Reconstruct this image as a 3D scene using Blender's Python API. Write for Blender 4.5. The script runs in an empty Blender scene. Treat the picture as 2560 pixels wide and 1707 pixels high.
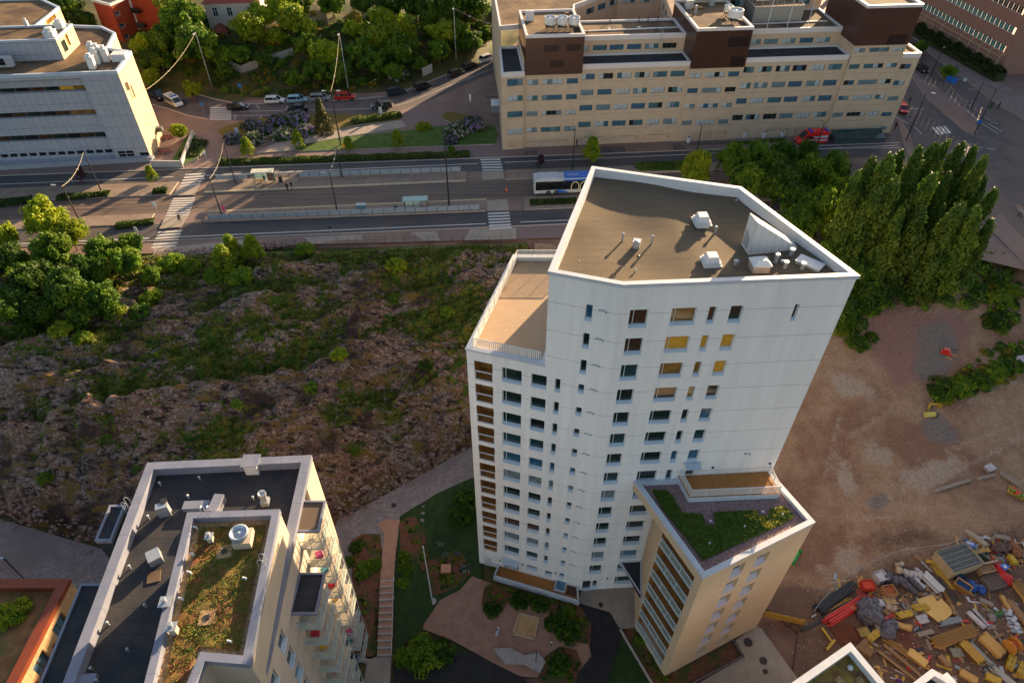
import bpy, bmesh, math, random
import numpy as np
from mathutils import Vector, Matrix, noise
R=math.radians
rnd=random.Random(7)
C=bpy.context.scene.collection
sc=bpy.context.scene
# ---------------------------------------------------------------- camera
CF,CX,CY,PITCH,CH=1700.,1277.,853.5,R(43.2),79.
cd=bpy.data.cameras.new('camera'); cam=bpy.data.objects.new('camera',cd); C.objects.link(cam)
cam.location=(0,0,CH); cam.rotation_euler=(R(90)-PITCH,0,0)
cd.sensor_width=36; cd.lens=36*CF/2560; cd.shift_x=(1280-CX)/2560; cd.clip_end=3000; cd.clip_start=.5
sc.camera=cam
# ---------------------------------------------------------------- light
SUN_AZ,SUN_EL=R(33),R(11.5)
w=bpy.data.worlds.new('World'); sc.world=w; w.use_nodes=True
nt=w.node_tree; bg=nt.nodes['Background']
sky=nt.nodes.new('ShaderNodeTexSky'); sky.sky_type='NISHITA'; sky.sun_disc=False
sky.sun_elevation=SUN_EL; sky.sun_rotation=SUN_AZ; sky.air_density=1.0; sky.dust_density=1.5; sky.ozone_density=1.0
wb=nt.nodes.new('ShaderNodeMix');wb.data_type='RGBA';wb.blend_type='MULTIPLY';wb.inputs[0].default_value=1;wb.inputs[7].default_value=(1.07,.99,.95,1)
nt.links.new(sky.outputs[0],wb.inputs[6]);nt.links.new(wb.outputs[2],bg.inputs[0]); bg.inputs[1].default_value=.07
sl=bpy.data.lights.new('sun','SUN'); sl.energy=5; sl.angle=R(.5); sl.color=(1,.72,.42)
so=bpy.data.objects.new('sun',sl); C.objects.link(so)
sv=Vector((math.sin(SUN_AZ)*math.cos(SUN_EL),math.cos(SUN_AZ)*math.cos(SUN_EL),math.sin(SUN_EL)))
so.rotation_euler=sv.to_track_quat('Z','Y').to_euler(); so.location=(60,60,120)
sc.view_settings.view_transform='Standard'; sc.view_settings.look='None'; sc.view_settings.exposure=2.08; sc.view_settings.gamma=1
sc.render.engine='CYCLES'; sc.cycles.max_bounces=5; sc.cycles.diffuse_bounces=3; sc.cycles.glossy_bounces=2; sc.cycles.transmission_bounces=3; sc.cycles.transparent_max_bounces=6
# ---------------------------------------------------------------- projection: photo pixel + height -> place in the world
_s,_c=math.sin(PITCH),math.cos(PITCH)
def ray(u,v):
    x=(u-CX)/CF;y=(v-CY)/CF
    return (x,_c-y*_s,-_s-y*_c)
def P(u,v,z=0.):
    d=ray(u,v);t=(CH-z)/-d[2]
    return Vector((d[0]*t,d[1]*t,z))
def depth(p): return p[1]*_c+(CH-p[2])*_s
def lerp(a,b,t): return a+(b-a)*t
def sst(a,b,x):
    t=min(1,max(0,(x-a)/(b-a)));return t*t*(3-2*t)
def pl(xs,ys,x):
    if x<=xs[0]:return ys[0]
    for i in range(len(xs)-1):
        if x<xs[i+1]: return ys[i]+(ys[i+1]-ys[i])*(x-xs[i])/(xs[i+1]-xs[i])
    return ys[-1]
ZS=14.
def ypath(x): return pl([-90,-66,-50,-40,-30,-24.6,-19.8,-12,-5.8,0],[54,49,44.3,42.5,43.5,46,50.5,56,60.6,64],x)
def ynear(x): return 95.3+.06*min(x,0) if x>-45 else 92.6+.16*(x+45)*0-.0*x
def hill(x,y):
    "smooth height of the ground"
    yn=93.5+.06*x if x<0 else 93.5
    if y>=yn:
        g=ZS
        # wooded garden slope behind the upper street
        yu=pl([-110,-75,-50,-25,-10,0,10,160],[146,146,150,154,163,185,400,400],x)
        g+=7*sst(yu+3,yu+30,y)
        return g
    # left of the tower / hill
    yp=ypath(x)
    base=0.0 if x>-9 else (2.0*sst(-9,-13,x))
    base=base*sst(33,42,y) if x>-17 else 2.0
    zl=base+( (2.0-base)*sst(44,54,y) )
    t=max(0,(y-yp)/(yn-yp))
    zh=2+12*(1-(1-t)**1.9)
    zl=zl if y<yp else max(zl,zh)
    # construction ground right of the tower
    zr=2*sst(42,50,y)+12*sst(52,96,y)
    k=sst(-2,24,x)
    return lerp(zl,zr,k)
def G(u,v,off=0):
    d=ray(u,v); t=20.
    while t<600:
        x,y,z=d[0]*t,d[1]*t,CH+d[2]*t
        if z<=hill(x,y)+off: break
        t+=.5
    lo,hi=t-.5,t
    for _ in range(14):
        m=(lo+hi)/2
        if CH+d[2]*m<=hill(d[0]*m,d[1]*m)+off: hi=m
        else: lo=m
    return Vector((d[0]*hi,d[1]*hi,CH+d[2]*hi))
# ---------------------------------------------------------------- materials
MATS={}
def M(name,c1,c2=None,sc_=2.,rough=.8,bump=0.,metal=0.,detail=5.,spec=.3,stretch=None,bsc=None,c3=None,sc3=.15,emit=None,lines=None,lo=.35,hi=.65,rdet=.6,bdist=.05,pix=None):
    if name in MATS:return MATS[name]
    m=bpy.data.materials.new(name);m.use_nodes=True;n=m.node_tree;L=n.links
    b=n.nodes['Principled BSDF'];b.inputs['Roughness'].default_value=rough;b.inputs['Metallic'].default_value=metal
    b.inputs['Specular IOR Level'].default_value=spec
    b.inputs['Base Color'].default_value=(*c1,1)
    tc=n.nodes.new('ShaderNodeTexCoord');vec=tc.outputs['Object']
    if stretch:
        mp=n.nodes.new('ShaderNodeMapping');mp.inputs['Scale'].default_value=stretch[:3]
        if len(stretch)>3: mp.inputs['Rotation'].default_value=(0,0,stretch[3])
        L.new(vec,mp.inputs[0]);vec2=mp.outputs[0]
    else: vec2=vec
    col=None
    def nz(s,v,d=detail):
        t=n.nodes.new('ShaderNodeTexNoise');t.inputs['Scale'].default_value=s;t.inputs['Detail'].default_value=d;t.inputs['Roughness'].default_value=rdet;L.new(v,t.inputs['Vector']);return t.outputs['Fac']
    def mix(f,a,bb,mode='MIX'):
        x=n.nodes.new('ShaderNodeMix');x.data_type='RGBA';x.blend_type=mode
        if hasattr(f,'links'):L.new(f,x.inputs[0])
        else:x.inputs[0].default_value=f
        for i,q in ((6,a),(7,bb)):
            if hasattr(q,'links'):L.new(q,x.inputs[i])
            else:x.inputs[i].default_value=(*q,1)
        return x.outputs[2]
    def ramp(v,a,bb):
        r=n.nodes.new('ShaderNodeMapRange');r.inputs[1].default_value=a;r.inputs[2].default_value=bb;L.new(v,r.inputs[0]);return r.outputs[0]
    if c2:
        f=nz(sc_,vec2);col=mix(ramp(f,lo,hi),c1,c2)
        if c3: col=mix(ramp(nz(sc3,vec,3),.45,.6),col,c3)
    if lines:
        # lines: list of (axis,period,width,colour,rotz)
        for ln in lines:
            ax,per,wd,lc=ln[:4];rot=ln[4] if len(ln)>4 else 0
            mp=n.nodes.new('ShaderNodeMapping');mp.inputs['Rotation'].default_value=(0,0,rot);L.new(vec,mp.inputs[0])
            sp=n.nodes.new('ShaderNodeSeparateXYZ');L.new(mp.outputs[0],sp.inputs[0])
            off=ln[5] if len(ln)>5 else 0
            ad=n.nodes.new('ShaderNodeMath');ad.operation='ADD';L.new(sp.outputs['XYZ'.index(ax)],ad.inputs[0]);ad.inputs[1].default_value=1000*per-off
            mo=n.nodes.new('ShaderNodeMath');mo.operation='MODULO';L.new(ad.outputs[0],mo.inputs[0]);mo.inputs[1].default_value=per
            lt=n.nodes.new('ShaderNodeMath');lt.operation='LESS_THAN';L.new(mo.outputs[0],lt.inputs[0]);lt.inputs[1].default_value=wd
            col=mix(lt.outputs[0],col if col is not None else c1,lc)
    if col is not None:L.new(col,b.inputs['Base Color'])
    if bump:
        bp=n.nodes.new('ShaderNodeBump');bp.inputs['Strength'].default_value=bump;bp.inputs['Distance'].default_value=bdist
        L.new(nz(bsc or sc_*3,vec2),bp.inputs['Height']);L.new(bp.outputs[0],b.inputs['Normal'])
    if emit:
        b.inputs['Emission Color'].default_value=(*emit[:3],1);b.inputs['Emission Strength'].default_value=emit[3]
    MATS[name]=m;return m
def leafmat(name,c1,c2,tr=.35,gl=.25):
    if name in MATS:return MATS[name]
    m=M(name,c1,c2,sc_=1.1,rough=.6,spec=gl,detail=3,lo=.3,hi=.7);n=m.node_tree;L=n.links
    b=n.nodes['Principled BSDF'];o=n.nodes['Material Output']
    src=b.inputs['Base Color'].links[0].from_socket
    oi=n.nodes.new('ShaderNodeObjectInfo');hs=n.nodes.new('ShaderNodeHueSaturation')
    mr=n.nodes.new('ShaderNodeMapRange');mr.inputs[3].default_value=.8;mr.inputs[4].default_value=1.25
    L.new(oi.outputs['Random'],mr.inputs[0]);L.new(mr.outputs[0],hs.inputs['Value']);L.new(src,hs.inputs['Color'])
    L.new(hs.outputs[0],b.inputs['Base Color'])
    t=n.nodes.new('ShaderNodeBsdfTranslucent');mx=n.nodes.new('ShaderNodeMixShader');mx.inputs[0].default_value=tr
    L.new(hs.outputs[0],t.inputs[0]);L.new(b.outputs[0],mx.inputs[1]);L.new(t.outputs[0],mx.inputs[2]);L.new(mx.outputs[0],o.inputs[0])
    return m
# ---------------------------------------------------------------- mesh builder
def hit2(p,d,q,e):
    den=d.x*e.y-d.y*e.x
    if abs(den)<1e-9:return p
    t=((q.x-p.x)*e.y-(q.y-p.y)*e.x)/den
    return p+d*t
def ccw(poly):
    a=sum(poly[i][0]*poly[(i+1)%len(poly)][1]-poly[(i+1)%len(poly)][0]*poly[i][1] for i in range(len(poly)))
    return list(poly) if a>0 else list(poly)[::-1]
def inset(poly,d):
    poly=[Vector((p[0],p[1])) for p in ccw(poly)];n=len(poly);out=[]
    for i in range(n):
        a,b,c=poly[i-1],poly[i],poly[(i+1)%n]
        d1=(b-a).normalized();d2=(c-b).normalized()
        n1=Vector((-d1.y,d1.x));n2=Vector((-d2.y,d2.x))
        out.append(hit2(a+n1*d,d1,b+n2*d,d2))
    return out
class MB:
    def __init__(s):s.v=[];s.f=[];s.m=[]
    def face(s,pts,m=0):
        i=len(s.v);s.v+=[tuple(p) for p in pts];s.f.append(tuple(range(i,i+len(pts))));s.m.append(m);return s
    def box(s,c,d,rz=0,m=0,top=1.,rx=0,ry=0):
        # c = centre of the BOTTOM; d = full sizes; top = taper
        i=len(s.v);M_=Matrix.Translation(Vector(c))@Matrix.Rotation(rz,4,'Z')@Matrix.Rotation(ry,4,'Y')@Matrix.Rotation(rx,4,'X')
        for z,k in ((0,1),(d[2],top)):
            for x,y in ((-1,-1),(1,-1),(1,1),(-1,1)):
                s.v.append(tuple(M_@Vector((x*d[0]/2*k,y*d[1]/2*k,z))))
        for q in ((3,2,1,0),(4,5,6,7),(0,1,5,4),(1,2,6,5),(2,3,7,6),(3,0,4,7)):
            s.f.append(tuple(i+k for k in q));s.m.append(m)
        return s
    def prism(s,poly,z0,z1,m=0,mt=None,bottom=False):
        poly=ccw([(p[0],p[1]) for p in poly]);n=len(poly)
        for i in range(n):
            a,b=poly[i],poly[(i+1)%n]
            s.face([(a[0],a[1],z0),(b[0],b[1],z0),(b[0],b[1],z1),(a[0],a[1],z1)],m)
        s.face([(p[0],p[1],z1) for p in poly],m if mt is None else mt)
        if bottom:s.face([(p[0],p[1],z0) for p in poly[::-1]],m)
        return s
    def ring(s,outer,inner,z0o,z0i,z1,m=0,mo=None):
        # a coping: outer face z0o..z1, top, inner face z1..z0i (polys same count, ccw)
        n=len(outer)
        for i in range(n):
            a,b=outer[i],outer[(i+1)%n];c,d=inner[i],inner[(i+1)%n]
            s.face([(a[0],a[1],z0o),(b[0],b[1],z0o),(b[0],b[1],z1),(a[0],a[1],z1)],m if mo is None else mo)
            s.face([(a[0],a[1],z1),(b[0],b[1],z1),(d[0],d[1],z1),(c[0],c[1],z1)],m)
            s.face([(d[0],d[1],z0i),(c[0],c[1],z0i),(c[0],c[1],z1),(d[0],d[1],z1)],m)
        return s
    def tube(s,p,q,r,n=8,m=0,r2=None,caps=True):
        p,q=Vector(p),Vector(q);d=(q-p)
        if d.length<1e-6:return s
        d.normalize();a=d.orthogonal().normalized();b=d.cross(a);i=len(s.v);r2=r if r2 is None else r2
        for c,rr in ((p,r),(q,r2)):
            for k in range(n):
                t=2*math.pi*k/n;s.v.append(tuple(c+(a*math.cos(t)+b*math.sin(t))*rr))
        for k in range(n):
            s.f.append((i+k,i+(k+1)%n,i+n+(k+1)%n,i+n+k));s.m.append(m)
        if caps:
            s.f.append(tuple(i+k for k in range(n))[::-1]);s.m.append(m);s.f.append(tuple(i+n+k for k in range(n)));s.m.append(m)
        return s
    def path(s,pts,r,n=6,m=0):
        for a,b in zip(pts,pts[1:]):s.tube(a,b,r,n,m)
        return s
    def lathe(s,c,prof,n=16,m=0):
        i=len(s.v)
        for r,z in prof:
            for k in range(n):
                t=2*math.pi*k/n;s.v.append((c[0]+r*math.cos(t),c[1]+r*math.sin(t),c[2]+z))
        for j in range(len(prof)-1):
            for k in range(n):
                s.f.append((i+j*n+k,i+j*n+(k+1)%n,i+(j+1)*n+(k+1)%n,i+(j+1)*n+k));s.m.append(m)
        s.f.append(tuple(i+(len(prof)-1)*n+k for k in range(n)));s.m.append(m)
        return s
    def blob(s,c,r,seed=0,m=0,n=2,amp=.2,fr=1.):
        bm=bmesh.new();bmesh.ops.create_icosphere(bm,subdivisions=n,radius=1);i=len(s.v)
        for v in bm.verts:
            k=1+amp*noise.noise(v.co*fr*1.7+Vector((seed*3.1,seed*1.7,0)))
            s.v.append((c[0]+v.co.x*r[0]*k,c[1]+v.co.y*r[1]*k,c[2]+v.co.z*r[2]*k))
        bm.verts.index_update()
        for f in bm.faces:s.f.append(tuple(i+v.index for v in f.verts));s.m.append(m)
        bm.free();return s
    def mesh(s,name,mats,smooth=False,off=(0,0,0)):
        me=bpy.data.meshes.new(name)
        v=s.v if not any(off) else [(a-off[0],b-off[1],c-off[2]) for a,b,c in s.v]
        me.from_pydata(v,[],s.f)
        for x in (mats if isinstance(mats,(list,tuple)) else [mats]):me.materials.append(x)
        me.polygons.foreach_set('material_index',s.m)
        if smooth:me.polygons.foreach_set('use_smooth',[True]*len(s.f))
        me.update();return me
def wloc(o):
    M_=o.matrix_basis.copy();p=o.parent
    while p:M_=p.matrix_basis@M_;p=p.parent
    return M_
def obj(name,mb,mats,parent=None,label=None,smooth=False,world=True,loc=None,rz=0):
    """link one mesh object. world=True: builder holds world coordinates"""
    if isinstance(mb,MB):
        off=(0,0,0)
        if parent and world:
            off=tuple(wloc(parent).to_translation())
        me=mb.mesh(name,mats,smooth,off)
    else:me=mb
    o=bpy.data.objects.new(name,me);C.objects.link(o);o.parent=parent
    if loc is not None:o.location=loc;o.rotation_euler[2]=rz
    if label:o['label']=label
    return o
def tag(o,label=None,cat=None,group=None,kind=None):
    if label:o['label']=label
    if cat:o['category']=cat
    if group:o['group']=group
    if kind:o['kind']=kind
    return o
def thing(name,label,cat,loc=(0,0,0),rz=0,group=None):
    o=bpy.data.objects.new(name,None);C.objects.link(o);o.empty_display_size=.5
    o.location=loc;o.rotation_euler[2]=rz;return tag(o,label,cat,group)
KIDS={}
def kids(o):
    return [c for c in bpy.data.objects if c.parent==o] if o not in KIDS else KIDS[o]
def copy_tree(root,loc,rz,label=None,group=None,scale=1,mats=None):
    def cp(o,par):
        c=o.copy();C.objects.link(c);c.parent=par
        for k in o.children:cp(k,c)
        return c
    r=cp(root,None);r.location=loc;r.rotation_euler[2]=rz;r.scale=(scale,)*3 if not isinstance(scale,(tuple,list)) else scale
    if label:r['label']=label
    if group:r['group']=group
    return r
def struct(name,mb,mats,smooth=False):
    o=obj(name,mb,mats,smooth=smooth);o['kind']='structure';return o
def drape(name,poly,mats,off=.03,res=1.5,fn=None,kind='structure',skirt=0):
    """a sheet laid on the ground: polygon (world xy) cut to small triangles and dropped onto the terrain"""
    fn=fn or hill
    bm=bmesh.new();vs=[bm.verts.new((p[0],p[1],0)) for p in ccw(poly)];f=bm.faces.new(vs)
    xs=[p[0] for p in poly];ys=[p[1] for p in poly]
    for k in range(int(min(xs)//res),int(max(xs)//res)+1):
        bmesh.ops.bisect_plane(bm,geom=bm.verts[:]+bm.edges[:]+bm.faces[:],plane_co=(k*res,0,0),plane_no=(1,0,0))
    for k in range(int(min(ys)//res),int(max(ys)//res)+1):
        bmesh.ops.bisect_plane(bm,geom=bm.verts[:]+bm.edges[:]+bm.faces[:],plane_co=(0,k*res,0),plane_no=(0,1,0))
    bmesh.ops.triangulate(bm,faces=bm.faces[:])
    for v in bm.verts:v.co.z=fn(v.co.x,v.co.y)+off
    me=bpy.data.meshes.new(name);bm.to_mesh(me);bm.free()
    for x in (mats if isinstance(mats,(list,tuple)) else [mats]):me.materials.append(x)
    me.polygons.foreach_set('use_smooth',[True]*len(me.polygons))
    o=bpy.data.objects.new(name,me);C.objects.link(o)
    if kind:o['kind']=kind
    return o
# ================================================================ ground, hill, streets
def fbm(x,y,z=0,o=4,h=.5):
    a=0;k=1.;f=1.
    for _ in range(o):
        a+=k*noise.noise((x*f,y*f,z+f));k*=h;f*=2.03
    return a
m_soil=M('soil',(.16,.075,.05),(.26,.15,.095),sc_=.35,bump=.6,bsc=4,c3=(.12,.07,.055),sc3=.06,detail=8)
m_grassy=M('garden_ground',(.03,.05,.008),(.10,.07,.02),sc_=.4,bump=1,bsc=5,detail=8)
TRENCH=[G(2238,1548),G(2330,1640),G(2420,1740)]
def base_ground():
    mb=MB();n=150
    xs=[-400,-300,-220,-170,-140]+[-120+2.*i for i in range(121)]+[140,180,240,320,420]
    ys=[-60,-20,0,10,20]+[24+2.*i for i in range(100)]+[240,270,320,420,600,900]
    inside=lambda x,y:(x<3 and ypath(x)+1.6<y<92.5+.06*x)
    for y in ys:
        for x in xs:
            z=hill(x,y)-.22
            if inside(x,y):z-=2.5
            if y>130 and x<9: z+=.4*fbm(x*.15,y*.15)*sst(155,170,y)
            mb.v.append((x,y,z))
    W=len(xs)
    for j in range(len(ys)-1):
        for i in range(W-1):
            a=j*W+i;mb.f.append((a,a+1,a+W+1,a+W));
            x,y=xs[i],ys[j];mb.m.append(1 if (x<9 and y>148) or x<-60 or y>200 or (x<0 and y<91) else 0)
    struct('ground',mb,[m_soil,m_grassy],smooth=True)
base_ground()
# --- the bare rock hill: real relief, moss in the hollows
def m_rock():
    m=bpy.data.materials.new('rock');m.use_nodes=True;n=m.node_tree;L=n.links;b=n.nodes['Principled BSDF'];b.inputs['Roughness'].default_value=.85;b.inputs['Specular IOR Level'].default_value=.25
    tc=n.nodes.new('ShaderNodeTexCoord')
    def nz(s,d=6,st=None,ro=.6):
        v=tc.outputs['Object']
        if st:
            mp=n.nodes.new('ShaderNodeMapping');mp.inputs['Scale'].default_value=st;mp.inputs['Rotation'].default_value=(0,0,-.35);L.new(v,mp.inputs[0]);v=mp.outputs[0]
        t=n.nodes.new('ShaderNodeTexNoise');t.inputs['Scale'].default_value=s;t.inputs['Detail'].default_value=d;t.inputs['Roughness'].default_value=ro;L.new(v,t.inputs['Vector']);return t.outputs['Fac']
    def mr(v,a,c):
        r=n.nodes.new('ShaderNodeMapRange');r.inputs[1].default_value=a;r.inputs[2].default_value=c;L.new(v,r.inputs[0]);return r.outputs[0]
    def mix(f,a,c):
        x=n.nodes.new('ShaderNodeMix');x.data_type='RGBA';L.new(f,x.inputs[0])
        for i,q in ((6,a),(7,c)):
            if hasattr(q,'links'):L.new(q,x.inputs[i])
            else:x.inputs[i].default_value=(*q,1)
        return x.outputs[2]
    g=mix(mr(nz(.18,3),.42,.6),(.17,.115,.095),(.18,.085,.055))      # grey-mauve to reddish granite
    g=mix(mr(nz(2.6,10,(1,1,1),.85),.515,.56),g,(.40,.31,.25))           # pale lichen flecks
    g=mix(mr(nz(1.1,10,(.6,1.5,1),.78),.50,.56),g,(.022,.013,.012))
    g=mix(mr(nz(.16,6),.52,.62),g,(.045,.026,.022))        # dark crusts
    g=mix(mr(nz(.6,9,(.5,1.4,1),.75),.53,.58),g,(.15,.09,.02))              # dry ochre turf
    at=n.nodes.new('ShaderNodeAttribute');at.attribute_name='moss'
    ad=n.nodes.new('ShaderNodeMath');ad.operation='ADD';L.new(at.outputs['Fac'],ad.inputs[0]);
    m2=n.nodes.new('ShaderNodeMath');m2.operation='MULTIPLY_ADD';L.new(nz(1.5,8),m2.inputs[0]);m2.inputs[1].default_value=2.6;m2.inputs[2].default_value=-1.3;L.new(m2.outputs[0],ad.inputs[1])
    gr=mix(mr(nz(.9,6),.4,.62),(.035,.085,.006),(.14,.125,.015))
    col=mix(mr(ad.outputs[0],.46,.56),g,gr)
    L.new(col,b.inputs['Base Color'])
    bp=n.nodes.new('ShaderNodeBump');bp.inputs['Strength'].default_value=1;bp.inputs['Distance'].default_value=.4
    L.new(nz(1.7,10,(.7,1.5,1),.7),bp.inputs['Height']);L.new(bp.outputs[0],b.inputs['Normal'])
    return m
MROCK=m_rock()
def rock_z(x,y):
    yp=ypath(x);yn=93.5+.06*x;t=(y-yp)/(yn-yp)
    # layered ledges running up to the right, as the photographed gneiss does
    u=x*.94+y*.34;v=-x*.34+y*.94
    f=fbm(u*.05,v*.11,1,3)
    led=noise.noise((u*.09,v*.22,5))*1.5+abs(noise.noise((u*.2,v*.42,9)))*1.5+noise.noise((u*.5,v*.9,3))*.5+noise.noise((u*1.3,v*2.3,6))*.28+noise.noise((u*3,v*4.2,2))*.13
    if x<-42 and y<68: # near-vertical joints down the left flank
        led+=abs(noise.noise((x*.28+y*.1,y*.08,4)))*2.2*sst(-42,-52,x)*sst(68,58,y)
    env=min(1,max(0,t)*9)*min(1,max(0,1-t)*7)
    cl=2.4*sst(0,.035,t) if x>-30 else 3.0*sst(0,.06,t)
    cl+=.7*noise.noise((x*.8,y*.8,7))*sst(0,.02,t)*(1-sst(.05,.1,t))
    cl*=1-sst(.25,.85,t)
    z=hill(x,y)+cl+(f*2.6+led*1.0+.9*abs(noise.noise((x*.33,y*.33,8)))+.35*noise.noise((x*1.1,y*1.1,18)))*env
    mo=.42-.75*noise.noise((u*.08,v*.15,12))-.6*noise.noise((u*.28,v*.45,22))-.35*(led-.5)-.35*noise.noise((x*.9,y*.9,2))
    mo+=.35*sst(.8,1,t)-.25*sst(.45,.2,t)-.8*(1-sst(.0,.08,t))
    return z,mo
def rock_hill():
    mb=MB();moss=[];x0,x1=-112,3.2;dx=.42;W=int((x1-x0)/dx)+1;N=150
    for i in range(W):
        x=x0+i*dx;yp=ypath(x)-.35;yn=92.8+.06*x
        if x<-45: yn=min(yn,90.2+.07*(x+45))
        for j in range(N+1):
            t=(j/N);t=t*.85+.15*t*t
            y=yp+(yn-yp)*t
            yy=y+.25*noise.noise((x*.7,y*.7,1)) if 0<j<N else y
            z,mo=rock_z(x,yy)
            if j==0:z=hill(x,y)-.5
            if i==W-1:z-=1.2
            mb.v.append((x,yy,z));moss.append(mo)
    for i in range(W-1):
        for j in range(N):
            a=i*(N+1)+j;mb.f.append((a,a+N+1,a+N+2,a+1));mb.m.append(0)
    o=struct('rock_hill',mb,MROCK,smooth=True)
    at=o.data.attributes.new('moss','FLOAT','POINT');at.data.foreach_set('value',moss)
rock_hill()
def rz(x,y):
    if x<3 and ypath(x)<y<92.5+.06*x:return rock_z(x,y)[0]
    return hill(x,y)
def GR(u,v):
    "pixel on the rock relief"
    d=ray(u,v);t=30.
    while t<400:
        x,y,z=d[0]*t,d[1]*t,CH+d[2]*t
        if z<=rz(x,y):break
        t+=.25
    return Vector((x,y,rz(x,y)))
# --- flat town floor at street level
def Z(pts,z=ZS):return [P(u,v,z) for u,v in pts]
def sheet(name,pts,mat,z,px=True):
    p=Z(pts) if px else pts
    mb=MB();mb.face([(q[0],q[1],z) for q in ccw(p)]);return struct(name,mb,mat)
def slab(name,pts,mat,z0,z1,px=True,mt=None):
    p=Z(pts) if px else pts
    mb=MB();mb.prism(p,z0,z1,0,1 if mt else 0);return struct(name,mb,[mat,mt] if mt else mat)
m_plaza=M('brown_asphalt_pavement',(.17,.105,.085),(.235,.155,.12),sc_=.25,bump=.15,bsc=30,c3=(.19,.13,.12),sc3=.05,lines=[('X',6.,.03,(.11,.07,.06),.2)])
m_asph=M('asphalt',(.05,.048,.056),(.085,.072,.072),sc_=.3,bump=.15,bsc=40,stretch=(.15,1.6,1),rough=.75,c3=(.085,.07,.065),sc3=.08)
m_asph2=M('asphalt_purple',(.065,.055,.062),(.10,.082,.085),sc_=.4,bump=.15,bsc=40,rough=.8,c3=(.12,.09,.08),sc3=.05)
m_tram=M('tram_lane_concrete',(.17,.115,.085),(.085,.063,.058),sc_=.5,stretch=(.1,3.,1,.07),bump=.1,bsc=30,rough=.7)
m_plat=M('platform_paving',(.19,.14,.11),(.26,.19,.145),sc_=.5,bump=.1,bsc=20,lines=[('X',1.2,.03,(.1,.08,.07))])
m_white=M('road_paint',(.62,.60,.58),(.42,.40,.38),sc_=6,rough=.6)
m_kerb=M('granite_kerb',(.36,.31,.27),(.46,.40,.34),sc_=3,rough=.7)
m_ykerb=M('pale_yellow_platform_edge',(.52,.42,.24),(.44,.35,.20),sc_=2,rough=.7)
m_walk=M('sidewalk_light',(.27,.225,.185),(.33,.27,.22),sc_=.5,bump=.1,bsc=20,lines=[('X',3.2,.04,(.17,.13,.11))])
m_grass=M('grass',(.03,.075,.008),(.075,.12,.015),sc_=.8,bump=1.,bsc=12,detail=8,rough=.9)
m_meadow=M('dry_grass',(.10,.09,.015),(.17,.10,.02),sc_=.8,bump=1.,bsc=12,detail=8,rough=.9)
m_hedge=leafmat('hedge_leaves',(.035,.08,.01),(.13,.17,.02))
m_gravel=M('grey_gravel',(.15,.115,.11),(.34,.28,.265),sc_=3.2,bump=.8,bsc=14,detail=6,lo=.4,hi=.6,c3=(.20,.155,.145),sc3=.1,rdet=.85)
# whole plateau pavement
sheet('pavement',[(-140,92.9),(-45,92.6),(-30,93.6),(3,93.9),(60,94),(150,96),(170,330),(-170,330),(-170,96)],m_plaza,ZS+.004,px=False) if False else None
pav=[(-170,88.5),(-112,88.8),(-45,90.3),(-40,92.2),(3.2,94.2),(20,95),(62,95),(84,84),(170,60),(170,230),(60,230),(9,198),(2,185),(-8,162.5),(-24,153.5),(-49,149.5),(-75,145.5),(-170,145)]
sheet('pavement',pav,m_plaza,ZS+.004,px=False)
e=Vector((math.cos(.0722),math.sin(.0722),0))
def xl(u1,v1,u2,v2):
    "street line through two pixels -> function x -> point"
    a,b=P(u1,v1,ZS),P(u2,v2,ZS);return lambda x:(x,a.y+(b.y-a.y)*(x-a.x)/(b.x-a.x))
LB=dict(k0=xl(640,592,1220,568),w1=xl(640,585,1220,560),pS0=xl(640,551,1216,529),pS1=xl(640,524,1216,499),
        pN0=xl(640,478,1240,451),pN1=xl(640,449,1140,431),nw=xl(640,434,1240,408),nk=xl(640,417,1240,395),hd=xl(640,405,1150,388))
def band(name,a,b,x0,x1,mat,z,flat=True,z0=None,mt=None):
    p=[LB[a](x0),LB[a](x1),LB[b](x1),LB[b](x0)]
    if flat:return sheet(name,p,mat,z,px=False)
    return slab(name,p,mat,z0,z,px=False,mt=mt)
band('road_south','k0','pS0',-150,96,m_asph,ZS+.010)
band('tram_road','pS1','pN0',-150,110,m_tram,ZS+.010)
band('road_north','pN1','nk',-150,80,m_asph,ZS+.010)
xa=P(505,560,ZS).x;xb=P(1215,515,ZS).x
band('platform_south','pS0','pS1',xa,xb,m_kerb,ZS+.2,False,ZS,m_plat)
band('platform_north','pN0','pN1',P(520,470,ZS).x,P(1165,440,ZS).x,m_kerb,ZS+.2,False,ZS,m_plat)
band('median_south','pS0','pS1',-150,P(370,560,ZS).x,m_kerb,ZS+.14,False,ZS,m_plat)
band('median_north','pN0','pN1',-150,P(430,480,ZS).x,m_kerb,ZS+.14,False,ZS,m_plat)
band('median_south','pS0','pS1',P(1310,515,ZS).x,70,m_kerb,ZS+.14,False,ZS,m_plat)
band('median_north','pN0','pN1',P(1265,440,ZS).x,66,m_kerb,ZS+.14,False,ZS,m_plat)
def stripe(name,a,x0,x1,wd,mat=None,z=ZS+.014,o=0):
    p,q=LB[a](x0),LB[a](x1);n=Vector((-(q[1]-p[1]),q[0]-p[0])).normalized()
    pts=[(p[0]+n.x*o,p[1]+n.y*o),(q[0]+n.x*o,q[1]+n.y*o),(q[0]+n.x*(o+wd),q[1]+n.y*(o+wd)),(p[0]+n.x*(o+wd),p[1]+n.y*(o+wd))]
    return sheet(name,pts,mat or m_white,z,px=False)
x1=P(425,600,ZS).x
stripe('road_line','w1',x1,P(1215,560,ZS).x,.22);stripe('road_line','w1',-120,P(385,600,ZS).x-1,.22);stripe('road_line','w1',P(1300,555,ZS).x,60,.22)
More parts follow.
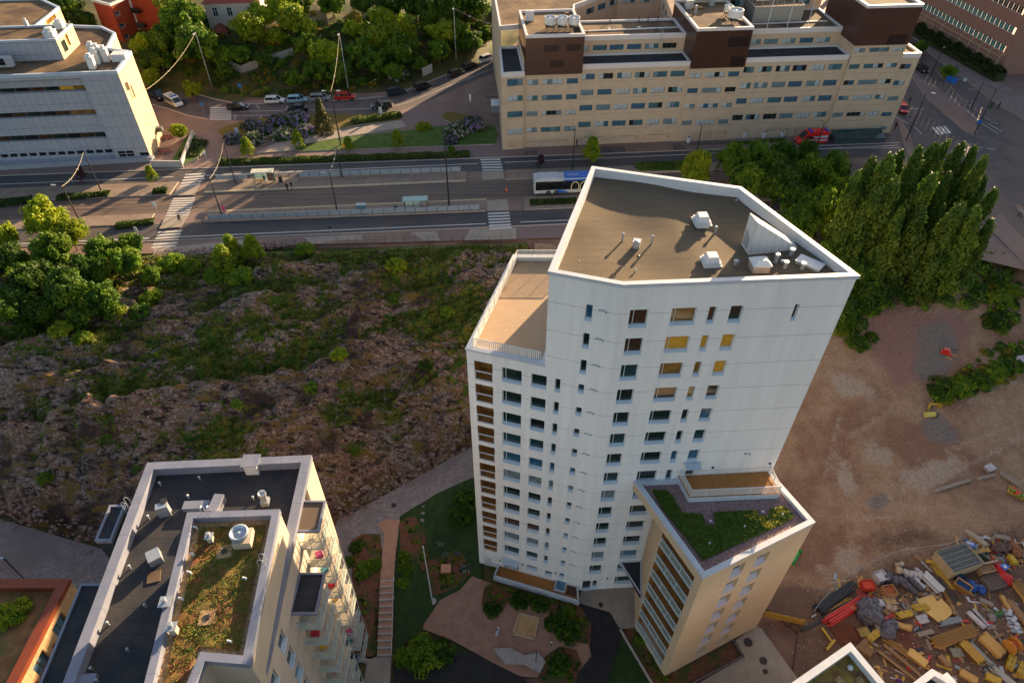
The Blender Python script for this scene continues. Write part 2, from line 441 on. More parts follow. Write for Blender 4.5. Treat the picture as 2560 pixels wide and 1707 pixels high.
stripe('road_line','nw',-120,P(445,445,ZS).x-1,.2);stripe('road_line','nw',P(515,440,ZS).x,P(1195,405,ZS).x,.2);stripe('road_line','nw',P(1262,405,ZS).x,78,.2)
for a,o in (('k0',-.16),):
    slab('kerb_stone',[LB[a](-120),LB[a](70),(70,LB[a](70)[1]-.16),(-120,LB[a](-120)[1]-.16)],m_kerb,ZS,ZS+.1,px=False)
slab('kerb_stone',[LB['nk'](-120),LB['nk'](76),(76,LB['nk'](76)[1]+.18),(-120,LB['nk'](-120)[1]+.18)],m_kerb,ZS,ZS+.1,px=False)
stripe('platform_edge','pS1',xa,xb,.35,m_ykerb,ZS+.206,-.36);stripe('platform_edge','pN0',P(520,470,ZS).x,P(1165,440,ZS).x,.35,m_ykerb,ZS+.206,.02)
# rails in the tram lanes
m_rail=M('worn_steel_track',(.06,.05,.05),(.10,.08,.07),sc_=3,metal=.3,rough=.5)
for k in (.22,.38,.6,.76):
    LB['t%g'%k]=(lambda k:(lambda x:(x,lerp(LB['pS1'](x)[1],LB['pN0'](x)[1],k))))(k)
    stripe('track','t%g'%k,-150,100,.12,m_rail,ZS+.016)
# crossings
def zebra(name,A,B,Cc,D,n,mat=m_white,z=ZS+.018,duty=.5):
    "quad of pixels A-B (near edge, left-right) C-D (far edge right-left) with n bars across"
    a,b,c,d=[P(*q,ZS) for q in (A,B,Cc,D)]
    mb=MB()
    for i in range(n):
        t0=i/n;t1=(i+duty)/n
        mb.face([(*(a.lerp(d,t0)).xy,z),(*(b.lerp(c,t0)).xy,z),(*(b.lerp(c,t1)).xy,z),(*(a.lerp(d,t1)).xy,z)])
    return struct(name,mb,mat)
zebra('zebra_crossing',(378,621),(440,616),(457,572),(398,576),6)
zebra('zebra_crossing',(414,541),(472,539),(490,491),(434,493),8)
zebra('zebra_crossing',(448,468),(500,461),(516,430),(466,432),5)
sheet('crossing_path',[(399,574),(455,569),(472,542),(413,545)],m_walk,ZS+.149);sheet('crossing_path',[(432,491),(489,489),(501,463),(448,468)],m_walk,ZS+.149)
zebra('zebra_crossing',(1224,574),(1279,571),(1272,527),(1219,529),6)
sheet('crossing_path',[(1218,527),(1272,526),(1268,499),(1216,502)],m_walk,ZS+.02)
zebra('zebra_crossing',(1207,427),(1258,427),(1250,394),(1200,395),5)
sheet('crossing_path',[(1207,450),(1262,447),(1258,429),(1205,429)],m_walk,ZS+.02)
zebra('zebra_crossing',(524,300),(578,300),(578,266),(526,266),7)
# pale pavement patches beside the south kerb
for i,pp in enumerate([[(383,622),(640,596),(640,620),(500,634),(384,640)],[(760,594),(905,586),(905,600),(850,600),(782,610)],[(1025,581),(1090,578),(1103,602),(1060,600)],[(1175,573),(1290,569),(1290,598),(1160,601)]]):
    sheet('pavement_patch',pp,m_walk,ZS+.008)
# upper street with the parked cars
ub=[(-200,215),(300,150),(372,170),(420,200),(480,232),(530,247),(600,262),(660,260),(760,255),(880,250),(960,243),(1010,228),(1080,202),(1140,178),(1200,160),(1262,132)]
lb_=[(1262,172),(1200,196),(1140,222),(1060,258),(1000,276),(940,286),(860,291),(760,299),(640,301),(575,301),(525,300),(470,290),(420,273),(380,262),(330,300),(-200,300)]
sheet('upper_street',ub+lb_,m_asph2,ZS+.010)
def kerbline(name,pix,w_,h,mat,z0=ZS,px=True):
    mb=MB();q=[P(*p,z0) for p in pix] if px else [Vector((p[0],p[1],z0)) for p in pix]
    for a,b in zip(q,q[1:]):
        d=(b-a);L_=d.length;c=(a+b)/2;mb.box((c.x,c.y,z0),(L_+w_,w_,h),math.atan2(d.y,d.x))
    return mb
struct('kerb_stone',kerbline('k',ub[2:],.2,.12,m_kerb),m_kerb)
struct('kerb_stone',kerbline('k',[(380,262),(420,273),(470,290),(520,299)],.2,.12,m_kerb),m_kerb)
mbl=MB()
def seg(mb,a,b,w_,z,zz=ZS):
    a,b=P(*a,zz),P(*b,zz);n=Vector((-(b-a).y,(b-a).x,0)).normalized()*w_/2
    mb.face([(*(a-n).xy,z),(*(b-n).xy,z),(*(b+n).xy,z),(*(a+n).xy,z)])
for a,b in (((600,279),(950,272)),((950,272),(1010,260)),((1010,260),(1250,165)),((575,290),(700,288)),((640,262),(650,274)),((655,288),(649,299)),((590,288),(586,300))):seg(mbl,a,b,.12,ZS+.014)
struct('road_line',mbl,m_white)
# big crossroads at the right
cr=[(2230,60),(2330,60),(2400,170),(2470,250),(2560,300),(2800,360),(2900,700),(2700,800),(2560,650),(2480,560),(2420,470),(2360,420),(2240,395),(2120,392),(2060,391),(2060,351),(2200,344),(2215,330),(2250,210),(2262,150),(2290,140)]
sheet('crossroads',cr,m_asph2,ZS+.012)
rs=[(2560,302),(2430,215),(2330,140),(2290,100),(2275,88),(2310,70),(2360,100),(2480,190),(2530,225),(2800,330),(2800,400)]
slab('sidewalk_east',rs,m_kerb,ZS,ZS+.12,mt=M('sidewalk_dull',(.17,.125,.115),(.22,.165,.15),sc_=.6,bump=.1,bsc=20,lines=[('X',3.,.04,(.12,.09,.08),.6)]))
slab('traffic_island',[(2280,192),(2292,190),(2400,262),(2440,300),(2445,330),(2432,338),(2412,330),(2370,295),(2310,240)],m_kerb,ZS,ZS+.12,mt=m_plaza)
slab('traffic_island',[(2340,178),(2352,176),(2440,240),(2475,280),(2495,310),(2480,308),(2410,256)],m_kerb,ZS,ZS+.12,mt=M('island_paving',(.10,.075,.08),(.13,.10,.10),sc_=1))
slab('traffic_island',[(2270,390),(2262,372),(2255,345),(2246,310),(2240,296),(2252,300),(2272,330),(2282,360),(2285,392)],m_kerb,ZS,ZS+.1,mt=m_plaza)
slab('traffic_island',[(2556,520),(2543,510),(2538,520),(2560,545),(2620,570),(2640,540)],m_kerb,ZS,ZS+.12,mt=m_plaza)
slab('sidewalk_south_east',[(2480,548),(2500,535),(2560,600),(2640,670),(2640,720),(2560,660),(2500,600),(2470,570)],m_kerb,ZS,ZS+.12,mt=m_plaza)
mbl=MB()
for a,b in (((2300,196),(2350,225)),((2375,240),(2450,305)),((2285,185),(2295,192)),((2330,222),(2337,226)),((2395,268),(2440,300)),((2455,310),(2495,335)),((2468,308),(2505,330)),((2415,310),(2445,328)),((2360,275),(2400,305)),((2275,273),(2310,273)),((2240,292),(2270,310)),((2415,369),(2430,369)),((2440,370),(2455,370)),((2468,372),(2490,374)),((2415,361),(2428,361)),((2380,200),(2420,198)),((2413,225),(2440,223)),((2500,545),(2530,570)),((2535,575),(2560,600)),((2285,318),(2305,336)),((2100,362),(2250,357)),((2060,372),(2250,370))):seg(mbl,a,b,.15,ZS+.02)
struct('road_line',mbl,m_white)
mbl=MB()
for k in range(4):
    a=(2330+k*9,318+k*-1);seg(mbl,(2332+k*9.5,319-k*1),(2348+k*9,337-k*1.2),.5,ZS+.02)
for k in range(2):seg(mbl,(2412+k*4,197),(2408+k*4,206),.35,ZS+.145)
struct('zebra_crossing',mbl,m_white)
# grass and planting beds on the plateau
def bed(name,pts,mat,h=.15,mk=m_kerb):return slab(name,pts,mk,ZS,ZS+h,mt=mat)
bed('lawn',[(755,380),(720,372),(735,362),(880,343),(1000,330),(1110,316),(1235,316),(1247,340),(1240,352),(1235,362),(1000,370)],m_grass)
bed('planting_bed',[(545,330),(560,318),(620,300),(770,290),(800,285),(880,289),(990,282),(1003,292),(1000,302),(900,313),(800,335),(700,350),(610,358),(562,352)],m_meadow)
bed('planting_bed',[(1105,290),(1113,283),(1130,281),(1170,290),(1200,310),(1150,318),(1110,300)],m_meadow)
bed('planting_bed',[(428,412),(470,345),(482,335),(515,380),(495,400),(460,417)],m_grass,.5)
bed('planting_bed',[(1585,425),(1600,408),(1680,406),(1740,408),(1740,430),(1600,432)],m_grass,.3)
# paved ramp south of the lilacs
slab('ramp_path',[(640,385),(690,360),(820,332),(1005,303),(1015,318),(900,338),(760,362),(730,378)],m_kerb,ZS,ZS+.2,mt=M('ramp_paving',(.25,.2,.17),(.32,.26,.22),sc_=.6,lines=[('X',2.5,.05,(.16,.12,.1)),('Y',2.5,.05,(.16,.12,.1))]))
# dark patches in front of the pale office building
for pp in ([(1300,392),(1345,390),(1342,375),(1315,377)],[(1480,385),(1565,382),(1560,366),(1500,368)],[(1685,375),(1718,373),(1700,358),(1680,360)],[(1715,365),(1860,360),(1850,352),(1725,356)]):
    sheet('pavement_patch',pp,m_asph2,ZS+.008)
# --- gravel path below the hill, the courtyard and the building site
gp=[(-95,36),(-95,52.5),(-66,48.4),(-50,43.9),(-40,42),(-30,43),(-24.6,45.6),(-19.8,50),(-12,55.5),(-5.8,60),(-3.0,62),(-3.2,50.5),(-6.2,47.2),(-12.5,44.5),(-13.6,46.2),(-15.6,45),(-17.8,41),(-18,37.5),(-30,36),(-44,36)]
drape('gravel_path',gp,m_gravel,.03,1.)
# ================================================================ facades with real openings
class Fac:
    def __init__(s,a,b,z0,z1):
        s.a=Vector((a[0],a[1]));s.b=Vector((b[0],b[1]));s.L=(s.b-s.a).length;s.u=(s.b-s.a).normalized();s.n=Vector((s.u.y,-s.u.x));s.z0=z0;s.z1=z1;s.holes=[]
    def pt(s,q,z,d=0):
        p=s.a+s.u*q+s.n*d;return (p.x,p.y,z)
    def ang(s):return math.atan2(s.u.y,s.u.x)
    def hole(s,q0,q1,z0,z1,d=.25):s.holes.append((q0,q1,z0,z1,d));return s.holes[-1]
    def wall(s,mb,m=0,mr=None,back=False):
        S=sorted({0,s.L,*[h[0] for h in s.holes],*[h[1] for h in s.holes]});T=sorted({s.z0,s.z1,*[h[2] for h in s.holes],*[h[3] for h in s.holes]})
        S=[q for q in S if -1e-6<=q<=s.L+1e-6];T=[q for q in T if s.z0-1e-6<=q<=s.z1+1e-6]
        for j in range(len(T)-1):
            run=None
            for i in range(len(S)-1):
                cq,cz=(S[i]+S[i+1])/2,(T[j]+T[j+1])/2
                inh=any(h[0]<cq<h[1] and h[2]<cz<h[3] for h in s.holes)
                if not inh and run is None:run=S[i]
                if (inh or i==len(S)-2) and run is not None:
                    e_=S[i] if inh else S[i+1]
                    mb.face([s.pt(run,T[j]),s.pt(e_,T[j]),s.pt(e_,T[j+1]),s.pt(run,T[j+1])],m);run=None
        r=m if mr is None else mr
        for q0,q1,z0,z1,d in s.holes:
            for A,B in (((q0,z0),(q1,z0)),((q1,z0),(q1,z1)),((q1,z1),(q0,z1)),((q0,z1),(q0,z0))):
                mb.face([s.pt(*A),s.pt(*A,-d),s.pt(*B,-d),s.pt(*B)],r)
            if back:mb.face([s.pt(q0,z0,-d),s.pt(q1,z0,-d),s.pt(q1,z1,-d),s.pt(q0,z1,-d)],r)
        return mb
WC={}
def win_mesh(w_,h,splits,fr,glass,t=.05,tz=()):
    k=('w',round(w_,2),round(h,2),tuple(splits),fr.name,t,tz)
    if k not in WC:
        mb=MB()
        for x0,x1,z0,z1 in [(0,t,0,h),(w_-t,w_,0,h),(t,w_-t,0,t),(t,w_-t,h-t,h)]+[(q*w_-t/2,q*w_+t/2,t,h-t) for q in splits]+[(t,w_-t,q*h-t/2,q*h+t/2) for q in tz]:
            mb.box(((x0+x1)/2,.0,z0),(x1-x0,.07,z1-z0))
        WC[k]=mb.mesh('window_frame',fr)
    if isinstance(glass,tuple):
        k2=('g',round(w_,2),round(h,2),tuple(g.name for g in glass))
        if k2 not in WC:
            mb=MB();q=[0,*splits,w_];n=len(glass)
            for i in range(n):
                a,b=w_*i/n,w_*(i+1)/n;mb.face([(a+.02,.012,.01),(b-.02,.012,.01),(b-.02,.012,h-.01),(a+.02,.012,h-.01)],i)
            WC[k2]=mb.mesh('pane',list(glass))
        return WC[k],WC[k2]
    k2=('g',round(w_,2),round(h,2),glass.name)
    if k2 not in WC:
        mb=MB();mb.face([(.01,.012,.01),(w_-.01,.012,.01),(w_-.01,.012,h-.01),(.01,.012,h-.01)]);WC[k2]=mb.mesh('pane',glass)
    return WC[k],WC[k2]
def window(F,root,q0,q1,z0,z1,d,splits,fr,glass,sill=None,sd=.12,count=None,name='window',t=.05,tz=(),off=(0,0)):
    a,b=win_mesh(q1-q0,z1-z0,splits,fr,glass,t,tz)
    p=Vector(F.pt(q0,z0,-d+.05));
    o=bpy.data.objects.new(name,a);C.objects.link(o);o.parent=root;o.matrix_basis=wloc(root).inverted()@(Matrix.Translation(p)@Matrix.Rotation(F.ang(),4,'Z'))
    g=bpy.data.objects.new('pane',b);C.objects.link(g);g.parent=o
    if sill:
        k=('s',round(q1-q0,2),d,sd,sill.name)
        if k not in WC:
            w_=q1-q0;mb=MB()
            mb.face([(-.0,-.04,.03),(w_,-.04,.03),(w_,-d-sd+.05,-.04),(0,-d-sd+.05,-.04)][::-1]);mb.face([(0,-d-sd+.05,-.04),(w_,-d-sd+.05,-.04),(w_,-d-sd+.05,-.12),(0,-d-sd+.05,-.12)][::-1])
            for x in (0,w_):mb.face([(x,-.04,.03),(x,-d-sd+.05,-.04),(x,-d-sd+.05,-.12),(x,-d+.04,-.12)])
            WC[k]=mb.mesh('sill',sill)
        s_=bpy.data.objects.new('sill',WC[k]);C.objects.link(s_);s_.parent=o
    return o
def merge_stuff(root,name,wins):
    "the many smallest ones of a part become one mesh"
    mb=MB();mats=[]
    for o in wins:
        for q in [o]+list(o.children):
            W_=(o.matrix_basis if q is o else o.matrix_basis@q.matrix_basis);mm=list(q.data.materials)
            for mt in mm:
                if mt not in mats:mats.append(mt)
            i=len(mb.v)
            for v in q.data.vertices:mb.v.append(tuple(W_@v.co))
            for f in q.data.polygons:mb.f.append(tuple(i+k for k in f.vertices));mb.m.append(mats.index(mm[f.material_index]))
    for o in wins:
        for q in list(o.children):bpy.data.objects.remove(q)
        bpy.data.objects.remove(o)
    o=obj(name,mb,mats,root,world=False);o['kind']='stuff';return o
def limit(root,wins,name='window',n=98):
    if len(wins)<=n:return
    wins=sorted(wins,key=lambda o:depth(wloc(root)@o.matrix_basis.translation)/max(.3,o.data.vertices and (max(v.co.x for v in o.data.vertices))))
    merge_stuff(root,name,wins[n:])
def glassm(name,c,rough=.06,spec=.6):return M(name,c,tuple(x*.55 for x in c),sc_=.9,rough=rough,spec=spec,detail=2)
g_dark=glassm('dark_green_glass',(.012,.028,.024));g_teal=glassm('teal_glass',(.02,.06,.065));g_blue=glassm('blue_blind_glass',(.03,.12,.20));g_grey=glassm('pale_blind_glass',(.18,.24,.26));g_brown=glassm('brown_glass',(.07,.035,.018))
g_amber=M('amber_blind_glass',(.62,.33,.03),(.5,.24,.02),sc_=2,rough=.25,spec=.4);g_amb2=glassm('ochre_glass',(.25,.13,.03));g_sky=glassm('sky_blue_glass',(.10,.22,.32));g_black=glassm('black_glass',(.012,.012,.014))
m_frame=M('white_window_frame',(.62,.63,.62),rough=.5);m_sill=M('pale_blue_metal_sill',(.50,.60,.70),rough=.35,spec=.5)
m_tower=M('white_concrete_panel',(.84,.80,.78),(.73,.70,.68),sc_=1.,stretch=(1.3,1.3,.10),bump=.12,bsc=7,rough=.85,lines=[('Z',3.,.05,(.33,.30,.29),0,-.5),('X',.14,.03,(.72,.70,.68))])
m_wing=M('beige_concrete_panel',(.60,.44,.28),(.56,.40,.26),sc_=.3,bump=.1,bsc=6,rough=.85)
m_coping=M('white_metal_coping',(.52,.54,.58),(.45,.48,.53),sc_=1.2,rough=.4,spec=.5)
m_copb=M('bluish_zinc_coping',(.34,.42,.52),(.44,.49,.56),sc_=.5,rough=.4,spec=.5)
m_roof=M('roof_felt_seams',(.118,.092,.064),(.150,.118,.080),sc_=1.6,rough=.9,bump=.5,bsc=7,spec=.12,rdet=.8,stretch=(.5,2,1),lines=[('Y',.95,.05,(.10,.076,.053),-.10)],c3=(.13,.10,.068),sc3=.2)
m_felt=M('dark_roof_felt',(.030,.033,.042),(.055,.050,.050),sc_=.6,rough=.85,bump=.2,bsc=12,spec=.15,lines=[('Y',1.,.03,(.02,.02,.025),.05)])
m_felt2=M('brown_roof_felt',(.13,.085,.05),(.20,.14,.085),sc_=.35,rough=.9,bump=.3,bsc=8,spec=.1,c3=(.09,.06,.045),sc3=.12)
m_deck=M('larch_decking',(.40,.27,.17),(.47,.34,.225),sc_=3,stretch=(.3,4,1),rough=.75,lines=[('Y',.16,.025,(.28,.16,.09),-.28),('X',2.,.03,(.38,.24,.14),-.28)])
m_deckb=M('oiled_decking',(.34,.14,.035),(.42,.19,.05),sc_=3,stretch=(4,.3,1),rough=.7,lines=[('X',.18,.025,(.15,.06,.02),.1)])
m_wood=M('balcony_wood',(.36,.17,.045),(.44,.21,.06),sc_=3,stretch=(.4,3,3),rough=.6,lines=[('Y',.15,.02,(.18,.08,.02))])
m_white_m=M('white_painted_metal',(.56,.57,.58),rough=.4)
m_metal=M('galvanised_steel',(.45,.48,.52),(.36,.40,.45),sc_=3,metal=.5,rough=.35)
m_dkmetal=M('dark_metal',(.03,.03,.035),rough=.5)
m_blackm=M('black_rubber',(.012,.012,.013),rough=.7)
m_clear=bpy.data.materials.new('clear_balcony_glass');m_clear.use_nodes=True
def _cg():
    n=m_clear.node_tree;b=n.nodes['Principled BSDF'];b.inputs['Base Color'].default_value=(.55,.8,.75,1);b.inputs['Roughness'].default_value=.05;b.inputs['Specular IOR Level'].default_value=.8;b.inputs['Alpha'].default_value=.28
_cg()
m_mesh=bpy.data.materials.new('white_railing_mesh');m_mesh.use_nodes=True
def _mm():
    n=m_mesh.node_tree;L=n.links;b=n.nodes['Principled BSDF'];b.inputs['Base Color'].default_value=(.75,.74,.72,1)
    tc=n.nodes.new('ShaderNodeTexCoord');sp=n.nodes.new('ShaderNodeSeparateXYZ');L.new(tc.outputs['Object'],sp.inputs[0])
    ad=n.nodes.new('ShaderNodeMath');ad.operation='ADD';L.new(sp.outputs[0],ad.inputs[0]);L.new(sp.outputs[1],ad.inputs[1])
    mo=n.nodes.new('ShaderNodeMath');mo.operation='PINGPONG';L.new(ad.outputs[0],mo.inputs[0]);mo.inputs[1].default_value=.06
    g=n.nodes.new('ShaderNodeMath');g.operation='GREATER_THAN';L.new(mo.outputs[0],g.inputs[0]);g.inputs[1].default_value=.03
    L.new(g.outputs[0],b.inputs['Alpha'])
_mm()
def railing(pts,z0,h,parent,name='railing',post=1.5,world=True,mat=None,infill=m_mesh,glass=False):
    "posts + top rail as one part, barred infill as its sub-part"
    mat=mat or m_white_m;mb=MB();mi=MB();pts=[Vector((p[0],p[1],0)) for p in pts]
    for a,b in zip(pts,pts[1:]):
        d=b-a;n=max(1,round(d.length/post));ang=math.atan2(d.y,d.x);c=(a+b)/2
        mb.box((c.x,c.y,z0+h-.05),(d.length+.05,.07,.06),ang);mb.box((c.x,c.y,z0+.06),(d.length,.04,.04),ang)
        for i in range(n+1):
            p=a+d*(i/n);mb.box((p.x,p.y,z0),(.06,.06,h-.05),ang)
        if infill:mi.face([(a.x,a.y,z0+.1),(b.x,b.y,z0+.1),(b.x,b.y,z0+h-.08),(a.x,a.y,z0+h-.08)])
    o=obj(name,mb,mat,parent,world=world)
    if infill:obj('infill',mi,infill,o,world=world)
    return o
# ================================================================ the white tower
TF,TA,TB,TC,TD,TE=(-3.95,43.42),(2.93,41.37),(8.35,39.75),(26.22,40.85),(20.52,53.64),(7.62,57.3);TG=(.29,57.38)
W1,W2,W3,W4=(12.3,39.99),(17.1,29.68),(28.8,35.28),(26.26,40.85)
tw=thing('apartment_tower','tall white apartment tower with angular flat roof and lower wing beside building site','building',(0,0,0))
F1=Fac(TF,TB,0,37.4);F1b=Fac(TA,TB,37.4,47.5);F2=Fac(TB,TC,0,47.5)
sA=(Vector(TA)-Vector(TF)).length
wins=[];J=[]
gl_row=[g_dark,g_dark,g_dark,g_teal,g_blue,g_grey,g_dark,g_dark,g_brown,g_grey,g_dark]
def addw(F,q0,q1,z0,z1,d,sp,g,sill=m_sill):F.hole(q0,q1,z0,z1,d);J.append((F,q0,q1,z0,z1,d,sp,g,sill))
for k in range(11):
    z=36.0-3*k;g=gl_row[k]
    if k==10:g=g_teal
    addw(F1,3.28,5.13,z-1.62,z,.3,(.17,),g);addw(F1,6.0,7.42,z-1.5,z,.3,(),g if k!=2 else g_black);addw(F1,8.16,8.66,z-1.5,z,.3,(),g if k else g_dark)
for k in range(15):
    z=44.95-3*k;F=F1 if z<37 else F1b;o=0 if F is F1 else sA;h=1.5 if k<3 else .95
    if k==2:z=38.92;F=F1b;o=sA
    g=[g_blue,g_dark,g_dark,g_teal,g_dark,g_dark,g_dark,g_blue,g_grey,g_dark,g_dark,g_grey,g_sky,g_blue,g_blue][k]
    addw(F,10.22-o,10.78-o,z-h,z,.3,(),g)
for k in range(15):
    z=44.93-3*k
    g1=[g_brown,g_brown,g_teal,g_dark,g_dark,g_teal,g_dark,g_teal,g_grey,g_dark,g_dark,g_dark,g_grey,g_dark,g_dark][k]
    g2=[g_amb2,g_amber,g_amb2,g_brown,g_dark,g_dark,g_dark,g_dark,g_sky,g_dark,g_dark,g_dark,g_sky,g_dark,g_dark][k]
    if k==14:addw(F2,.3,1.35,.15,2.3,.3,(),g1);addw(F2,1.5,2.1,.7,2.3,.3,(),g1)
    else:addw(F2,.85,2.3,z-1.68,z,.3,(.25,),g1)
    if k<8:addw(F2,4.15,6.1,z-1.6,z,.3,(.17,),g2)
    else:addw(F2,4.15,6.1,z-1.55,z,.3,(.17,),g2)
    if k<8:
        g3=[g_brown,g_amber,g_amb2,g_amb2,g_dark,g_dark,g_blue,g_teal][k];g4=[g_dark,g_amber,g_amber,g_brown,g_blue,g_teal,g_blue,g_dark][k]
        addw(F2,7.08,7.68,z-1.6,z,.3,(),g3)
        if k<7:addw(F2,8.77,9.8,z-1.6,z,.3,(),g4)
addw(F2,13.87,14.25,43.3,44.85,.3,(),g_black)
# ground floor of the left face
F1.hole(3.28,5.15,.5,2.6,.3);J.append((F1,3.28,5.15,.5,2.6,.3,(.5,),g_dark,None))
F1.hole(6.1,7.46,2.0,2.75,.3);J.append((F1,6.1,7.46,2.0,2.75,.3,(),g_dark,m_sill))
F1.hole(8.4,9.3,1.7,2.6,.3);J.append((F1,8.4,9.3,1.7,2.6,.3,(),g_dark,m_sill))
logg=[F1.hole(.68,2.42,33.62-3*k,36.1-3*k,1.7) for k in range(11)]
door_h=F2.hole(9.0,9.78,22.85,24.9,.25)
mb=MB()
F1.wall(mb);F1b.wall(mb);F2.wall(mb)
def qd(a,b,z0,z1,m=0):mb.face([(a[0],a[1],z0),(b[0],b[1],z0),(b[0],b[1],z1),(a[0],a[1],z1)],m)
for a,b,z0 in ((TC,TD,0),(TD,TE,0),(TE,TA,37.0)):qd(a,b,z0,47.5)
qd(TE,TG,0,37.4);qd(TG,TF,0,37.4)
obj('wall',mb,m_tower,tw)
for k,h in enumerate(logg):
    q0,q1,z0,z1,d=h
    mb=MB();F=F1
    mb.face([F.pt(q0,z0,-.02),F.pt(q1,z0,-.02),F.pt(q1,z0+.01,-d),F.pt(q0,z0+.01,-d)]);mb.face([F.pt(q0,z0,-d+.01),F.pt(q1,z0,-d+.01),F.pt(q1,z1,-d+.01),F.pt(q0,z1,-d+.01)])
    for q in (q0+.01,q1-.01):mb.face([F.pt(q,z0,-.1),F.pt(q,z0,-d),F.pt(q,z1,-d),F.pt(q,z1,-.1)])
    lo=obj('balcony',mb,m_wood,tw)
    mb=MB();a,b=Vector(F.pt(q0,0,-.08)),Vector(F.pt(q1,0,-.08));c=(a+b)/2;mb.box((c.x,c.y,z0+1.08),((b-a).length,.09,.1),F.ang());mb.box((c.x,c.y,z0+.0),((b-a).length,.09,.09),F.ang())
    [mb.box(F.pt(q_,z0,-.08),(.06,.06,1.15),F.ang()) for q_ in (q0+.05,q1-.05)];p1=Vector(F.pt(q0+.05,z0+1.1,-.08));p2=Vector(F.pt(q0+.05,z0+.05,-.9));mb.tube(p1,p2,.04,4)
    obj('railing',mb,m_white_m,lo)
for j in J:
    F,q0,q1,z0,z1,d,sp,g,si=j;wins.append(window(F,tw,q0,q1,z0,z1,d,sp,m_frame,g,si))
limit(tw,wins)
# roof: a shallow dished membrane inside a coping
def tri_roof(name,poly,zfn,mat,parent,res=1.2,off=0):
    o=drape(name,poly,mat,0,res,zfn,None);o.parent=parent
    if parent:
        l=wloc(parent).to_translation()
        if l.length>0:
            for v in o.data.vertices:v.co-=l
    return o
TP=[TA,TB,TC,TD,TE];pi_=inset(TP,.33);pi2=inset(TP,.9)
def zr(x,y):
    dx=min(math.hypot(x-a,y-b) for a,b in ((11.5,47.5),(17.5,48.3),(9.6,44.6)))
    return 46.28+.42*(min(dx,8)/8)**1.2+.07*math.sin(x*.75+y*.2)+.035*math.sin(y*1.1-x*.4)
tri_roof('roof',pi_,zr,m_roof,tw,.8)
mb=MB();o_=inset(TP,-.1);mb.ring(o_,pi_,47.2,46.1,47.52,0);obj('parapet',mb,m_coping,tw)
rf=[c for c in tw.children if c.name.startswith('roof')][0]
def px_on(u,v,z):return P(u,v,z)
def cowl(u,v,w_=1.25,h=1.0):
    p=P(u,v,46.3);o=thing('x','','');bpy.data.objects.remove(o);mb=MB();a=.06
    mb.box((p.x,p.y,46.1),(w_*.86,w_*.86,.55),a);mb.box((p.x,p.y,46.62),(w_*1.18,w_*1.18,.1),a);mb.box((p.x,p.y,46.74),(w_,w_,.1),a);mb.box((p.x,p.y,46.88),(w_*1.02,w_*1.02,.08),a)
    mb.box((p.x,p.y,46.96),(w_*.82,w_*.82,.42),a,0,.78);o=obj('ventilation_cowl',mb,m_white_m,rf,world=True);return o
cowl(1752,563);cowl(1775,664)
def pipe(u,v,r=.07,h=.85,mat=None,cap=True,z=46.15,parent=None):
    p=P(u,v,z);mb=MB();mb.tube((p.x,p.y,z),(p.x,p.y,z+h),r,10)
    if cap:mb.lathe((p.x,p.y,z+h),[(r*1.5,-.05),(r*1.6,.05),(r*.9,.12)],10)
    return obj('vent_pipe',mb,mat or m_metal,parent or rf)
for u,v,r,h in ((1555,607,.08,.85),(1628,613,.08,.85),(1786,587,.09,.75),(1487,560,.05,.35),(1447,662,.05,.3),(1588,683,.05,.35),(1520,468,.07,.35),(1667,472,.08,.4),(1838,512,.06,.45),(1892,540,.05,.35),(1775,688,.07,.3),(1836,672,.13,.75),(1950,668,.1,.6)):pipe(u,v,r,h)
def duct(u,v,w_,d,h,mat=m_metal,name='ventilation_unit',z=46.15,a=-.3,top=1,parent=None):
    p=P(u,v,z);mb=MB();mb.box((p.x,p.y,z),(w_,d,h),a,0,top);mb.box((p.x,p.y,z+h),(w_+.08,d+.08,.05),a);return obj(name,mb,mat,parent or rf)
duct(1590,621,.55,.55,.75);p=P(1590,617,46.9);mb=MB();mb.lathe((p.x,p.y+.1,46.9),[(.12,0),(.12,.3),(.2,.32),(.2,.5),(.1,.55)],12);obj('fan_cap',mb,m_metal,rf)
for u,v in ((1578,507),(1596,642),(1800,541)):
    p=P(u,v,46.2);mb=MB();
    for s_ in (-.42,.42):mb.box((p.x+s_,p.y,46.15),(.07,.9,.1),-.1);mb.box((p.x,p.y+s_,46.15),(.9,.07,.1),-.1)
    mb.lathe((p.x,p.y,46.2),[(.16,0),(.16,.08),(.05,.12)],10);obj('roof_drain',mb,m_dkmetal,rf)
# wedge-shaped penthouse and plant at the right end
A_=P(1859,635,46.1);B_=P(1872,575,46.1)
mb=MB();a=Vector((17.4,45.3));
w0,w1,w2_,w3=P(1853,610,46.2),P(1868,640,46.2),P(1980,625,46.2),P(1930,560,46.2)
t0,t1,t2,t3=P(1872,532,49.0),P(1869,640,46.6),P(1988,629,46.6),P(1915,560,48.4)
bx=[P(1853,610,46.3),P(1870,639,46.3),P(1988,633,46.3)];bx.append(bx[2]+(bx[0]-bx[1])*.55)
def zat(p,u,v):
    d=ray(u,v);return CH+d[2]*p[1]/d[1]
tz=[Vector((bx[0].x,bx[0].y,zat(bx[0],1872,532))),Vector((bx[1].x,bx[1].y,zat(bx[1],1890,556))),Vector((bx[2].x,bx[2].y,46.9)),Vector((bx[3].x,bx[3].y,46.9))]
for i in range(4):
    j=(i+1)%4;mb.face([bx[i],bx[j],tz[j],tz[i]])
mb.face([tz[0],tz[1],tz[2]]);mb.face([tz[0],tz[2],tz[3]])
wd=obj('penthouse',mb,M('white_standing_seam',(.50,.52,.54),rough=.4,spec=.5,lines=[('X',.55,.06,(.40,.42,.45),-.5)]),rf)
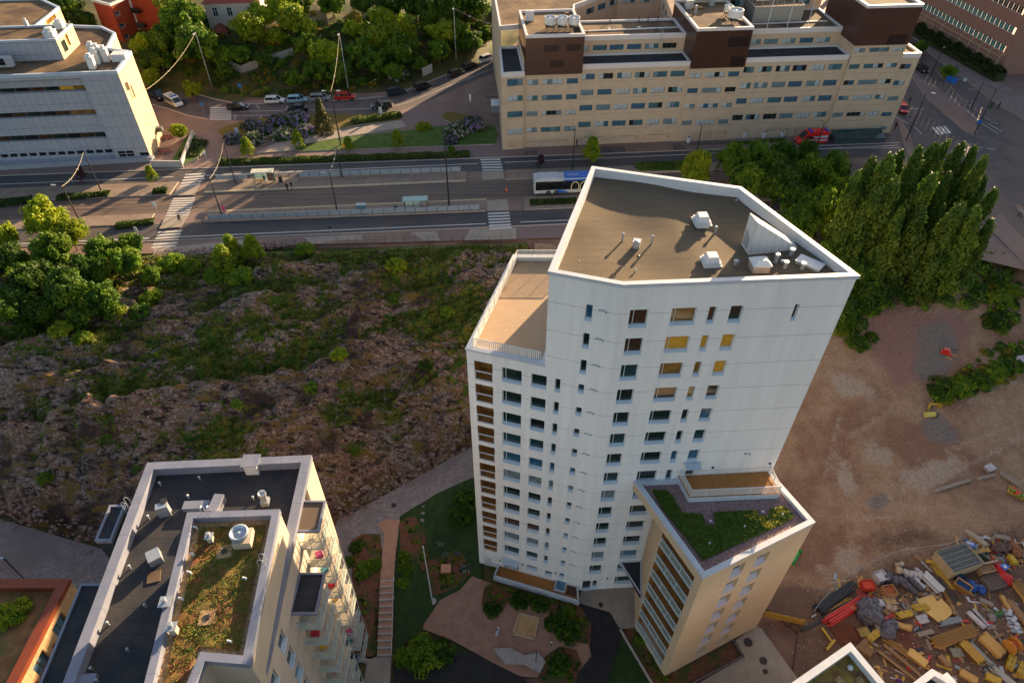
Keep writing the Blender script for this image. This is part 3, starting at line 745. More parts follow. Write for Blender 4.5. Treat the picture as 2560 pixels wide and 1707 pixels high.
mb=MB();q=[bx[0].lerp(bx[1],.15),bx[0].lerp(bx[1],.7)];n_=Vector((-.04,-.02,0));mb.face([q[0]+n_+Vector((0,0,.3)),q[1]+n_+Vector((0,0,.3)),q[1]+n_+Vector((0,0,1.25)),q[0]+n_+Vector((0,0,1.7))]);obj('door',mb,M('grey_louvre',(.30,.33,.36),lines=[('Z',.1,.03,(.15,.17,.19))]),wd)
p=P(1893,682,46.2);mb=MB();mb.box((p.x,p.y,46.2),(1.35,1.1,1.0),.05,1);mb.box((p.x,p.y,47.2),(1.5,1.25,.1),.05,0);mb.box((p.x,p.y,47.3),(1.4,1.15,.3),.05,0,.5);obj('ventilation_unit',mb,[m_white_m,M('copper_tinted_sheet',(.42,.33,.29),(.5,.42,.36),sc_=2,metal=.4,rough=.35)],rf)
p=P(2018,676,46.2);mb=MB();mb.box((p.x,p.y,46.2),(1.9,1.0,.75),-.75,1);mb.box((p.x,p.y,46.95),(2.0,1.1,.08),-.75,0);obj('ventilation_unit',mb,[m_white_m,m_metal],rf)
for u,v,h in ((1935,665,.9),(1973,650,.8),(1958,680,.75),(2000,685,.8)):
    p=P(u,v,46.2);mb=MB();mb.box((p.x,p.y,46.2),(.5,.5,.3),.3);mb.lathe((p.x,p.y,46.5),[(.16,0),(.16,h-.2),(.21,h-.18),(.21,h),(.15,h)],14);obj('vent_pipe',mb,m_metal,rf)
mb=MB();p=P(1963,688,46.2);mb.box((p.x,p.y,46.2),(.22,1.5,.15),-.5);obj('timber',mb,m_wood,rf)
# roof terrace of the lower block
TT=[TF,TA,TE,TG];ti=inset(TT,.5)
mb=MB();mb.face([(p[0],p[1],36.9) for p in inset(TT,.05)]);obj('terrace_deck',mb,m_deck,tw)
mb=MB();oo=inset(TT,-.08);mb.ring(oo,inset(TT,.42),37.2,36.9,37.42);obj('terrace_coping',mb,m_coping,tw)
ti=inset(TT,.5);ti=[Vector(p) for p in ti]
# order: find corners near F,A,E,G
nr=lambda q:min(ti,key=lambda p:(p-Vector(q)).length)
railing([nr(TE),nr(TG),nr(TF),nr(TA)],37.0,1.35,tw,'terrace_railing')
# wall vents beside the small windows
for k in range(14):
    F,o,z=(F1b,sA,44.6-3*k) if k<3 else (F1,0,44.6-3*k);mb=MB()
    for dq in (0,.28,.5):
        p=Vector(F.pt(11.35+dq-o,z-.12*(dq>0),.06));mb.box((p.x,p.y,z-.1*(dq>.4)),(.12,.14,.12),F.ang())
    obj('wall_vent',mb,m_metal,tw)
for q,z in ((14.4,26.0),(14.8,25.9),(11.6,24.0),(17.3,24.2)):
    p=F2.pt(q,z,.05);mb=MB();mb.tube(F2.pt(q,z,-.02),F2.pt(q,z,.12),.12,10);obj('wall_vent',mb,m_dkmetal if z<25 else m_metal,tw)
for F,q,z in ((F1,2.75,1.9),(F1,5.6,2.3),(F1,9.75,2.6),(F2,3.2,2.6)):
    p=F.pt(q,z,.07);mb=MB();mb.tube(p,(p[0],p[1],z+.3),.07,8);obj('wall_lamp',mb,m_dkmetal,tw)
# terrace door with its little canopy
mb=MB();q0,q1,z0,z1,d=door_h;mb.face([F2.pt(q0,z0,-.2),F2.pt(q1,z0,-.2),F2.pt(q1,z1,-.2),F2.pt(q0,z1,-.2)]);dr=obj('door',mb,M('brown_door',(.10,.04,.02),rough=.4),tw)
mb=MB();mb.face([F2.pt(8.6,25.1,.0),F2.pt(10.1,25.1,0),F2.pt(10.1,24.95,.9),F2.pt(8.6,24.95,.9)]);mb.face([F2.pt(8.6,25.03,.0),F2.pt(10.1,25.03,0),F2.pt(10.1,24.9,.9),F2.pt(8.6,24.9,.9)]);obj('door_canopy',mb,m_copb,dr)
mb=MB();mb.face([F1.pt(3.2,3.1,0),F1.pt(5.25,3.1,0),F1.pt(5.25,2.9,.9),F1.pt(3.2,2.9,.9)]);obj('door_canopy',mb,m_copb,tw)
mb=MB();p=F1.pt(1.2,0,.03);mb.box(p,(.9,.06,2.1),F1.ang());obj('door',mb,m_white_m,tw)
# lower wing
wb1=(15.18,40.17);wb2=(14.53,35.22)
F3=Fac(wb2,W2,0,21.0);F4=Fac(W2,W3,0,22.4);F5=Fac(W3,W4,0,22.4)
for k in range(7):
    F4.hole(3.7,5.2,18.95-3*k if k<6 else 1.35,21.15-3*k,.5);F4.hole(6.6,8.2,18.85-3*k if k<6 else 1.3,20.85-3*k,.5)
mb=MB();F4.wall(mb,0);F5.wall(mb,0)
def q3(a,b,z0,z1,m=0):mb.face([(a[0],a[1],z0),(b[0],b[1],z0),(b[0],b[1],z1),(a[0],a[1],z1)],m)
q3(wb1,wb2,0,21.0)
F3.hole(.12,F3.L-.85,.9,20.95,2.1);F3.wall(mb)
Fs=Fac(W1,W2,21.0,22.4);Fs.wall(mb)
mb.face([(W1[0],W1[1],21),(wb1[0],wb1[1],21),(wb2[0],wb2[1],21)],0)
wg=obj('wing',mb,m_wing,tw)
ww=[]
for k in range(7):
    for q0,q1,zt,zb in ((3.7,5.2,21.15-3*k,19.55-3*k),(6.6,8.2,20.85-3*k,19.35-3*k)):
        zb=max(zb,1.5)
        ww.append(window(F4,wg,q0,q1,zb,zt,.45,(.2,),m_frame,g_teal if k%3 else g_dark,None))
        mb=MB();mb.face([F4.pt(q0,zb,-.44),F4.pt(q1,zb,-.44),F4.pt(q1,zb-.55,.03),F4.pt(q0,zb-.55,.03)]);obj('sill',mb,m_sill,ww[-1]) if False else obj('window_sill',mb,M('pale_sill_slope',(.42,.40,.46),rough=.5),wg)
# wing balconies
for k in range(7):
    zf=18.82-3*k if k<6 else .9
    mb=MB();a,b=.14,F3.L-.87;d=2.05;z0=18.82-3*k
    if k<7:
        mb.face([F3.pt(a,z0,0),F3.pt(b,z0,0),F3.pt(b,z0,-d),F3.pt(a,z0,-d)],0)
        mb.face([F3.pt(a,z0-.2,0),F3.pt(b,z0-.2,0),F3.pt(b,z0-.2,-d),F3.pt(a,z0-.2,-d)],0)
        mb.face([F3.pt(a,z0-.2,.01),F3.pt(b,z0-.2,.01),F3.pt(b,z0,.01),F3.pt(a,z0,.01)],1)
        mb.face([F3.pt(a,z0,-d+.01),F3.pt(b,z0,-d+.01),F3.pt(b,z0+2.8,-d+.01),F3.pt(a,z0+2.8,-d+.01)],0)
        for q in (a,b-.01):mb.face([F3.pt(q,z0,0),F3.pt(q,z0,-d),F3.pt(q,z0+2.8,-d),F3.pt(q,z0+2.8,0)],0)
        bo=obj('balcony',mb,[m_wood,m_white_m],wg)
        mb=MB();pa,pb=Vector(F3.pt(a,0,.02)),Vector(F3.pt(b,0,.02));c=(pa+pb)/2;mb.box((c.x,c.y,z0+1.15),((pb-pa).length,.10,.1),F3.ang());mb.box((c.x,c.y,z0-.08),((pb-pa).length,.12,.18),F3.ang());[mb.box(F3.pt(a+(b-a)*t_,z0,.02),(.06,.08,1.2),F3.ang()) for t_ in (.01,.34,.67,.99)];ra=obj('railing',mb,M('aluminium_rail',(.52,.58,.60),rough=.3,spec=.6),bo)
        mb=MB();mb.face([F3.pt(a,z0+.1,.01),F3.pt(b,z0+.1,.01),F3.pt(b,z0+1.15,.01),F3.pt(a,z0+1.15,.01)]);obj('glass_panel',mb,m_clear,ra)
# wing roof with gravel, planting and the long terrace
WR=[W1,W2,W3,W4];wi=inset(WR,.45)
m_redgravel=M('red_brown_roof_gravel',(.17,.10,.10),(.30,.20,.19),sc_=5,bump=.8,bsc=12,lo=.4,hi=.6)
m_sedum=M('green_sedum',(.035,.055,.008),(.10,.095,.02),sc_=1.4,bump=1,bsc=9,detail=8,c3=(.05,.08,.01),sc3=.5,bdist=.15)
m_sedum2=M('autumn_sedum',(.07,.09,.012),(.30,.17,.04),sc_=1.1,bump=1,bsc=7,detail=9,c3=(.22,.065,.03),sc3=.4,bdist=.2,rdet=.75)
mb=MB();mb.face([(p[0],p[1],22.05) for p in inset(WR,.1)]);wr=obj('wing_roof',mb,m_redgravel,tw)
mb=MB();mb.ring(inset(WR,-.06),wi,22.15,22.0,22.46);obj('parapet',mb,m_coping,wr)
z4=lambda x,y:(1560+x*.3489,1160+y*.3489)
gp_=[P(*z4(*q),22.15) for q in ((205,185),(300,185),(345,225),(420,350),(560,355),(590,440),(660,440),(640,345),(950,330),(960,370),(1030,370),(1045,320),(1150,300),(1220,380),(1130,430),(800,580),(565,690),(440,520),(270,310))]
mb=MB();n_=len(gp_);c2=ccw(gp_)
for i in range(n_):a,b=c2[i],c2[(i+1)%n_];mb.face([(a[0],a[1],22.06),(b[0],b[1],22.06),(b[0],b[1],22.2),(a[0],a[1],22.2)])
mb.face([(p[0],p[1],22.2) for p in c2]);obj('roof_garden',mb,m_sedum,wr)
for q in ((620,410),(993,342)):
    p=P(*z4(*q),22.1);mb=MB();mb.box((p.x,p.y,22.06),(.55,.55,.1),.2);mb.box((p.x,p.y,22.16),(.2,.2,.06),.2,1);obj('roof_drain',mb,[m_redgravel,m_white_m],wr)
def roof_tufts(name,poly,z,n,mats,parent,seed,leaf=.07,h=.22,split=None):
    rg=np.random.RandomState(seed);pp=[Vector((a[0],a[1])) for a in poly];xs=[a.x for a in pp];ys=[a.y for a in pp];P_=[];I=[]
    while len(P_)<n:
        x,y=rg.uniform(min(xs),max(xs)),rg.uniform(min(ys),max(ys));c=False;j=len(pp)-1
        for i in range(len(pp)):
            a,b=pp[i],pp[j]
            if (a.y>y)!=(b.y>y) and x<(b.x-a.x)*(y-a.y)/(b.y-a.y)+a.x:c=not c
            j=i
        if not c:continue
        q=noise.noise((x*.9,y*.9,seed))+.5*noise.noise((x*2.7,y*2.7,seed));
        P_.append((x,y,z+max(.02,h*(.4+q)*rg.uniform(.3,1))));I.append(0 if q+rg.normal(scale=.15)<-.05 else (1 if q<.3 else 2%len(mats)) if split is None else (1 if split(x,y)+q*.5>0 else 0))
    p=np.array(P_);n=len(p);nr=rg.normal(scale=.6,size=(n,3))+np.array([0,0,.9]);nr/=np.linalg.norm(nr,axis=1)[:,None];A=np.cross(nr,rg.normal(size=(n,3)));A/=np.linalg.norm(A,axis=1)[:,None];B=np.cross(nr,A);s_=leaf*rg.uniform(.5,1.4,n)[:,None]
    V=np.stack([p-A*s_,p+B*s_,p+A*s_,p-B*s_],1).reshape(-1,3)-np.array(wloc(parent).to_translation())
    k=len(V)//4;me=bpy.data.meshes.new(name);me.from_pydata(V.tolist(),[],[tuple(range(4*i,4*i+4)) for i in range(k)])
    for m in mats:me.materials.append(m)
    me.polygons.foreach_set('material_index',np.array(I,dtype=np.int32));me.update();o=bpy.data.objects.new(name,me);C.objects.link(o);o.parent=parent;o['kind']='stuff';return o
t_g,t_d,t_y,t_r=[M('sedum_tuft_'+n_,c,tuple(q*1.6 for q in c),sc_=2,rough=.8,spec=.15) for n_,c in (('green',(.05,.085,.01)),('dark',(.025,.045,.008)),('yellow',(.22,.20,.02)),('rust',(.24,.075,.02)))]
qy=P(*z4(1130,370),22.2);roof_tufts('sedum_plants',gp_,22.2,7000,[t_g,t_y],wr,4,.07,.12,lambda x,y:1-math.hypot((x-qy.x)*.55,(y-qy.y)*1.0)/1.6)
for q in ((610,575),(860,455),(1130,370)):pipe(*z4(*q),r=.06,h=.3,z=22.2,parent=wr)
dk=[P(*z4(*q),22.75) for q in ((395,130),(1005,82),(1128,168),(1120,215),(478,250))]
dkp=[(P(*z4(425,110),22.85)),(P(*z4(470,240),22.85)),(P(*z4(1120,212),22.85)),(P(*z4(1010,85),22.85))]
dkp[3]=Vector((F2.pt(17.5,0,.05)[0],F2.pt(17.5,0,.05)[1],0));dkp[0]=Vector((F2.pt(8.3,0,.05)[0],F2.pt(8.3,0,.05)[1],0))
mb=MB();mb.prism(dkp,22.06,22.85,0,1);td=obj('terrace_deck',mb,[m_coping,m_deckb],wr)
di=[Vector(p) for p in inset(dkp,.12)];nd=lambda q:min(di,key=lambda p:(p-Vector((q[0],q[1]))).length)
railing([nd(dkp[0]),nd(dkp[1]),nd(dkp[2]),nd(dkp[3])],22.86,1.1,td,'railing')
# entrance canopy
cz=6.4;cp=[P(1552,1404,cz),P(1604,1400,cz),P(1632,1440,cz),P(1665,1560,cz),P(1611,1502,cz)];cp=[cp[0],cp[1],Vector((14.5,35.3,0)),cp[4]]
cp[0]=Vector(F2.pt(4.3,0,.02));cp[1]=Vector(F2.pt(6.8,0,.02))
mb=MB();mb.prism(cp,cz-.35,cz,1,0,bottom=True);ca=obj('entrance_canopy',mb,[m_felt,m_coping],tw);mb=MB();mb.ring(inset(cp,-.02),inset(cp,.12),cz-.3,cz,cz+.12);obj('canopy_edge',mb,m_coping,ca)
# patio wall, deck and glass box on the ground floor
pw=[P(1246.7,1406,0),P(1236,1449,0),P(1445,1513,0),P(1453,1476,0)]
q0=F1.pt(2.6,0,0);q1=F1.pt(12.5,0,0)
pw=[(q0[0],q0[1]),(P(1236,1449,0).x,P(1236,1449,0).y),(P(1445,1512,0).x,P(1445,1512,0).y),(q1[0],q1[1])]
mb=MB();mb.prism(pw,-.1,.55,0,1);pt=obj('patio',mb,[m_coping,m_deckb],tw)
mb=MB()
for a,b in zip(pw,pw[1:]):
    a,b=Vector(a),Vector(b);c=(a+b)/2;d=b-a;mb.box((c.x,c.y,-.1),(d.length+.15,.16,1.25),math.atan2(d.y,d.x))
obj('patio_wall',mb,m_coping,pt)
p=P(1401,1464,1.0);mb=MB();a_=F1.ang()
mb.box((p.x,p.y,.5),(1.35,1.35,.55),a_,0);mb.box((p.x,p.y,1.05),(1.12,1.12,.05),a_,1);obj('skylight',mb,[m_white_m,g_sky],pt)
mb=MB();p=P(1430,1474,.8);mb.box((p.x,p.y,.5),(1.2,1.15,.1),a_,0);obj('planting_bed',mb,M('dark_bark',(.08,.03,.02),(.12,.06,.035),sc_=6,bump=.6),pt)
# ================================================================ pale stepped office block along the street
m_off=M('cream_concrete_panels',(.50,.39,.28),(.44,.345,.25),sc_=.5,rough=.85,bump=.1,bsc=9,lines=[('Z',3.22,.06,(.28,.22,.16),0,-.1)])
m_offcop=M('pale_coping',(.58,.55,.55),rough=.5)
m_brown=M('dark_brown_cladding',(.045,.018,.014),(.06,.024,.018),sc_=.4,rough=.35,spec=.5,lines=[('X',1.7,.03,(.03,.012,.01))])
m_offwin=M('dark_window_frame',(.10,.10,.10),rough=.5)
og=[M('office_glass_%s'%n,c,tuple(x*.7 for x in c),sc_=1.3,rough=.12,spec=.5,detail=2) for n,c in (('teal',(.06,.16,.20)),('pale',(.44,.52,.56)),('blue',(.05,.13,.22)),('mid',(.16,.25,.30)),('dark',(.02,.025,.025)))]
OA=math.atan2(130.19-125.98,52.73-2.86);O0=(2.86,125.98,ZS)
ob=thing('office_building','long cream panelled office block with three dark brown roof boxes behind the street','building',O0,OA)
OM=Matrix.Translation(Vector(O0))@Matrix.Rotation(OA,4,'Z');OI=OM.inverted()
def OL(u,v,z):return OI@P(u,v,z)
h14=lambda z:z-ZS
ow=[];owz=[]
def ofwin(F,q0,q1,z0,z1,n,root=None,r=rnd):
    F.hole(q0,q1,z0,z1,.22);b_=r.randrange(10);g=tuple(og[[1,1,0,3,1,2,3,4,1,0][(b_+ (r.randrange(10) if r.random()<.45 else 0))%10]] for _ in range(n)) if b_<8 else (og[b_-6],)*n
    owz.append((F,q0,q1,z0,z1,n,g))
mbw=MB()
F=Fac((-4.6,-.7),(-.35,-.35),0,h14(29.3))
for zb,zt in ((26.9,28.0),(23.9,24.8),(20.7,21.7),(17.2,18.2)):ofwin(F,1.0,4.0,h14(zb)-.08,h14(zt)+.12,3)
F.hole(1.2,3.8,.5,1.6,.4);F.wall(mbw,0,None,True)
F=Fac((-.35,0),(10.35,0),0,h14(28.7))
for zb,zt in ((26.6,27.65),(23.6,24.6),(20.55,21.5),(17.15,18.15)):
    for a,b,n in ((.25,2.35,2),(3.1,7.0,4),(7.75,9.9,2)):ofwin(F,a+.3,b+.3,h14(zb),h14(zt),n)
for a,b in ((.5,2.6),(3.4,7.4),(7.8,9.)):F.hole(a,b,1.0,1.6,.3)
F.wall(mbw,0,None,True)
F=Fac((10.35,.15),(31,.15),0,h14(29.9))
for zb,zt in ((27.3,28.2),(24.25,25.15),(21.2,22.15),(17.8,18.75)):
    for a in (.15,3.4,6.9,10.3,13.75,17.15):ofwin(F,a,a+(2.5 if a<1 else 2.75),h14(zb)-.08,h14(zt)+.12,3)
for a in (.0,6.8,13.4):
    F.hole(a+.35,a+.95,.9,1.7,.25);F.hole(a+.95,a+5.0,1.5,1.7,.2);F.hole(a+5.0,a+5.6,.9,1.7,.25)
F.wall(mbw,0,None,True)
F=Fac((31,0),(41.35,0),0,h14(28.9))
for zb,zt in ((26.9,27.9),(23.9,24.9),(20.8,21.75),(17.4,18.35)):
    for a,b,n in ((.3,2.35,2),(3.15,7.0,4),(7.7,9.85,2)):ofwin(F,a,b,h14(zb),h14(zt),n)
for a,b in ((3.2,6.9),(7.6,9.9)):F.hole(a,b,.3,1.9,.5)
F.wall(mbw,0,None,True)
F=Fac((41.35,.15),(61.8,.15),0,h14(30.1))
for zb,zt in ((27.55,28.5),(24.45,25.4),(21.4,22.35),(18.0,18.95)):
    for a in (.25,3.0,6.55,9.85,13.45,16.85):ofwin(F,a,a+(2.1 if a<1 else 2.75),h14(zb)-.08,h14(zt)+.12,3)
for a in (7.5,13.6):
    F.hole(a+.35,a+.95,.9,1.8,.25);F.hole(a+.95,a+4.9,1.6,1.8,.2);F.hole(a+4.9,a+5.5,.9,1.8,.25)
F.wall(mbw,0,None,True)
F=Fac((61.8,-.3),(72.1,-.3),0,h14(32.1))
for zb,zt in ((30.8,31.6),(27.7,28.6),(24.55,25.5),(21.5,22.4),(18.05,18.95)):
    for a,b,n in ((.3,2.4,2),(3.2,7.1,4),(7.8,9.9,2)):ofwin(F,a,b,h14(zb),h14(zt),n)
F.wall(mbw,0,None,True)
F=Fac((72.1,0),(75.9,0),0,h14(30.1))
for zb,zt in ((27.2,28.2),(24.0,25.),(20.9,21.8),(17.6,18.5),(14.7,15.5)):ofwin(F,.5,2.7,h14(zb),h14(zt),2)
F.wall(mbw,0,None,True)
def lw(a,b,z0,z1,m=0):mbw.face([(a[0],a[1],z0),(b[0],b[1],z0),(b[0],b[1],z1),(a[0],a[1],z1)],m)
lw((-4.1,14),(-4.6,-.7),0,h14(29.3));lw((-.35,13),(-.35,-.0),h14(28),h14(31.4));lw((-.35,16),(-.35,0),0,h14(29))
lw((10.35,0),(10.35,14),0,h14(30));lw((31,13),(31,0),h14(28),h14(33));lw((61.8,16),(61.8,-.3),h14(28),h14(32.9));lw((75.9,0),(75.9,16),0,h14(30.1));lw((72.1,-.3),(72.1,16),h14(29),h14(32.1))
for s_,zt_ in ((10.35,29.9),(31,29.9),(41.35,30.1),(61.8,30.1),(72.1,30.1),(-.35,29.3)):lw((s_,-.5 if s_<0 else -.3 if s_>60 else -.0),(s_,.5),0,h14(zt_));lw((s_+.004,.5),(s_+.004,-.5 if s_<0 else -.3 if s_>60 else -.0),0,h14(zt_))
# penthouse storeys set back behind a dark roof strip
Fp1=Fac((10.35,5.4),(31,5.4),h14(29.2),h14(33.1))
for a in (.4,2.9,6.1,9.5,12.9,16.4):ofwin(Fp1,a,a+2.75 if a>1 else 2.2,h14(30.6),h14(31.6),3)
Fp1.wall(mbw,0,None,True)
Fp2=Fac((41.35,5.6),(61.8,5.6),h14(29.2),h14(33.3))
for a in (2.0,5.4,8.9,12.5,15.9):ofwin(Fp2,a,a+2.75,h14(30.7),h14(31.7),3)
Fp2.wall(mbw,0,None,True)
# wings round the back courtyards
Fb1=Fac((12.5,24),(24,34),h14(22),h14(33));Fb2=Fac((24,34),(33.5,34),h14(22),h14(33));Fb3=Fac((60,36),(42,36),0,1)
for a in (4.,8.,12.):ofwin(Fb1,a,a+2.7,h14(30.2),h14(31.4),3)
for a in (.6,4.8):ofwin(Fb2,a,a+3.2,h14(30.2),h14(31.4),3)
Fb1.wall(mbw);Fb2.wall(mbw)
Fb5=Fac((41.5,17),(62,17),h14(24),h14(37));
for a in (1.5,6,10.5,15):ofwin(Fb5,a,a+3,h14(34.2),h14(35.4),3)
Fb5.wall(mbw)
Fb6=Fac((33.5,34),(31,14),h14(22),h14(33));
for a in (4.,8.,12.,16.):ofwin(Fb6,a,a+2.4,h14(30.2),h14(31.4),3)
Fb6.wall(mbw)
lw((-3.6,20),(-3.8,12),0,h14(33));lw((-3.6,20),(-3.6,45),0,h14(33))
obj('wall',mbw,m_off,ob,world=False)
for F,q0,q1,z0,z1,n,g in owz:
    wn=window(F,ob,q0,q1,z0,z1,.22,tuple((i+1)/n for i in range(n-1)),m_offwin,g,None)
    wn.matrix_basis=Matrix.Translation(Vector(F.pt(q0,z0,-.17)))@Matrix.Rotation(F.ang(),4,'Z');ow.append(wn)
limit(ob,ow)
# roofs
def oroof(poly,z,cop=.35,name='roof',mat=None,zc=.35):
    mb=MB();mb.face([(p[0],p[1],z) for p in inset(poly,.1)]);r=obj(name,mb,mat or m_felt2,ob,world=False)
    mb=MB();mb.ring(inset(poly,-.05),inset(poly,cop),z-.5,z,z+zc);obj('coping',mb,m_offcop,r,world=False);return r
oroof([(-4.6,-.7),(-.35,-.35),(-.35,12.5),(-4.1,12.5)],h14(29.0),mat=m_felt)
oroof([(10.35,.15),(31,.15),(31,5.4),(10.35,5.4)],h14(29.7),.3,mat=m_felt);oroof([(41.35,.15),(61.8,.15),(61.8,5.6),(41.35,5.6)],h14(29.9),.3,mat=m_felt)
r1=oroof([(10.35,5.4),(31,5.4),(31,13.8),(10.35,13.8)],h14(33.0));r2_=oroof([(41.35,5.6),(61.8,5.6),(61.8,17),(41.35,17)],h14(33.2))
oroof([(72.1,0),(75.9,0),(75.9,14),(72.1,14)],h14(29.9));oroof([(-4,12.5),(-.35,13),(10.35,13),(12.5,24),(24,34),(33.5,34),(33.5,50),(-3.6,50)],h14(32.9))
oroof([(31,13.8),(41.5,15),(62,17),(62,40),(33.5,40),(33.5,34)],h14(36.9))
mb=MB();mb.face([(10.35,13.8,h14(24)),(31,13.8,h14(24)),(33.5,34,h14(24)),(12.5,24,h14(24))]);obj('courtyard_roof',mb,m_felt2,ob,world=False)
mb=MB();mb.box((20.5,9.,h14(33)),(20,.3,.18),.03);mb2=MB();mb2.box((51,9.5,h14(33.2)),(19,.3,.18),.03);obj('roof_curb',mb,m_offcop,r1,world=False);obj('roof_curb',mb2,m_offcop,r2_,world=False)
boxes=[]
for a,b,z0,z1,dp in ((-.15,10.4,28.65,35.8,13.3),(31.0,41.35,28.85,36.1,15.5),(61.8,72.2,32.1,39.2,14)):
    mb=MB();poly=[(a-.05,-.45),(b+.05,-.45),(b+.05,dp),(a-.05,dp)];mb.prism(poly,h14(z0),h14(z1)-.45,0,0,bottom=True);bx_=obj('roof_box',mb,m_brown,ob,world=False)
    mb=MB();mb.face([(p[0],p[1],h14(z1)-.42) for p in inset(poly,.1)]);rr=obj('roof',mb,m_felt2,bx_,world=False);mb=MB();mb.ring(inset(poly,-.05),inset(poly,.4),h14(z1)-.5,h14(z1)-.42,h14(z1));obj('coping',mb,m_offcop,rr,world=False);boxes.append((bx_,rr,z1))
    mb=MB();
for bi,q,sz in ((0,(3.3,4.6),(2.7,1.1)),(0,(7.3,4.6),(2.7,1.1)),(0,(4.4,1.7),(2.7,1.3)),(1,(6.2,4.2),(4.,1.8)),(1,(7.4,.6),(2.6,1.8)),(2,(6.,.4),(3.6,1.8))):
    bx_,rr,z1=boxes[bi];a0=(-.15,31,61.8)[bi];z0=(28.65,28.85,32.1)[bi];mb=MB();mb.box((a0+q[0]+sz[0]/2,-.47,h14(z0)+q[1]-.4),(sz[0],.06,sz[1]));obj('louvre_panel',mb,M('black_louvre',(.015,.008,.008),lines=[('Z',.2,.05,(.04,.02,.02))],rough=.4),bx_,world=False)
def tank(u,v,z,parent,r=1.05,h=1.2,leg=1.):
    p=OL(u,v,z-.42);mb=MB();zz=h14(z)-.42
    for dx,dy in ((-1,-1),(1,-1),(1,1),(-1,1)):mb.tube((p.x+dx*r*.6,p.y+dy*r*.6,zz),(p.x+dx*r*.6,p.y+dy*r*.6,zz+leg),.06,5,1)
    mb.box((p.x,p.y,zz+leg*.55),(r*1.7,r*1.7,.2),0,1)
    mb.lathe((p.x,p.y,zz+leg),[(r*.9,0),(r,.08),(r,h),(r*.9,h+.02),(r*.82,h-.25)],20,0);mb.lathe((p.x,p.y,zz+leg+h-.3),[(r*.8,0),(.3,.02),(.25,.2)],12,2)
    return obj('roof_fan',mb,[m_white_m,m_dkmetal,m_metal],parent,world=False)
for u in (1375,1404.5,1434):tank(u,74,35.8,boxes[0][1])
tank(1835,57,36.1,boxes[1][1],1.35,1.3);tank(1818,40,36.1,boxes[1][1],.8,.8)
def lbox(u,v,z,w_,d_,h_,parent,mat,name='roof_unit',hz=0,rz_=0):
    p=OL(u,v,z);mb=MB();mb.box((p.x,p.y,h14(z)),(w_,d_,h_),rz_);return obj(name,mb,mat,parent,world=False)
for u,v in ((1319,52),(1329,52)):lbox(u,v,35.4,.8,.7,1.8,boxes[0][1],m_white_m)
lbox(1416,46,35.4,.7,.7,1.0,boxes[0][1],m_felt2,'chimney')
lbox(1721,22,35.7,1.5,1.2,1.6,boxes[1][1],m_metal);lbox(1738,35,35.7,.4,.4,1.5,boxes[1][1],m_metal,'vent_pipe');lbox(1778,14,35.7,.9,.9,1.4,boxes[1][1],m_metal);lbox(1742,22,35.7,2.2,1,.3,boxes[1][1],m_wood,'board')
for r_,pts in ((r1,((1525,55),(1597,52),(1620,52),(1645,52),(1468,86),(1640,80))),(r2_,((1880,45),(1900,45),(1915,50)))):
    for u,v in pts:
        p=OL(u,v,33.2);mb=MB();mb.tube((p.x,p.y,h14(33.0)),(p.x,p.y,h14(33.9)),.09,6);obj('vent_pipe',mb,m_dkmetal,r_,world=False)
for u,v in ((1522,72),(1597,69)):
    p=OL(u,v,33.);mb=MB();mb.lathe((p.x,p.y,h14(33)),[(.35,0),(.35,.05),(.15,.1)],10);obj('roof_drain',mb,m_white_m,r1,world=False)
# plant enclosure, masts and ladders on the right-hand penthouse
mb=MB();q=[OL(1955,46,33.4),OL(2040,43,33.4)];mb.prism([(45.5,10.5),(55.5,10.5),(55.5,15.5),(45.5,15.5)],h14(33.2),h14(36.0),0,1);en=obj('plant_enclosure',mb,[M('grey_ribbed_sheet',(.30,.29,.26),lines=[('X',.5,.08,(.16,.16,.15))]),m_felt2],ob,world=False)
railing([(45.5,15.4),(45.5,10.6),(55.5,10.6),(55.5,15.4)],h14(36.0),1.2,en,'railing',world=False,mat=m_metal,infill=None)
for s_ in (47,51,55):
    mb=MB();mb.tube((s_,6.4,h14(33.2)),(s_+.1,6.4,h14(40.5)),.07,6);obj('mast',mb,m_white_m,ob,world=False)
mb=MB()
for s_ in (18.3,18.9):mb.tube((s_-.0+7.6,5.2,h14(29.8)),(s_+7.6,5.2,h14(34.4)),.03,4)
for k in range(14):mb.tube((25.9,5.2,h14(30+.32*k)),(26.5,5.2,h14(30+.32*k)),.02,4)
obj('ladder',mb,m_metal,ob,world=False)
# ================================================================ grey panelled building at the upper left
m_grey=M('blue_grey_ribbed_panels',(.30,.315,.37),(.345,.35,.39),sc_=.6,rough=.7,bump=.1,bsc=5,lines=[('Z',2.2,.08,(.18,.19,.24),0,.3),('X',1.25,.09,(.21,.22,.27),-.1)])
m_cream=M('cream_brick_wall',(.55,.42,.25),(.50,.38,.22),sc_=1,rough=.8,lines=[('Z',.8,.06,(.36,.27,.17)),('Y',.8,.06,(.36,.27,.17))])
gb=thing('panel_building','grey panelled building with ribbon windows and sunlit cream end wall','building',(-69.98,120.9,ZS))
c0=Vector((-69.98,120.9));dl=Vector((-89.57+69.7,118.78-120.84)).normalized();cL=c0+dl*62;cR=Vector((-71.3,130.4))
Fg=Fac(cL,c0,ZS,31.3);gw=[]
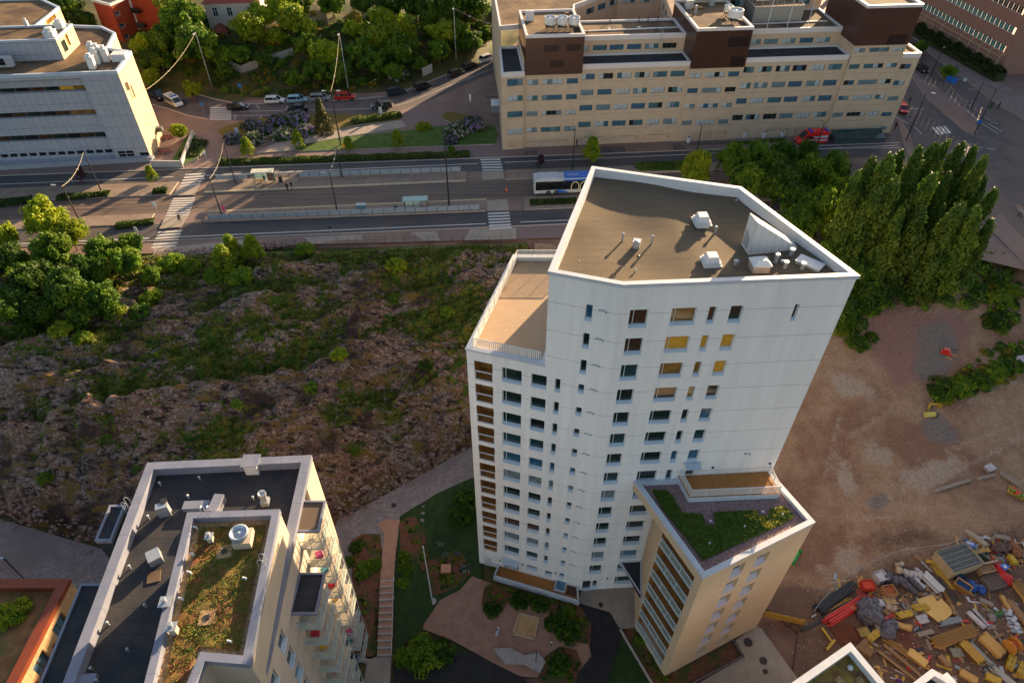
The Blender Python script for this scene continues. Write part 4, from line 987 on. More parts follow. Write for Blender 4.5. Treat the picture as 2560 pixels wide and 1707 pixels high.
# recessed ribbon windows end 13.4 m before the corner
def ongb(u,v):
    d=ray(u,v);F=Fg;t=(F.a.x*F.u.y-F.a.y*F.u.x)/(d[0]*F.u.y-d[1]*F.u.x);return ((Vector((d[0]*t,d[1]*t))-F.a).dot(F.u),CH+d[2]*t)
rows=[]
for vt,vb,ue in ((222,232,200),(282,293,236),(338,350,262)):
    a=ongb(ue,vt);b=ongb(ue,vb);rows.append((a[0],b[1],a[1]))
E1=ongb(207,205)[0]
Fg2=Fac((cL.x-Fg.n.x*1.1,cL.y-Fg.n.y*1.1),(c0.x-Fg.n.x*1.1,c0.y-Fg.n.y*1.1),ZS,30.3)
Fg.hole(0,E1,ZS+.9,30.3,1.1)
zs0,zs1=ongb(250,398)[1]+.55,ongb(250,389)[1]+.65
for q,z0,z1 in rows:
    Fg2.hole(0,E1,z0-.1,z1+.15,.5)
for k in range(22):
    q=E1-.6-1.75*k;Fg2.hole(q-1.45,q,zs0,zs1,.3)
wa,wb_,wc_,wd_=ongb(298,394),ongb(332,377),ongb(350,391),ongb(371,381);Fg.hole(wa[0],wb_[0],wa[1],wb_[1],.3);Fg.hole(wc_[0],wd_[0],wc_[1],wd_[1],.3)
mb=MB();Fg.wall(mb,0);Fg2.L=E1;Fg2.wall(mb,0,None,True);mb.face([(c0.x,c0.y,ZS),(cR.x,cR.y,ZS),(cR.x,cR.y,31.3),(c0.x,c0.y,31.3)],1)
k1,k2,k3=Vector((-78.45,140.2)),Vector((-82.67,143.85)),Vector((-88.83,144.56))
kk=Vector((-76.5,132.2));pg=[cL,c0,cR,kk,k1,k2,k3,Vector((-140,139))]
for a,b in zip(pg[2:],pg[3:]+[pg[0]]):mb.face([(a.x,a.y,ZS),(b.x,b.y,ZS),(b.x,b.y,31.3),(a.x,a.y,31.3)],1)
obj('wall',mb,[m_grey,m_cream],gb)
for i,(q,z0,z1) in enumerate(rows):
    n=13
    for k in range(11):
        g=g_amb2 if (k<2 and i<2) else [g_brown,g_black,g_dark][(k+i)%3]
        if k==1 and i==0:g=g_amber
        gw.append(window(Fg2,gb,E1-.1-2.55*(k+1),E1-.12-2.55*k,z0,z1,.45,(),m_offwin,g,None))
for k in range(22):
    q=E1-.6-1.75*k;gw.append(window(Fg2,gb,q-1.45,q,zs0,zs1,.28,(),m_frame,g_black,None))
gw.append(window(Fg,gb,wa[0],wb_[0],wa[1],wb_[1],.28,(.5,),m_frame,g_black,None,tz=(.5,)));gw.append(window(Fg,gb,wc_[0],wd_[0],wc_[1],wd_[1],.28,(),m_frame,g_black,None))
mb=MB();mb.face([(p.x,p.y,30.9) for p in ccw(pg)] if 0 else [(p[0],p[1],30.9) for p in inset(pg,.1)]);gr=obj('roof',mb,m_felt2,gb)
mb=MB();mb.ring(inset(pg,-.05),inset(pg,.4),30.8,30.9,31.35);obj('coping',mb,m_copb,gr)
# rooftop storey
b0=P(160,147,31.1);b1=P(200,108,31.1);dd=dl
bb=[Vector((b0.x,b0.y))+dd*62,Vector((b0.x,b0.y)),Vector((b1.x,b1.y)),Vector((b1.x,b1.y))+dd*62];ztp=34.6
mb=MB();Fh=Fac(bb[0],bb[1],30.9,ztp);Fh.wall(mb,0);Fi=Fac(bb[1],bb[2],30.9,ztp);Fi.hole(1.2,3.0,31.6,33.6,.2);Fi.hole(3.6,4.6,32.0,34.0,.2);Fi.wall(mb,1)
mb.face([(bb[2].x,bb[2].y,30.9),(bb[3].x,bb[3].y,30.9),(bb[3].x,bb[3].y,ztp),(bb[2].x,bb[2].y,ztp)],0);ph=obj('rooftop_storey',mb,[m_grey,m_cream],gb)
window(Fi,ph,1.2,3.0,31.6,33.6,.18,(),m_offwin,g_dark,None);window(Fi,ph,3.6,4.6,32.,34.,.18,(),m_offwin,g_amb2,None)
mb=MB();mb.face([(p[0],p[1],ztp-.25) for p in inset(bb,.05)]);pr=obj('roof',mb,m_felt2,ph);mb=MB();mb.ring(inset(bb,-.06),inset(bb,.35),ztp-.3,ztp-.25,ztp+.05);obj('coping',mb,m_copb,pr)
for u,v,w_ in ((128,92,1.7),(152,70,1.5),(70,68,.5)):
    p=P(u,v,ztp-.2);mb=MB();mb.box((p.x,p.y,ztp-.25),(w_,w_,1.0),.1,0);mb.box((p.x,p.y,ztp+.75),(w_*1.1,w_*1.1,.12),.1,0);mb.lathe((p.x,p.y,ztp+.85),[(w_*.4,0),(w_*.42,.5),(w_*.3,.55)],12);obj('roof_fan',mb,m_white_m,pr)
q0=ongb(40,150);mb=MB();p=P(22,140,33);mb.box((p.x-4,p.y-1,31.4),(9,1.0,1.7),math.atan2(dl.y,dl.x));mb.box((p.x-4,p.y-1.55,31.8),(7,.1,1.1),math.atan2(dl.y,dl.x),1);obj('bay_window',mb,[m_grey,g_black],ph)
for u,v,h in ((233,170,2.0),(245,158,2.2),(252,150,2.4),(268,152,2.2),(240,148,2.6)):
    p=P(u,v,31);mb=MB();mb.box((p.x,p.y,30.9),(1.1,1.1,h),.2);mb.box((p.x,p.y,30.9+h),(1.3,1.3,.15),.2);mb.box((p.x,p.y,31.05+h),(.6,.6,.5),.2);obj('chimney',mb,m_white_m,gr)
p=P(303,149,31);mb=MB();mb.box((p.x,p.y,30.9),(2.5,2.0,1.3),.1);obj('roof_unit',mb,m_white_m,gr)
for u,v in ((322,200),(322,215)):
    pass
p=Vector((c0.x+.1,123.5,27.0));mb=MB();mb.box((c0.x-.15+.15,122.6,27.2),(.14,.5,1.4));mb.box((c0.x-.05,123.6,25.4),(.14,.25,2.2));obj('wall_relief',mb,M('bronze',(.12,.07,.06),metal=.6,rough=.5),gb)
for yy,zz in ((127,20.5),(124.6,19.5)):
    mb=MB();x=c0.x+.0-(yy-120.9)*.14;mb.tube((x,yy,zz),(x+1.1,yy,zz+.1),.04,5);obj('wall_lamp',mb,m_dkmetal,gb)
mb=MB();x=-71;mb.box((x+.5,128.6,16.2),(1.2,.9,.9),.1);obj('air_unit',mb,m_offwin,gb)
# street terrace wall below the building
wl=thing('retaining_wall','low grey concrete terrace wall in front of the panelled building','wall',(cL.x,cL.y-3,ZS))
mb=MB();a=P(0,426,ZS);b=P(382,404,ZS);c=P(460,418,ZS);c2_=P(453,399,ZS);mb.prism([(a.x-30,a.y-2.6),(a.x,a.y),(b.x,b.y),(b.x+.2,b.y+.9),(a.x,a.y+.9),(a.x-30,a.y-1.7)],ZS,ZS+.9);obj('wall',mb,M('grey_wall_concrete',(.25,.27,.32),(.3,.31,.35),sc_=1),wl)
mb=MB();a,b,c=P(383,417,ZS),P(457,418,ZS),P(485,341,ZS)
for s_,t_ in ((a,b),(b,c)):
    m_=(s_+t_)/2;d=t_-s_;mb.box((m_.x,m_.y,ZS),(d.length+.3,.35,1.3),math.atan2(d.y,d.x))
obj('planter_wall',mb,M('pale_concrete_wall',(.42,.40,.38),(.36,.34,.32),sc_=1.5),wl)
# second grey block further back with a brown roof
g2=thing('panel_building','rear grey block with brown flat roof at the top left corner','building',(P(148,18,33).x,P(148,18,33).y,20))
a,b,c=P(148,18,33),P(88,66,33),P(100,-4,33);l=dl*50
mb=MB();F=Fac((b.x,b.y),(a.x,a.y),20,33);
def ong(F,u,v):
    d=ray(u,v);t=(F.a.x*F.u.y-F.a.y*F.u.x)/(d[0]*F.u.y-d[1]*F.u.x);return ((Vector((d[0]*t,d[1]*t))-F.a).dot(F.u),CH+d[2]*t)
qa,qb=ong(F,118,60),ong(F,138,45);F.hole(qa[0],qb[0]+.5,qa[1]-.3,qb[1]+1.2,.2);F.wall(mb)
for s_,t_ in ((a,c),):mb.face([(s_.x,s_.y,20),(t_.x,t_.y,20),(t_.x,t_.y,33),(s_.x,s_.y,33)])
mb.face([(b.x+l.x,b.y+l.y,20),(b.x,b.y,20),(b.x,b.y,33),(b.x+l.x,b.y+l.y,33)]);obj('wall',mb,m_cream,g2);window(F,g2,qa[0],qb[0]+.5,qa[1]-.3,qb[1]+1.2,.18,(.5,),m_offwin,g_amb2,None)
rp=[(b.x+l.x,b.y+l.y),(b.x,b.y),(a.x,a.y),(c.x,c.y),(c.x+l.x,c.y+l.y)];mb=MB();mb.face([(p[0],p[1],32.7) for p in inset(rp,.1)]);r_=obj('roof',mb,m_felt2,g2);mb=MB();mb.ring(inset(rp,-.05),inset(rp,.4),32.6,32.7,33.1);obj('coping',mb,m_copb,r_)
# ================================================================ red brick house, cream villa, brick office with ivy
m_red=M('red_orange_brick',(.30,.05,.018),(.24,.036,.014),sc_=2,rough=.9,lines=[('Z',.3,.03,(.3,.05,.02))])
rbp=P(318,131,17);rb=thing('brick_house','red brick apartment house with small white windows behind trees','building',(rbp.x,rbp.y,17))
mb=MB();a=P(262,70,17.5);b=rbp;zt=28.
# left facade runs from back-left to the corner, front faces the camera
A_=P(230,0,zt);Cc=P(275,12,zt);D_=P(322,-8,zt);
F=Fac((A_.x,A_.y),(Cc.x,Cc.y),14,zt);Fr=Fac((Cc.x,Cc.y),(D_.x,D_.y),14,zt);F.wall(mb);rw=[]
for (u0,v0,u1,v1) in ((284,21,302,44),(297,51,312,74),(309,79,323,101)):
    a1=ong(Fr,u0+3,v1);b1=ong(Fr,u1-1,v0+5);z0,z1=min(a1[1],b1[1]),max(a1[1],b1[1]);q=(a1[0]+b1[0])/2;Fr.hole(q-.8,q+.8,z0,z1,.15);rw.append((q-.8,q+.8,z0,z1))
Fr.wall(mb);E_=Vector((D_.x+7.5,D_.y-1.));mb.face([(D_.x,D_.y,14),(E_.x,E_.y,14),(E_.x,E_.y,zt),(D_.x,D_.y,zt)]);mb.face([(D_.x,D_.y+14,14),(D_.x,D_.y,14),(D_.x,D_.y,zt),(D_.x,D_.y+14,zt)])
obj('wall',mb,m_red,rb)
for q0,q1,z0,z1 in rw:window(Fr,rb,q0,q1,z0,z1,.12,(),m_frame,g_dark,None,tz=(.45,))
mb=MB();pp=[(A_.x,A_.y),(Cc.x,Cc.y),(D_.x,D_.y),(E_.x,E_.y),(E_.x,E_.y+18),(A_.x,A_.y+18)];mb.face([(p[0],p[1],zt) for p in pp]);r_=obj('roof',mb,m_felt,rb);mb=MB();mb.ring(inset(pp,-.3),inset(pp,.1),zt-.3,zt,zt+.25);obj('eaves',mb,m_white_m,r_)
Fe=Fac((D_.x,D_.y),(E_.x,E_.y),14,zt)
for k in range(5):
    mb=MB();mb.box(Fe.pt(1.2,zt-3.3*(k+1),.7),(2.0,1.4,.15),Fe.ang());mb.box(Fe.pt(1.2,zt-3.3*(k+1)+.15,1.35),(2.0,.06,1.0),Fe.ang());obj('balcony',mb,m_dkmetal if k%2 else g_dark,rb)
mb=MB();mb.box(Fr.pt(Fr.L-.3,14,.1),(.4,.25,zt-14),Fr.ang());obj('downpipe',mb,m_white_m,rb)
vx=P(590,100,19);vl=thing('villa','cream rendered two storey villa with red roof and small porch among trees','building',(vx.x,vx.y,18))
va,vb=P(532,92,19),P(662,88,19);m_villa=M('cream_render',(.46,.43,.38),(.40,.37,.33),sc_=1);zt=26.6
mb=MB();F=Fac((va.x,va.y),(vb.x,vb.y),18,zt);vw=[]
for q,z0 in ((2.2,23.6),(5.6,23.6),(10.5,23.6),(6.3,19.2)):F.hole(q-.6,q+.6,z0,z0+2.,.15);vw.append((q-.6,q+.6,z0,z0+2.))
F.wall(mb);nb=F.n*-9
for s_,t_ in ((F.b,F.b+nb),(F.a+nb,F.a)):mb.face([(s_.x,s_.y,18),(t_.x,t_.y,18),(t_.x,t_.y,zt),(s_.x,s_.y,zt)])
obj('wall',mb,m_villa,vl)
for j in vw:window(F,vl,*j,.12,(.5,),m_frame,g_teal,None,tz=(.6,))
m_rtile=M('red_roof_tiles',(.22,.05,.035),(.3,.08,.05),sc_=4,lines=[('X',.3,.04,(.12,.03,.02))])
ri=F.a+nb*.5+F.u*3;rj=F.b+nb*.5-F.u*3;ea,eb,ec,ed=F.a+F.n*.5-F.u*.5,F.b+F.n*.5+F.u*.5,F.b+nb-F.n*.5+F.u*.5,F.a+nb-F.n*.5-F.u*.5
mb=MB();R_=lambda p,z:(p.x,p.y,z)
mb.face([R_(ea,zt),R_(eb,zt),R_(rj,zt+3),R_(ri,zt+3)]);mb.face([R_(eb,zt),R_(ec,zt),R_(rj,zt+3)]);mb.face([R_(ec,zt),R_(ed,zt),R_(ri,zt+3),R_(rj,zt+3)]);mb.face([R_(ed,zt),R_(ea,zt),R_(ri,zt+3)])
vr=obj('roof',mb,m_rtile,vl);mb=MB();mb.box(R_((ri+rj)/2,zt+1.5),(1,1,3));obj('chimney',mb,m_red,vr)
mb=MB();pc=F.pt(2.6,17.5,1.4);mb.box(pc,(3.6,2.8,3.3),F.ang());po=obj('porch',mb,m_villa,vl)
mb=MB();pc=Vector(F.pt(2.6,20.8,1.3));ux=Vector((F.u.x,F.u.y,0));nx=Vector((F.n.x,F.n.y,0))
e1,e2,e3,e4=pc-ux*2.1+nx*1.8,pc+ux*2.1+nx*1.8,pc+ux*2.1-nx*1.3,pc-ux*2.1-nx*1.3;r1_,r2__=pc+nx*.4+Vector((0,0,1.4)),pc-nx*1.3+Vector((0,0,1.4))
mb.face([e1,e2,r1_]);mb.face([e2,e3,r2__,r1_]);mb.face([e4,e1,r1_,r2__]);obj('porch_roof',mb,m_rtile,po)
for q in (1.7,3.2):
    mb=MB();mb.box(F.pt(q,18.7,2.83),(1.0,.06,1.3),F.ang(),0);mb.box(F.pt(q,18.8,2.87),(.84,.04,1.1),F.ang(),1);obj('window',mb,[m_white_m,g_dark],po)
# ivy-clad brick office at the top right
m_pbrick=M('pinkish_brick',(.30,.17,.13),(.24,.13,.10),sc_=3,rough=.9,lines=[('Z',.25,.04,(.2,.11,.09))])
pa=P(2290,70,ZS);pb=P(2495,190,ZS);d=(pb-pa).normalized();pa2=pa-d*40
bo_=thing('brick_office','pinkish brick office with long turquoise ribbon windows above a hedge at upper right','building',(pb.x,pb.y,ZS))
F=Fac((pa2.x,pa2.y),(pb.x,pb.y),ZS,42);pbw=[]
F.a=Vector((pa2.x,pa2.y))
rowz=[]
zz=[ong(F,*q)[1] for q in ((2455,80),(2520,112),(2530,75),(2560,38))]
for z0 in (18.8,23.0,27.2,31.4,35.6):F.hole(2,F.L-1.6 if z0<20 else F.L-1.0-(z0-20)*.05,z0,z0+1.5,.25)
mb=MB();F.wall(mb);nn=F.n*-30;mb.face([(F.b.x,F.b.y,ZS),(F.b.x+nn.x,F.b.y+nn.y,ZS),(F.b.x+nn.x,F.b.y+nn.y,42),(F.b.x,F.b.y,42)]);mb.face([(F.a.x,F.a.y,42),(F.b.x,F.b.y,42),(F.b.x+nn.x,F.b.y+nn.y,42),(F.a.x+nn.x,F.a.y+nn.y,42)]);obj('wall',mb,m_pbrick,bo_)
g_tq=M('turquoise_glass',(.07,.24,.22),(.03,.09,.09),sc_=.8,rough=.15,spec=.5)
for z0 in (18.8,23.0,27.2,31.4):
    k=0;q=F.L-2.0
    while q>32 and k<24:pbw.append(window(F,bo_,q-1.5,q,z0,z0+1.5,.23,(.5,),m_frame,g_tq if z0!=27.2 else g_black,None));q-=1.6;k+=1
limit(bo_,pbw)
mb=MB()
for k in range(11):q=F.L-.5-3.6*k;mb.tube(F.pt(q,ZS,1.6),F.pt(q,ZS+4.6,1.6),.06,5);mb.tube(F.pt(q,ZS+4.6,1.6),F.pt(q,ZS+5.,.1),.05,5)
mb.tube(F.pt(F.L-.5,ZS+4.4,1.6),F.pt(F.L-36.5,ZS+4.4,1.6),.05,5);mb.tube(F.pt(F.L-.5,ZS+3.4,1.6),F.pt(F.L-36.5,ZS+3.4,1.6),.04,5);obj('trellis',mb,M('pale_yellow_metal',(.45,.42,.25)),bo_)
IVY=(F,)
# ================================================================ balcony block, lower left
lb=thing('apartment_block','long apartment block with dark flat roof, raised sedum roof and glazed balconies, lower left','building',(-24,30,0))
LBp=[(-32.9,37.36),(-18.28,38.22),(-18.1,35.1),(-18.4,35.0),(-17.0,8),(-30.6,8),(-32.2,28.2)]
m_lb=M('warm_white_render',(.46,.385,.29),(.42,.35,.27),sc_=.5,rough=.85,lines=[('Z',3.,.03,(.42,.36,.29))])
m_lbr=M('beige_render',(.50,.41,.33),(.46,.37,.30),sc_=.5,rough=.85,lines=[('Z',3.,.03,(.36,.29,.23))])
Fz=Fac((-16.6,8),(-18.42,35.0),0,32.6) # east face seen from the right (its normal points east)
Fz=Fac((-17.05,8),(-18.42,35.0),0,28.8)
bw=[]
mb=MB()
for k in range(9):
    z0=1.0+3*k
    for q in (1.5,4.6,7.6,11.0,14.0):
        if z0<26:Fz.hole(q,q+1.3,z0,z0+1.7,.3)
Fz.wall(mb,1)
for a,b in ((LBp[0],LBp[-1]),(LBp[-1],LBp[-2]),(LBp[1],LBp[0]),(LBp[2],LBp[1]),(LBp[3],LBp[2]),(LBp[5],LBp[4])):
    mb.face([(a[0],a[1],0),(b[0],b[1],0),(b[0],b[1],28.8),(a[0],a[1],28.8)],0)
obj('wall',mb,[m_lb,m_lbr],lb)
for k in range(9):
    for q in (1.5,4.6,7.6,11.0,14.0):
        if 1+3*k<26:
            o=window(Fz,lb,q,q+1.3,1+3*k,2.7+3*k,.28,(),m_frame,[g_dark,g_teal,g_sky][(k+int(q))%3],m_sill);bw.append(o)
limit(lb,bw)
mb=MB();mb.face([(p[0],p[1],27.9) for p in inset(LBp,.15)]);lr=obj('roof',mb,m_felt,lb)
LQ=[(-32.9,37.36),(-18.28,38.22),(-17.0,8),(-30.6,8),(-32.2,28.2)]
mb=MB();mb.ring(inset(LQ,-.05),inset(LQ,.75),28.2,27.9,28.85,0);obj('parapet',mb,M('zinc_sheet_coping',(.16,.18,.24),(.21,.22,.28),sc_=.6,rough=.4,spec=.5,lines=[('X',3.1,.06,(.14,.15,.19)),('Y',3.1,.06,(.14,.15,.19))]),lr)
mz=MATS['zinc_sheet_coping']
# raised storey with sedum roof
PH=[(-25.4,29.75),(-18.3,30.05),(-17.3,18.2),(-20.35,18.4),(-21.6,8),(-23.0,8)]
PH=[(-25.4,29.75),(-18.3,30.05),(-17.35,18.25),(-20.4,18.5),(-21.3,8),(-22.6,8)]
mb=MB();pr_=ccw(PH)
for i in range(len(pr_)):
    a,b=pr_[i],pr_[(i+1)%len(pr_)];mb.face([(a[0],a[1],27.9),(b[0],b[1],27.9),(b[0],b[1],32.3),(a[0],a[1],32.3)])
ps=obj('raised_storey',mb,m_lb,lb)
mb=MB();mb.face([(p[0],p[1],31.95) for p in inset(PH,.1)]);m_pebble=M('orange_brown_pebbles',(.25,.14,.06),(.40,.27,.14),sc_=4,bump=.8,bsc=10,lo=.4,hi=.6);obj('roof',mb,m_pebble,ps)
mb=MB();mb.ring(inset(PH,-.06),inset(PH,.5),32.0,31.95,32.6);obj('parapet',mb,mz,ps)
gi=inset(PH,1.0);mb=MB();gi=[gi[i] for i in range(len(gi))];
sd=drape('sedum_roof',gi,m_sedum2,32.06,.35,lambda x,y:.10*noise.noise((x*1.5,y*1.5,3))+.05*noise.noise((x*5,y*5,1)),None);sd.parent=ps
for v in sd.data.vertices:v.co-=wloc(ps).to_translation()
t_o,t_b=[M('sedum_tuft_'+n_,c,tuple(q*1.5 for q in c),sc_=2,rough=.8,spec=.15) for n_,c in (('olive',(.10,.095,.014)),('brown',(.15,.06,.018)))]
roof_tufts('sedum_plants',gi,32.06,6500,[t_o,t_g,t_o],ps,9,.05,.09)
def rl(u,v,z):return P(u,v,z)
def rb_(u,v,z,w_,d_,h_,a=.1,name='roof_unit',mat=None,cap=None,top=1):
    p=P(u,v,z);mb=MB();mb.box((p.x,p.y,z),(w_,d_,h_),a,0,top)
    if cap:mb.box((p.x,p.y,z+h_),(w_*1.15,d_*1.15,.06),a,0)
    return obj(name,mb,mat or m_metal,lr)
zA=lambda x,y:(140+x*.3743,1120+y*.3743)
rb_(*zA(735,440),27.9,.95,.6,1.3,.35,'air_conditioner',m_metal)
p=P(*zA(715,352),29.25);mb=MB();mb.lathe((p.x,p.y,29.2),[(.3,0),(.3,.06),(.1,.07)],14);obj('fan_grille',mb,m_dkmetal,lr)
rb_(*zA(945,395),27.9,2.2,.8,.45,.05,'roof_duct',mz);rb_(*zA(1085,400),27.9,.85,1.7,.9,-.08,'roof_duct',mz);rb_(*zA(670,745),27.9,1.0,1.1,.8,.6,'roof_hatch',m_metal,None)
rb_(*zA(655,860),27.9,1.0,1.0,.08,.3,'roof_drain',m_felt2);rb_(*zA(220,1560),27.9,1.2,.8,.5,.05,'roof_duct',mz)
p=P(635,1172,28);mb=MB();mb.box((p.x,p.y,27.9),(1.15,1.15,1.3),.05,0);mb.box((p.x,p.y,29.2),(1.55,1.4,.08),.05,1);obj('stair_vent',mb,[m_white_m,mz],lr)
p=P(664,1256,28);mb=MB();mb.box((p.x,p.y,27.9),(.7,.7,.5),.1);mb.lathe((p.x,p.y,28.4),[(.28,0),(.28,.8),(.36,.82),(.36,1.05),(.28,1.05),(.2,.95)],14);obj('vent_pipe',mb,m_metal,lr)
for q in ((702,250),(965,212),(888,335),(622,472),(500,805),(605,1060),(355,1180),(490,1357),(245,1482),(285,1560),(1322,345)):
    pipe(*zA(*q),r=.07,h=.45,z=27.9,parent=lr,mat=m_metal)
p=P(612,1352,32.1);mb=MB();mb.box((p.x,p.y,31.9),(1.35,1.35,.95),.1,0);mb.lathe((p.x-.15,p.y,32.85),[(.55,0),(.62,.1),(.72,.25),(.72,.5),(.62,.55),(.45,.35),(.15,.42),(.0,.5)],26,1);obj('roof_fan',mb,[m_lb,m_metal],ps)
for q,h,w_ in (((1040,620),.8,.4),((755,1060),.9,.55),((800,1230),1.,.45)):
    p=P(*zA(*q),32.);mb=MB();mb.box((p.x,p.y,31.9),(w_,w_,h),.1);mb.box((p.x,p.y,31.9+h),(w_*1.5,w_*1.5,.06),.1,1);mb.lathe((p.x,p.y,31.96+h),[(.12,0),(.12,.3),(.18,.32),(.14,.4)],10,1);obj('vent_pipe',mb,[m_lb,m_metal],ps)
for q in ((945,540),(925,720),(905,840),(850,1015),(1275,880),(1175,1300),(655,1540),(1110,470)):
    p=P(*zA(*q),32.);mb=MB();mb.tube((p.x,p.y,31.9),(p.x,p.y,32.3),.07,8);mb.tube((p.x,p.y,32.3),(p.x-.25,p.y+.02,32.34),.08,8);obj('vent_pipe',mb,m_white_m,ps)
for q in ((1010,1130),(1125,690)):
    p=P(*zA(*q),32.05);mb=MB();mb.box((p.x,p.y,31.98),(1.1,1.1,.12),.15,0);mb.box((p.x,p.y,32.1),(.35,.35,.05),.15,1);obj('roof_drain',mb,[m_pebble,m_dkmetal],ps)
# ladders with hooped tops over the parapets
def hoops(u,v,z,a,parent,drop=2.5,dx=0,dy=0):
    p=P(u,v,z);mb=MB();ca_,sa_=math.cos(a),math.sin(a)
    for s_ in (-.25,.25):
        bx,by=p.x-sa_*s_,p.y+ca_*s_
        pts=[(bx+ca_*.25+dx,by+sa_*.25+dy,z-drop),(bx+ca_*.25,by+sa_*.25,z+.3)]
        for k in range(7):
            t=math.pi*k/6;pts.append((bx+ca_*(.0+.25*math.cos(t)),by+sa_*(.25*math.cos(t)),z+.6+.35*math.sin(t)))
        pts.append((bx-ca_*.25,by-sa_*.25,z));mb.path(pts,.025,5)
    for k in range(int(drop/.3)):
        zz=z+.2-.3*k;mb.tube((p.x+ca_*.25+sa_*.25,p.y+sa_*.25-ca_*.25,zz),(p.x+ca_*.25-sa_*.25,p.y+sa_*.25+ca_*.25,zz),.018,4)
    return obj('roof_ladder',mb,m_metal,parent)
hoops(658,1408,32.6,0.04,ps,5.2);hoops(518,1284,32.6,1.57,ps,3.);hoops(320,1265,28.85,3.1,lr,2.5)
# west strips: roofs of the lower balcony bays
for a,b,z in (((312,1262),(277,1350),27.0),((262,1458),(163,1715),25.9)):
    pa,pb=P(*a,z),P(*b,z);mb=MB();w_=1.35 if z>26.5 else 2.0
    py=[(pa.x,pa.y),(pa.x-w_,pa.y),(pb.x-w_,pb.y),(pb.x,pb.y)];mb.prism(py,0 if z<26.5 else 24,z-.15);bb_=obj('bay',mb,m_felt,lb);mb=MB();mb.ring(inset(py,-.04),inset(py,.16),z-.4,z-.15,z);obj('coping',mb,mz,bb_)
# glazed balconies: north stack (top roof at z 28.2) and south stack (top at z 25)
m_alu=M('balcony_aluminium',(.42,.44,.43),rough=.35,spec=.5);m_slab=M('concrete_balcony_slab',(.42,.36,.28),(.5,.43,.33),sc_=2)
stuffs=[((.55,.03,.05),.45),((.60,.10,.25),.4),((.65,.38,.05),.35),((.08,.25,.3),.4),((.5,.45,.4),.3)]
def bal(y0,y1,ztop,n,xw=2.0,name='balcony'):
    x0=lambda y:-17.05-1.37*(y-8)/27.
    xa=x0((y0+y1)/2)
    mb=MB();py=[(xa,y0),(xa+xw+.12,y0),(xa+xw+.12,y1),(xa,y1)];mb.prism(py,ztop-.25,ztop-.12,0,bottom=True);t=obj('balcony_roof',mb,m_felt if n<9 else M('brown_tin',(.12,.085,.06)),lb);mb=MB();mb.ring(inset(py,-.03),inset(py,.14),ztop-.3,ztop-.12,ztop);obj('coping',mb,mz,t)
    for k in range(n):
        z=ztop-2.85-3*k
        mb=MB();mb.box((xa+xw/2,(y0+y1)/2,z-.18),(xw,y1-y0-.05,.18));b=obj(name,mb,m_slab,lb)
        mb=MB();e=xa+xw-.04
        for yy in [y0+.04+(y1-y0-.08)*i/4 for i in range(5)]:mb.box((e,yy,z),(.05,.05,2.65))
        for xx in (xa+.1,xa+xw/2):
            for yy in (y0+.04,):mb.box((xx,yy,z),(.05,.05,1.1))
        mb.box((e,(y0+y1)/2,z+1.05),(.07,y1-y0-.05,.07));mb.box((e,(y0+y1)/2,z-.2),(.07,y1-y0,.24))
        mb.box((xa+xw/2,y0+.03,z+1.05),(xw,.07,.07));mb.box((xa+xw/2,y0+.02,z-.2),(xw,.06,.24));mb.box((e,(y0+y1)/2,z+2.6),(.07,y1-y0-.05,.06))
        f=obj('railing',mb,m_alu,b)
        mb=MB();mb.face([(e,y0,z),(e,y1,z),(e,y1,z+1.05),(e,y0,z+1.05)]);mb.face([(xa,y0+.02,z),(e,y0+.02,z),(e,y0+.02,z+1.05),(xa,y0+.02,z+1.05)]);obj('glass_panel',mb,m_clear,f)
        mb=MB();c_,s_=stuffs[(k*2+n)%5];rr=random.Random(k+n)
        mb.box((xa+rr.uniform(.4,1.3),y0+rr.uniform(.5,1.6),z),(s_*1.5,s_*1.2,s_*1.4),rr.random())
        obj('furniture',mb,M('furnishing_%d'%((k*2+n)%5),c_,tuple(q*.5 for q in c_),sc_=4),b)
        mb=MB();mb.box((xa+.02,(y0+y1)/2,z),(.05,1.5,2.2));obj('door',mb,g_dark if k%2 else m_frame,b)
bal(30.75,33.75,28.3,9);bal(25.2,28.75,25.0,8,2.05)
mb=MB();mb.box((-17.35,34.4,20),(1.9,.12,8.6));
# party screens between the stacks
for y0,zt in ((33.85,28.4),(30.55,27),(28.9,24.9),(24.95,24.6)):
    mb=MB();mb.box((-16.95-(y0-28)*.05,y0,0),(1.9,.1,zt-1.5));pass
# entrance canopy low down at the frame edge
z=3.2;py=[P(858,1636,z),P(897,1634,z),P(880,1730,z),P(850,1730,z)];mb=MB();mb.prism(py,z-.25,z-.1,0,bottom=True);ec=obj('entrance_canopy',mb,m_felt,lb);mb=MB();mb.ring(inset(py,-.03),inset(py,.12),z-.3,z-.1,z+.05);obj('coping',mb,mz,ec)
# ================================================================ brick house with rust-red parapet, bottom left
zb=10.;bh=thing('brick_annex','low buff brick building with rust red parapet and planted roof, bottom left corner','building',(-55,30,2))
m_buff=M('buff_brick',(.50,.34,.18),(.36,.22,.12),sc_=1.2,rough=.9,bump=.2,bsc=9,lines=[('Z',.22,.05,(.28,.17,.09)),('Y',.5,.04,(.32,.2,.11))]);m_rust=M('rust_red_metal',(.19,.042,.017),(.15,.034,.014),sc_=1.,rough=.5,spec=.4)
BP=[(-75,35.9),(-47.7,35.9),(-47.85,14),(-75,14)]
Fa=Fac((-47.85,14),(-47.7,35.9),2,zb);mb=MB();bws=[]
for q in (1.5,5.4,9.3,13.1,17.0):Fa.hole(q,q+2.0,6.4,8.7,.45)
Fa.wall(mb);
for a,b in ((BP[0],BP[1]),(BP[2],BP[3])):mb.face([(a[0],a[1],2),(b[0],b[1],2),(b[0],b[1],zb),(a[0],a[1],zb)])
obj('wall',mb,m_buff,bh)
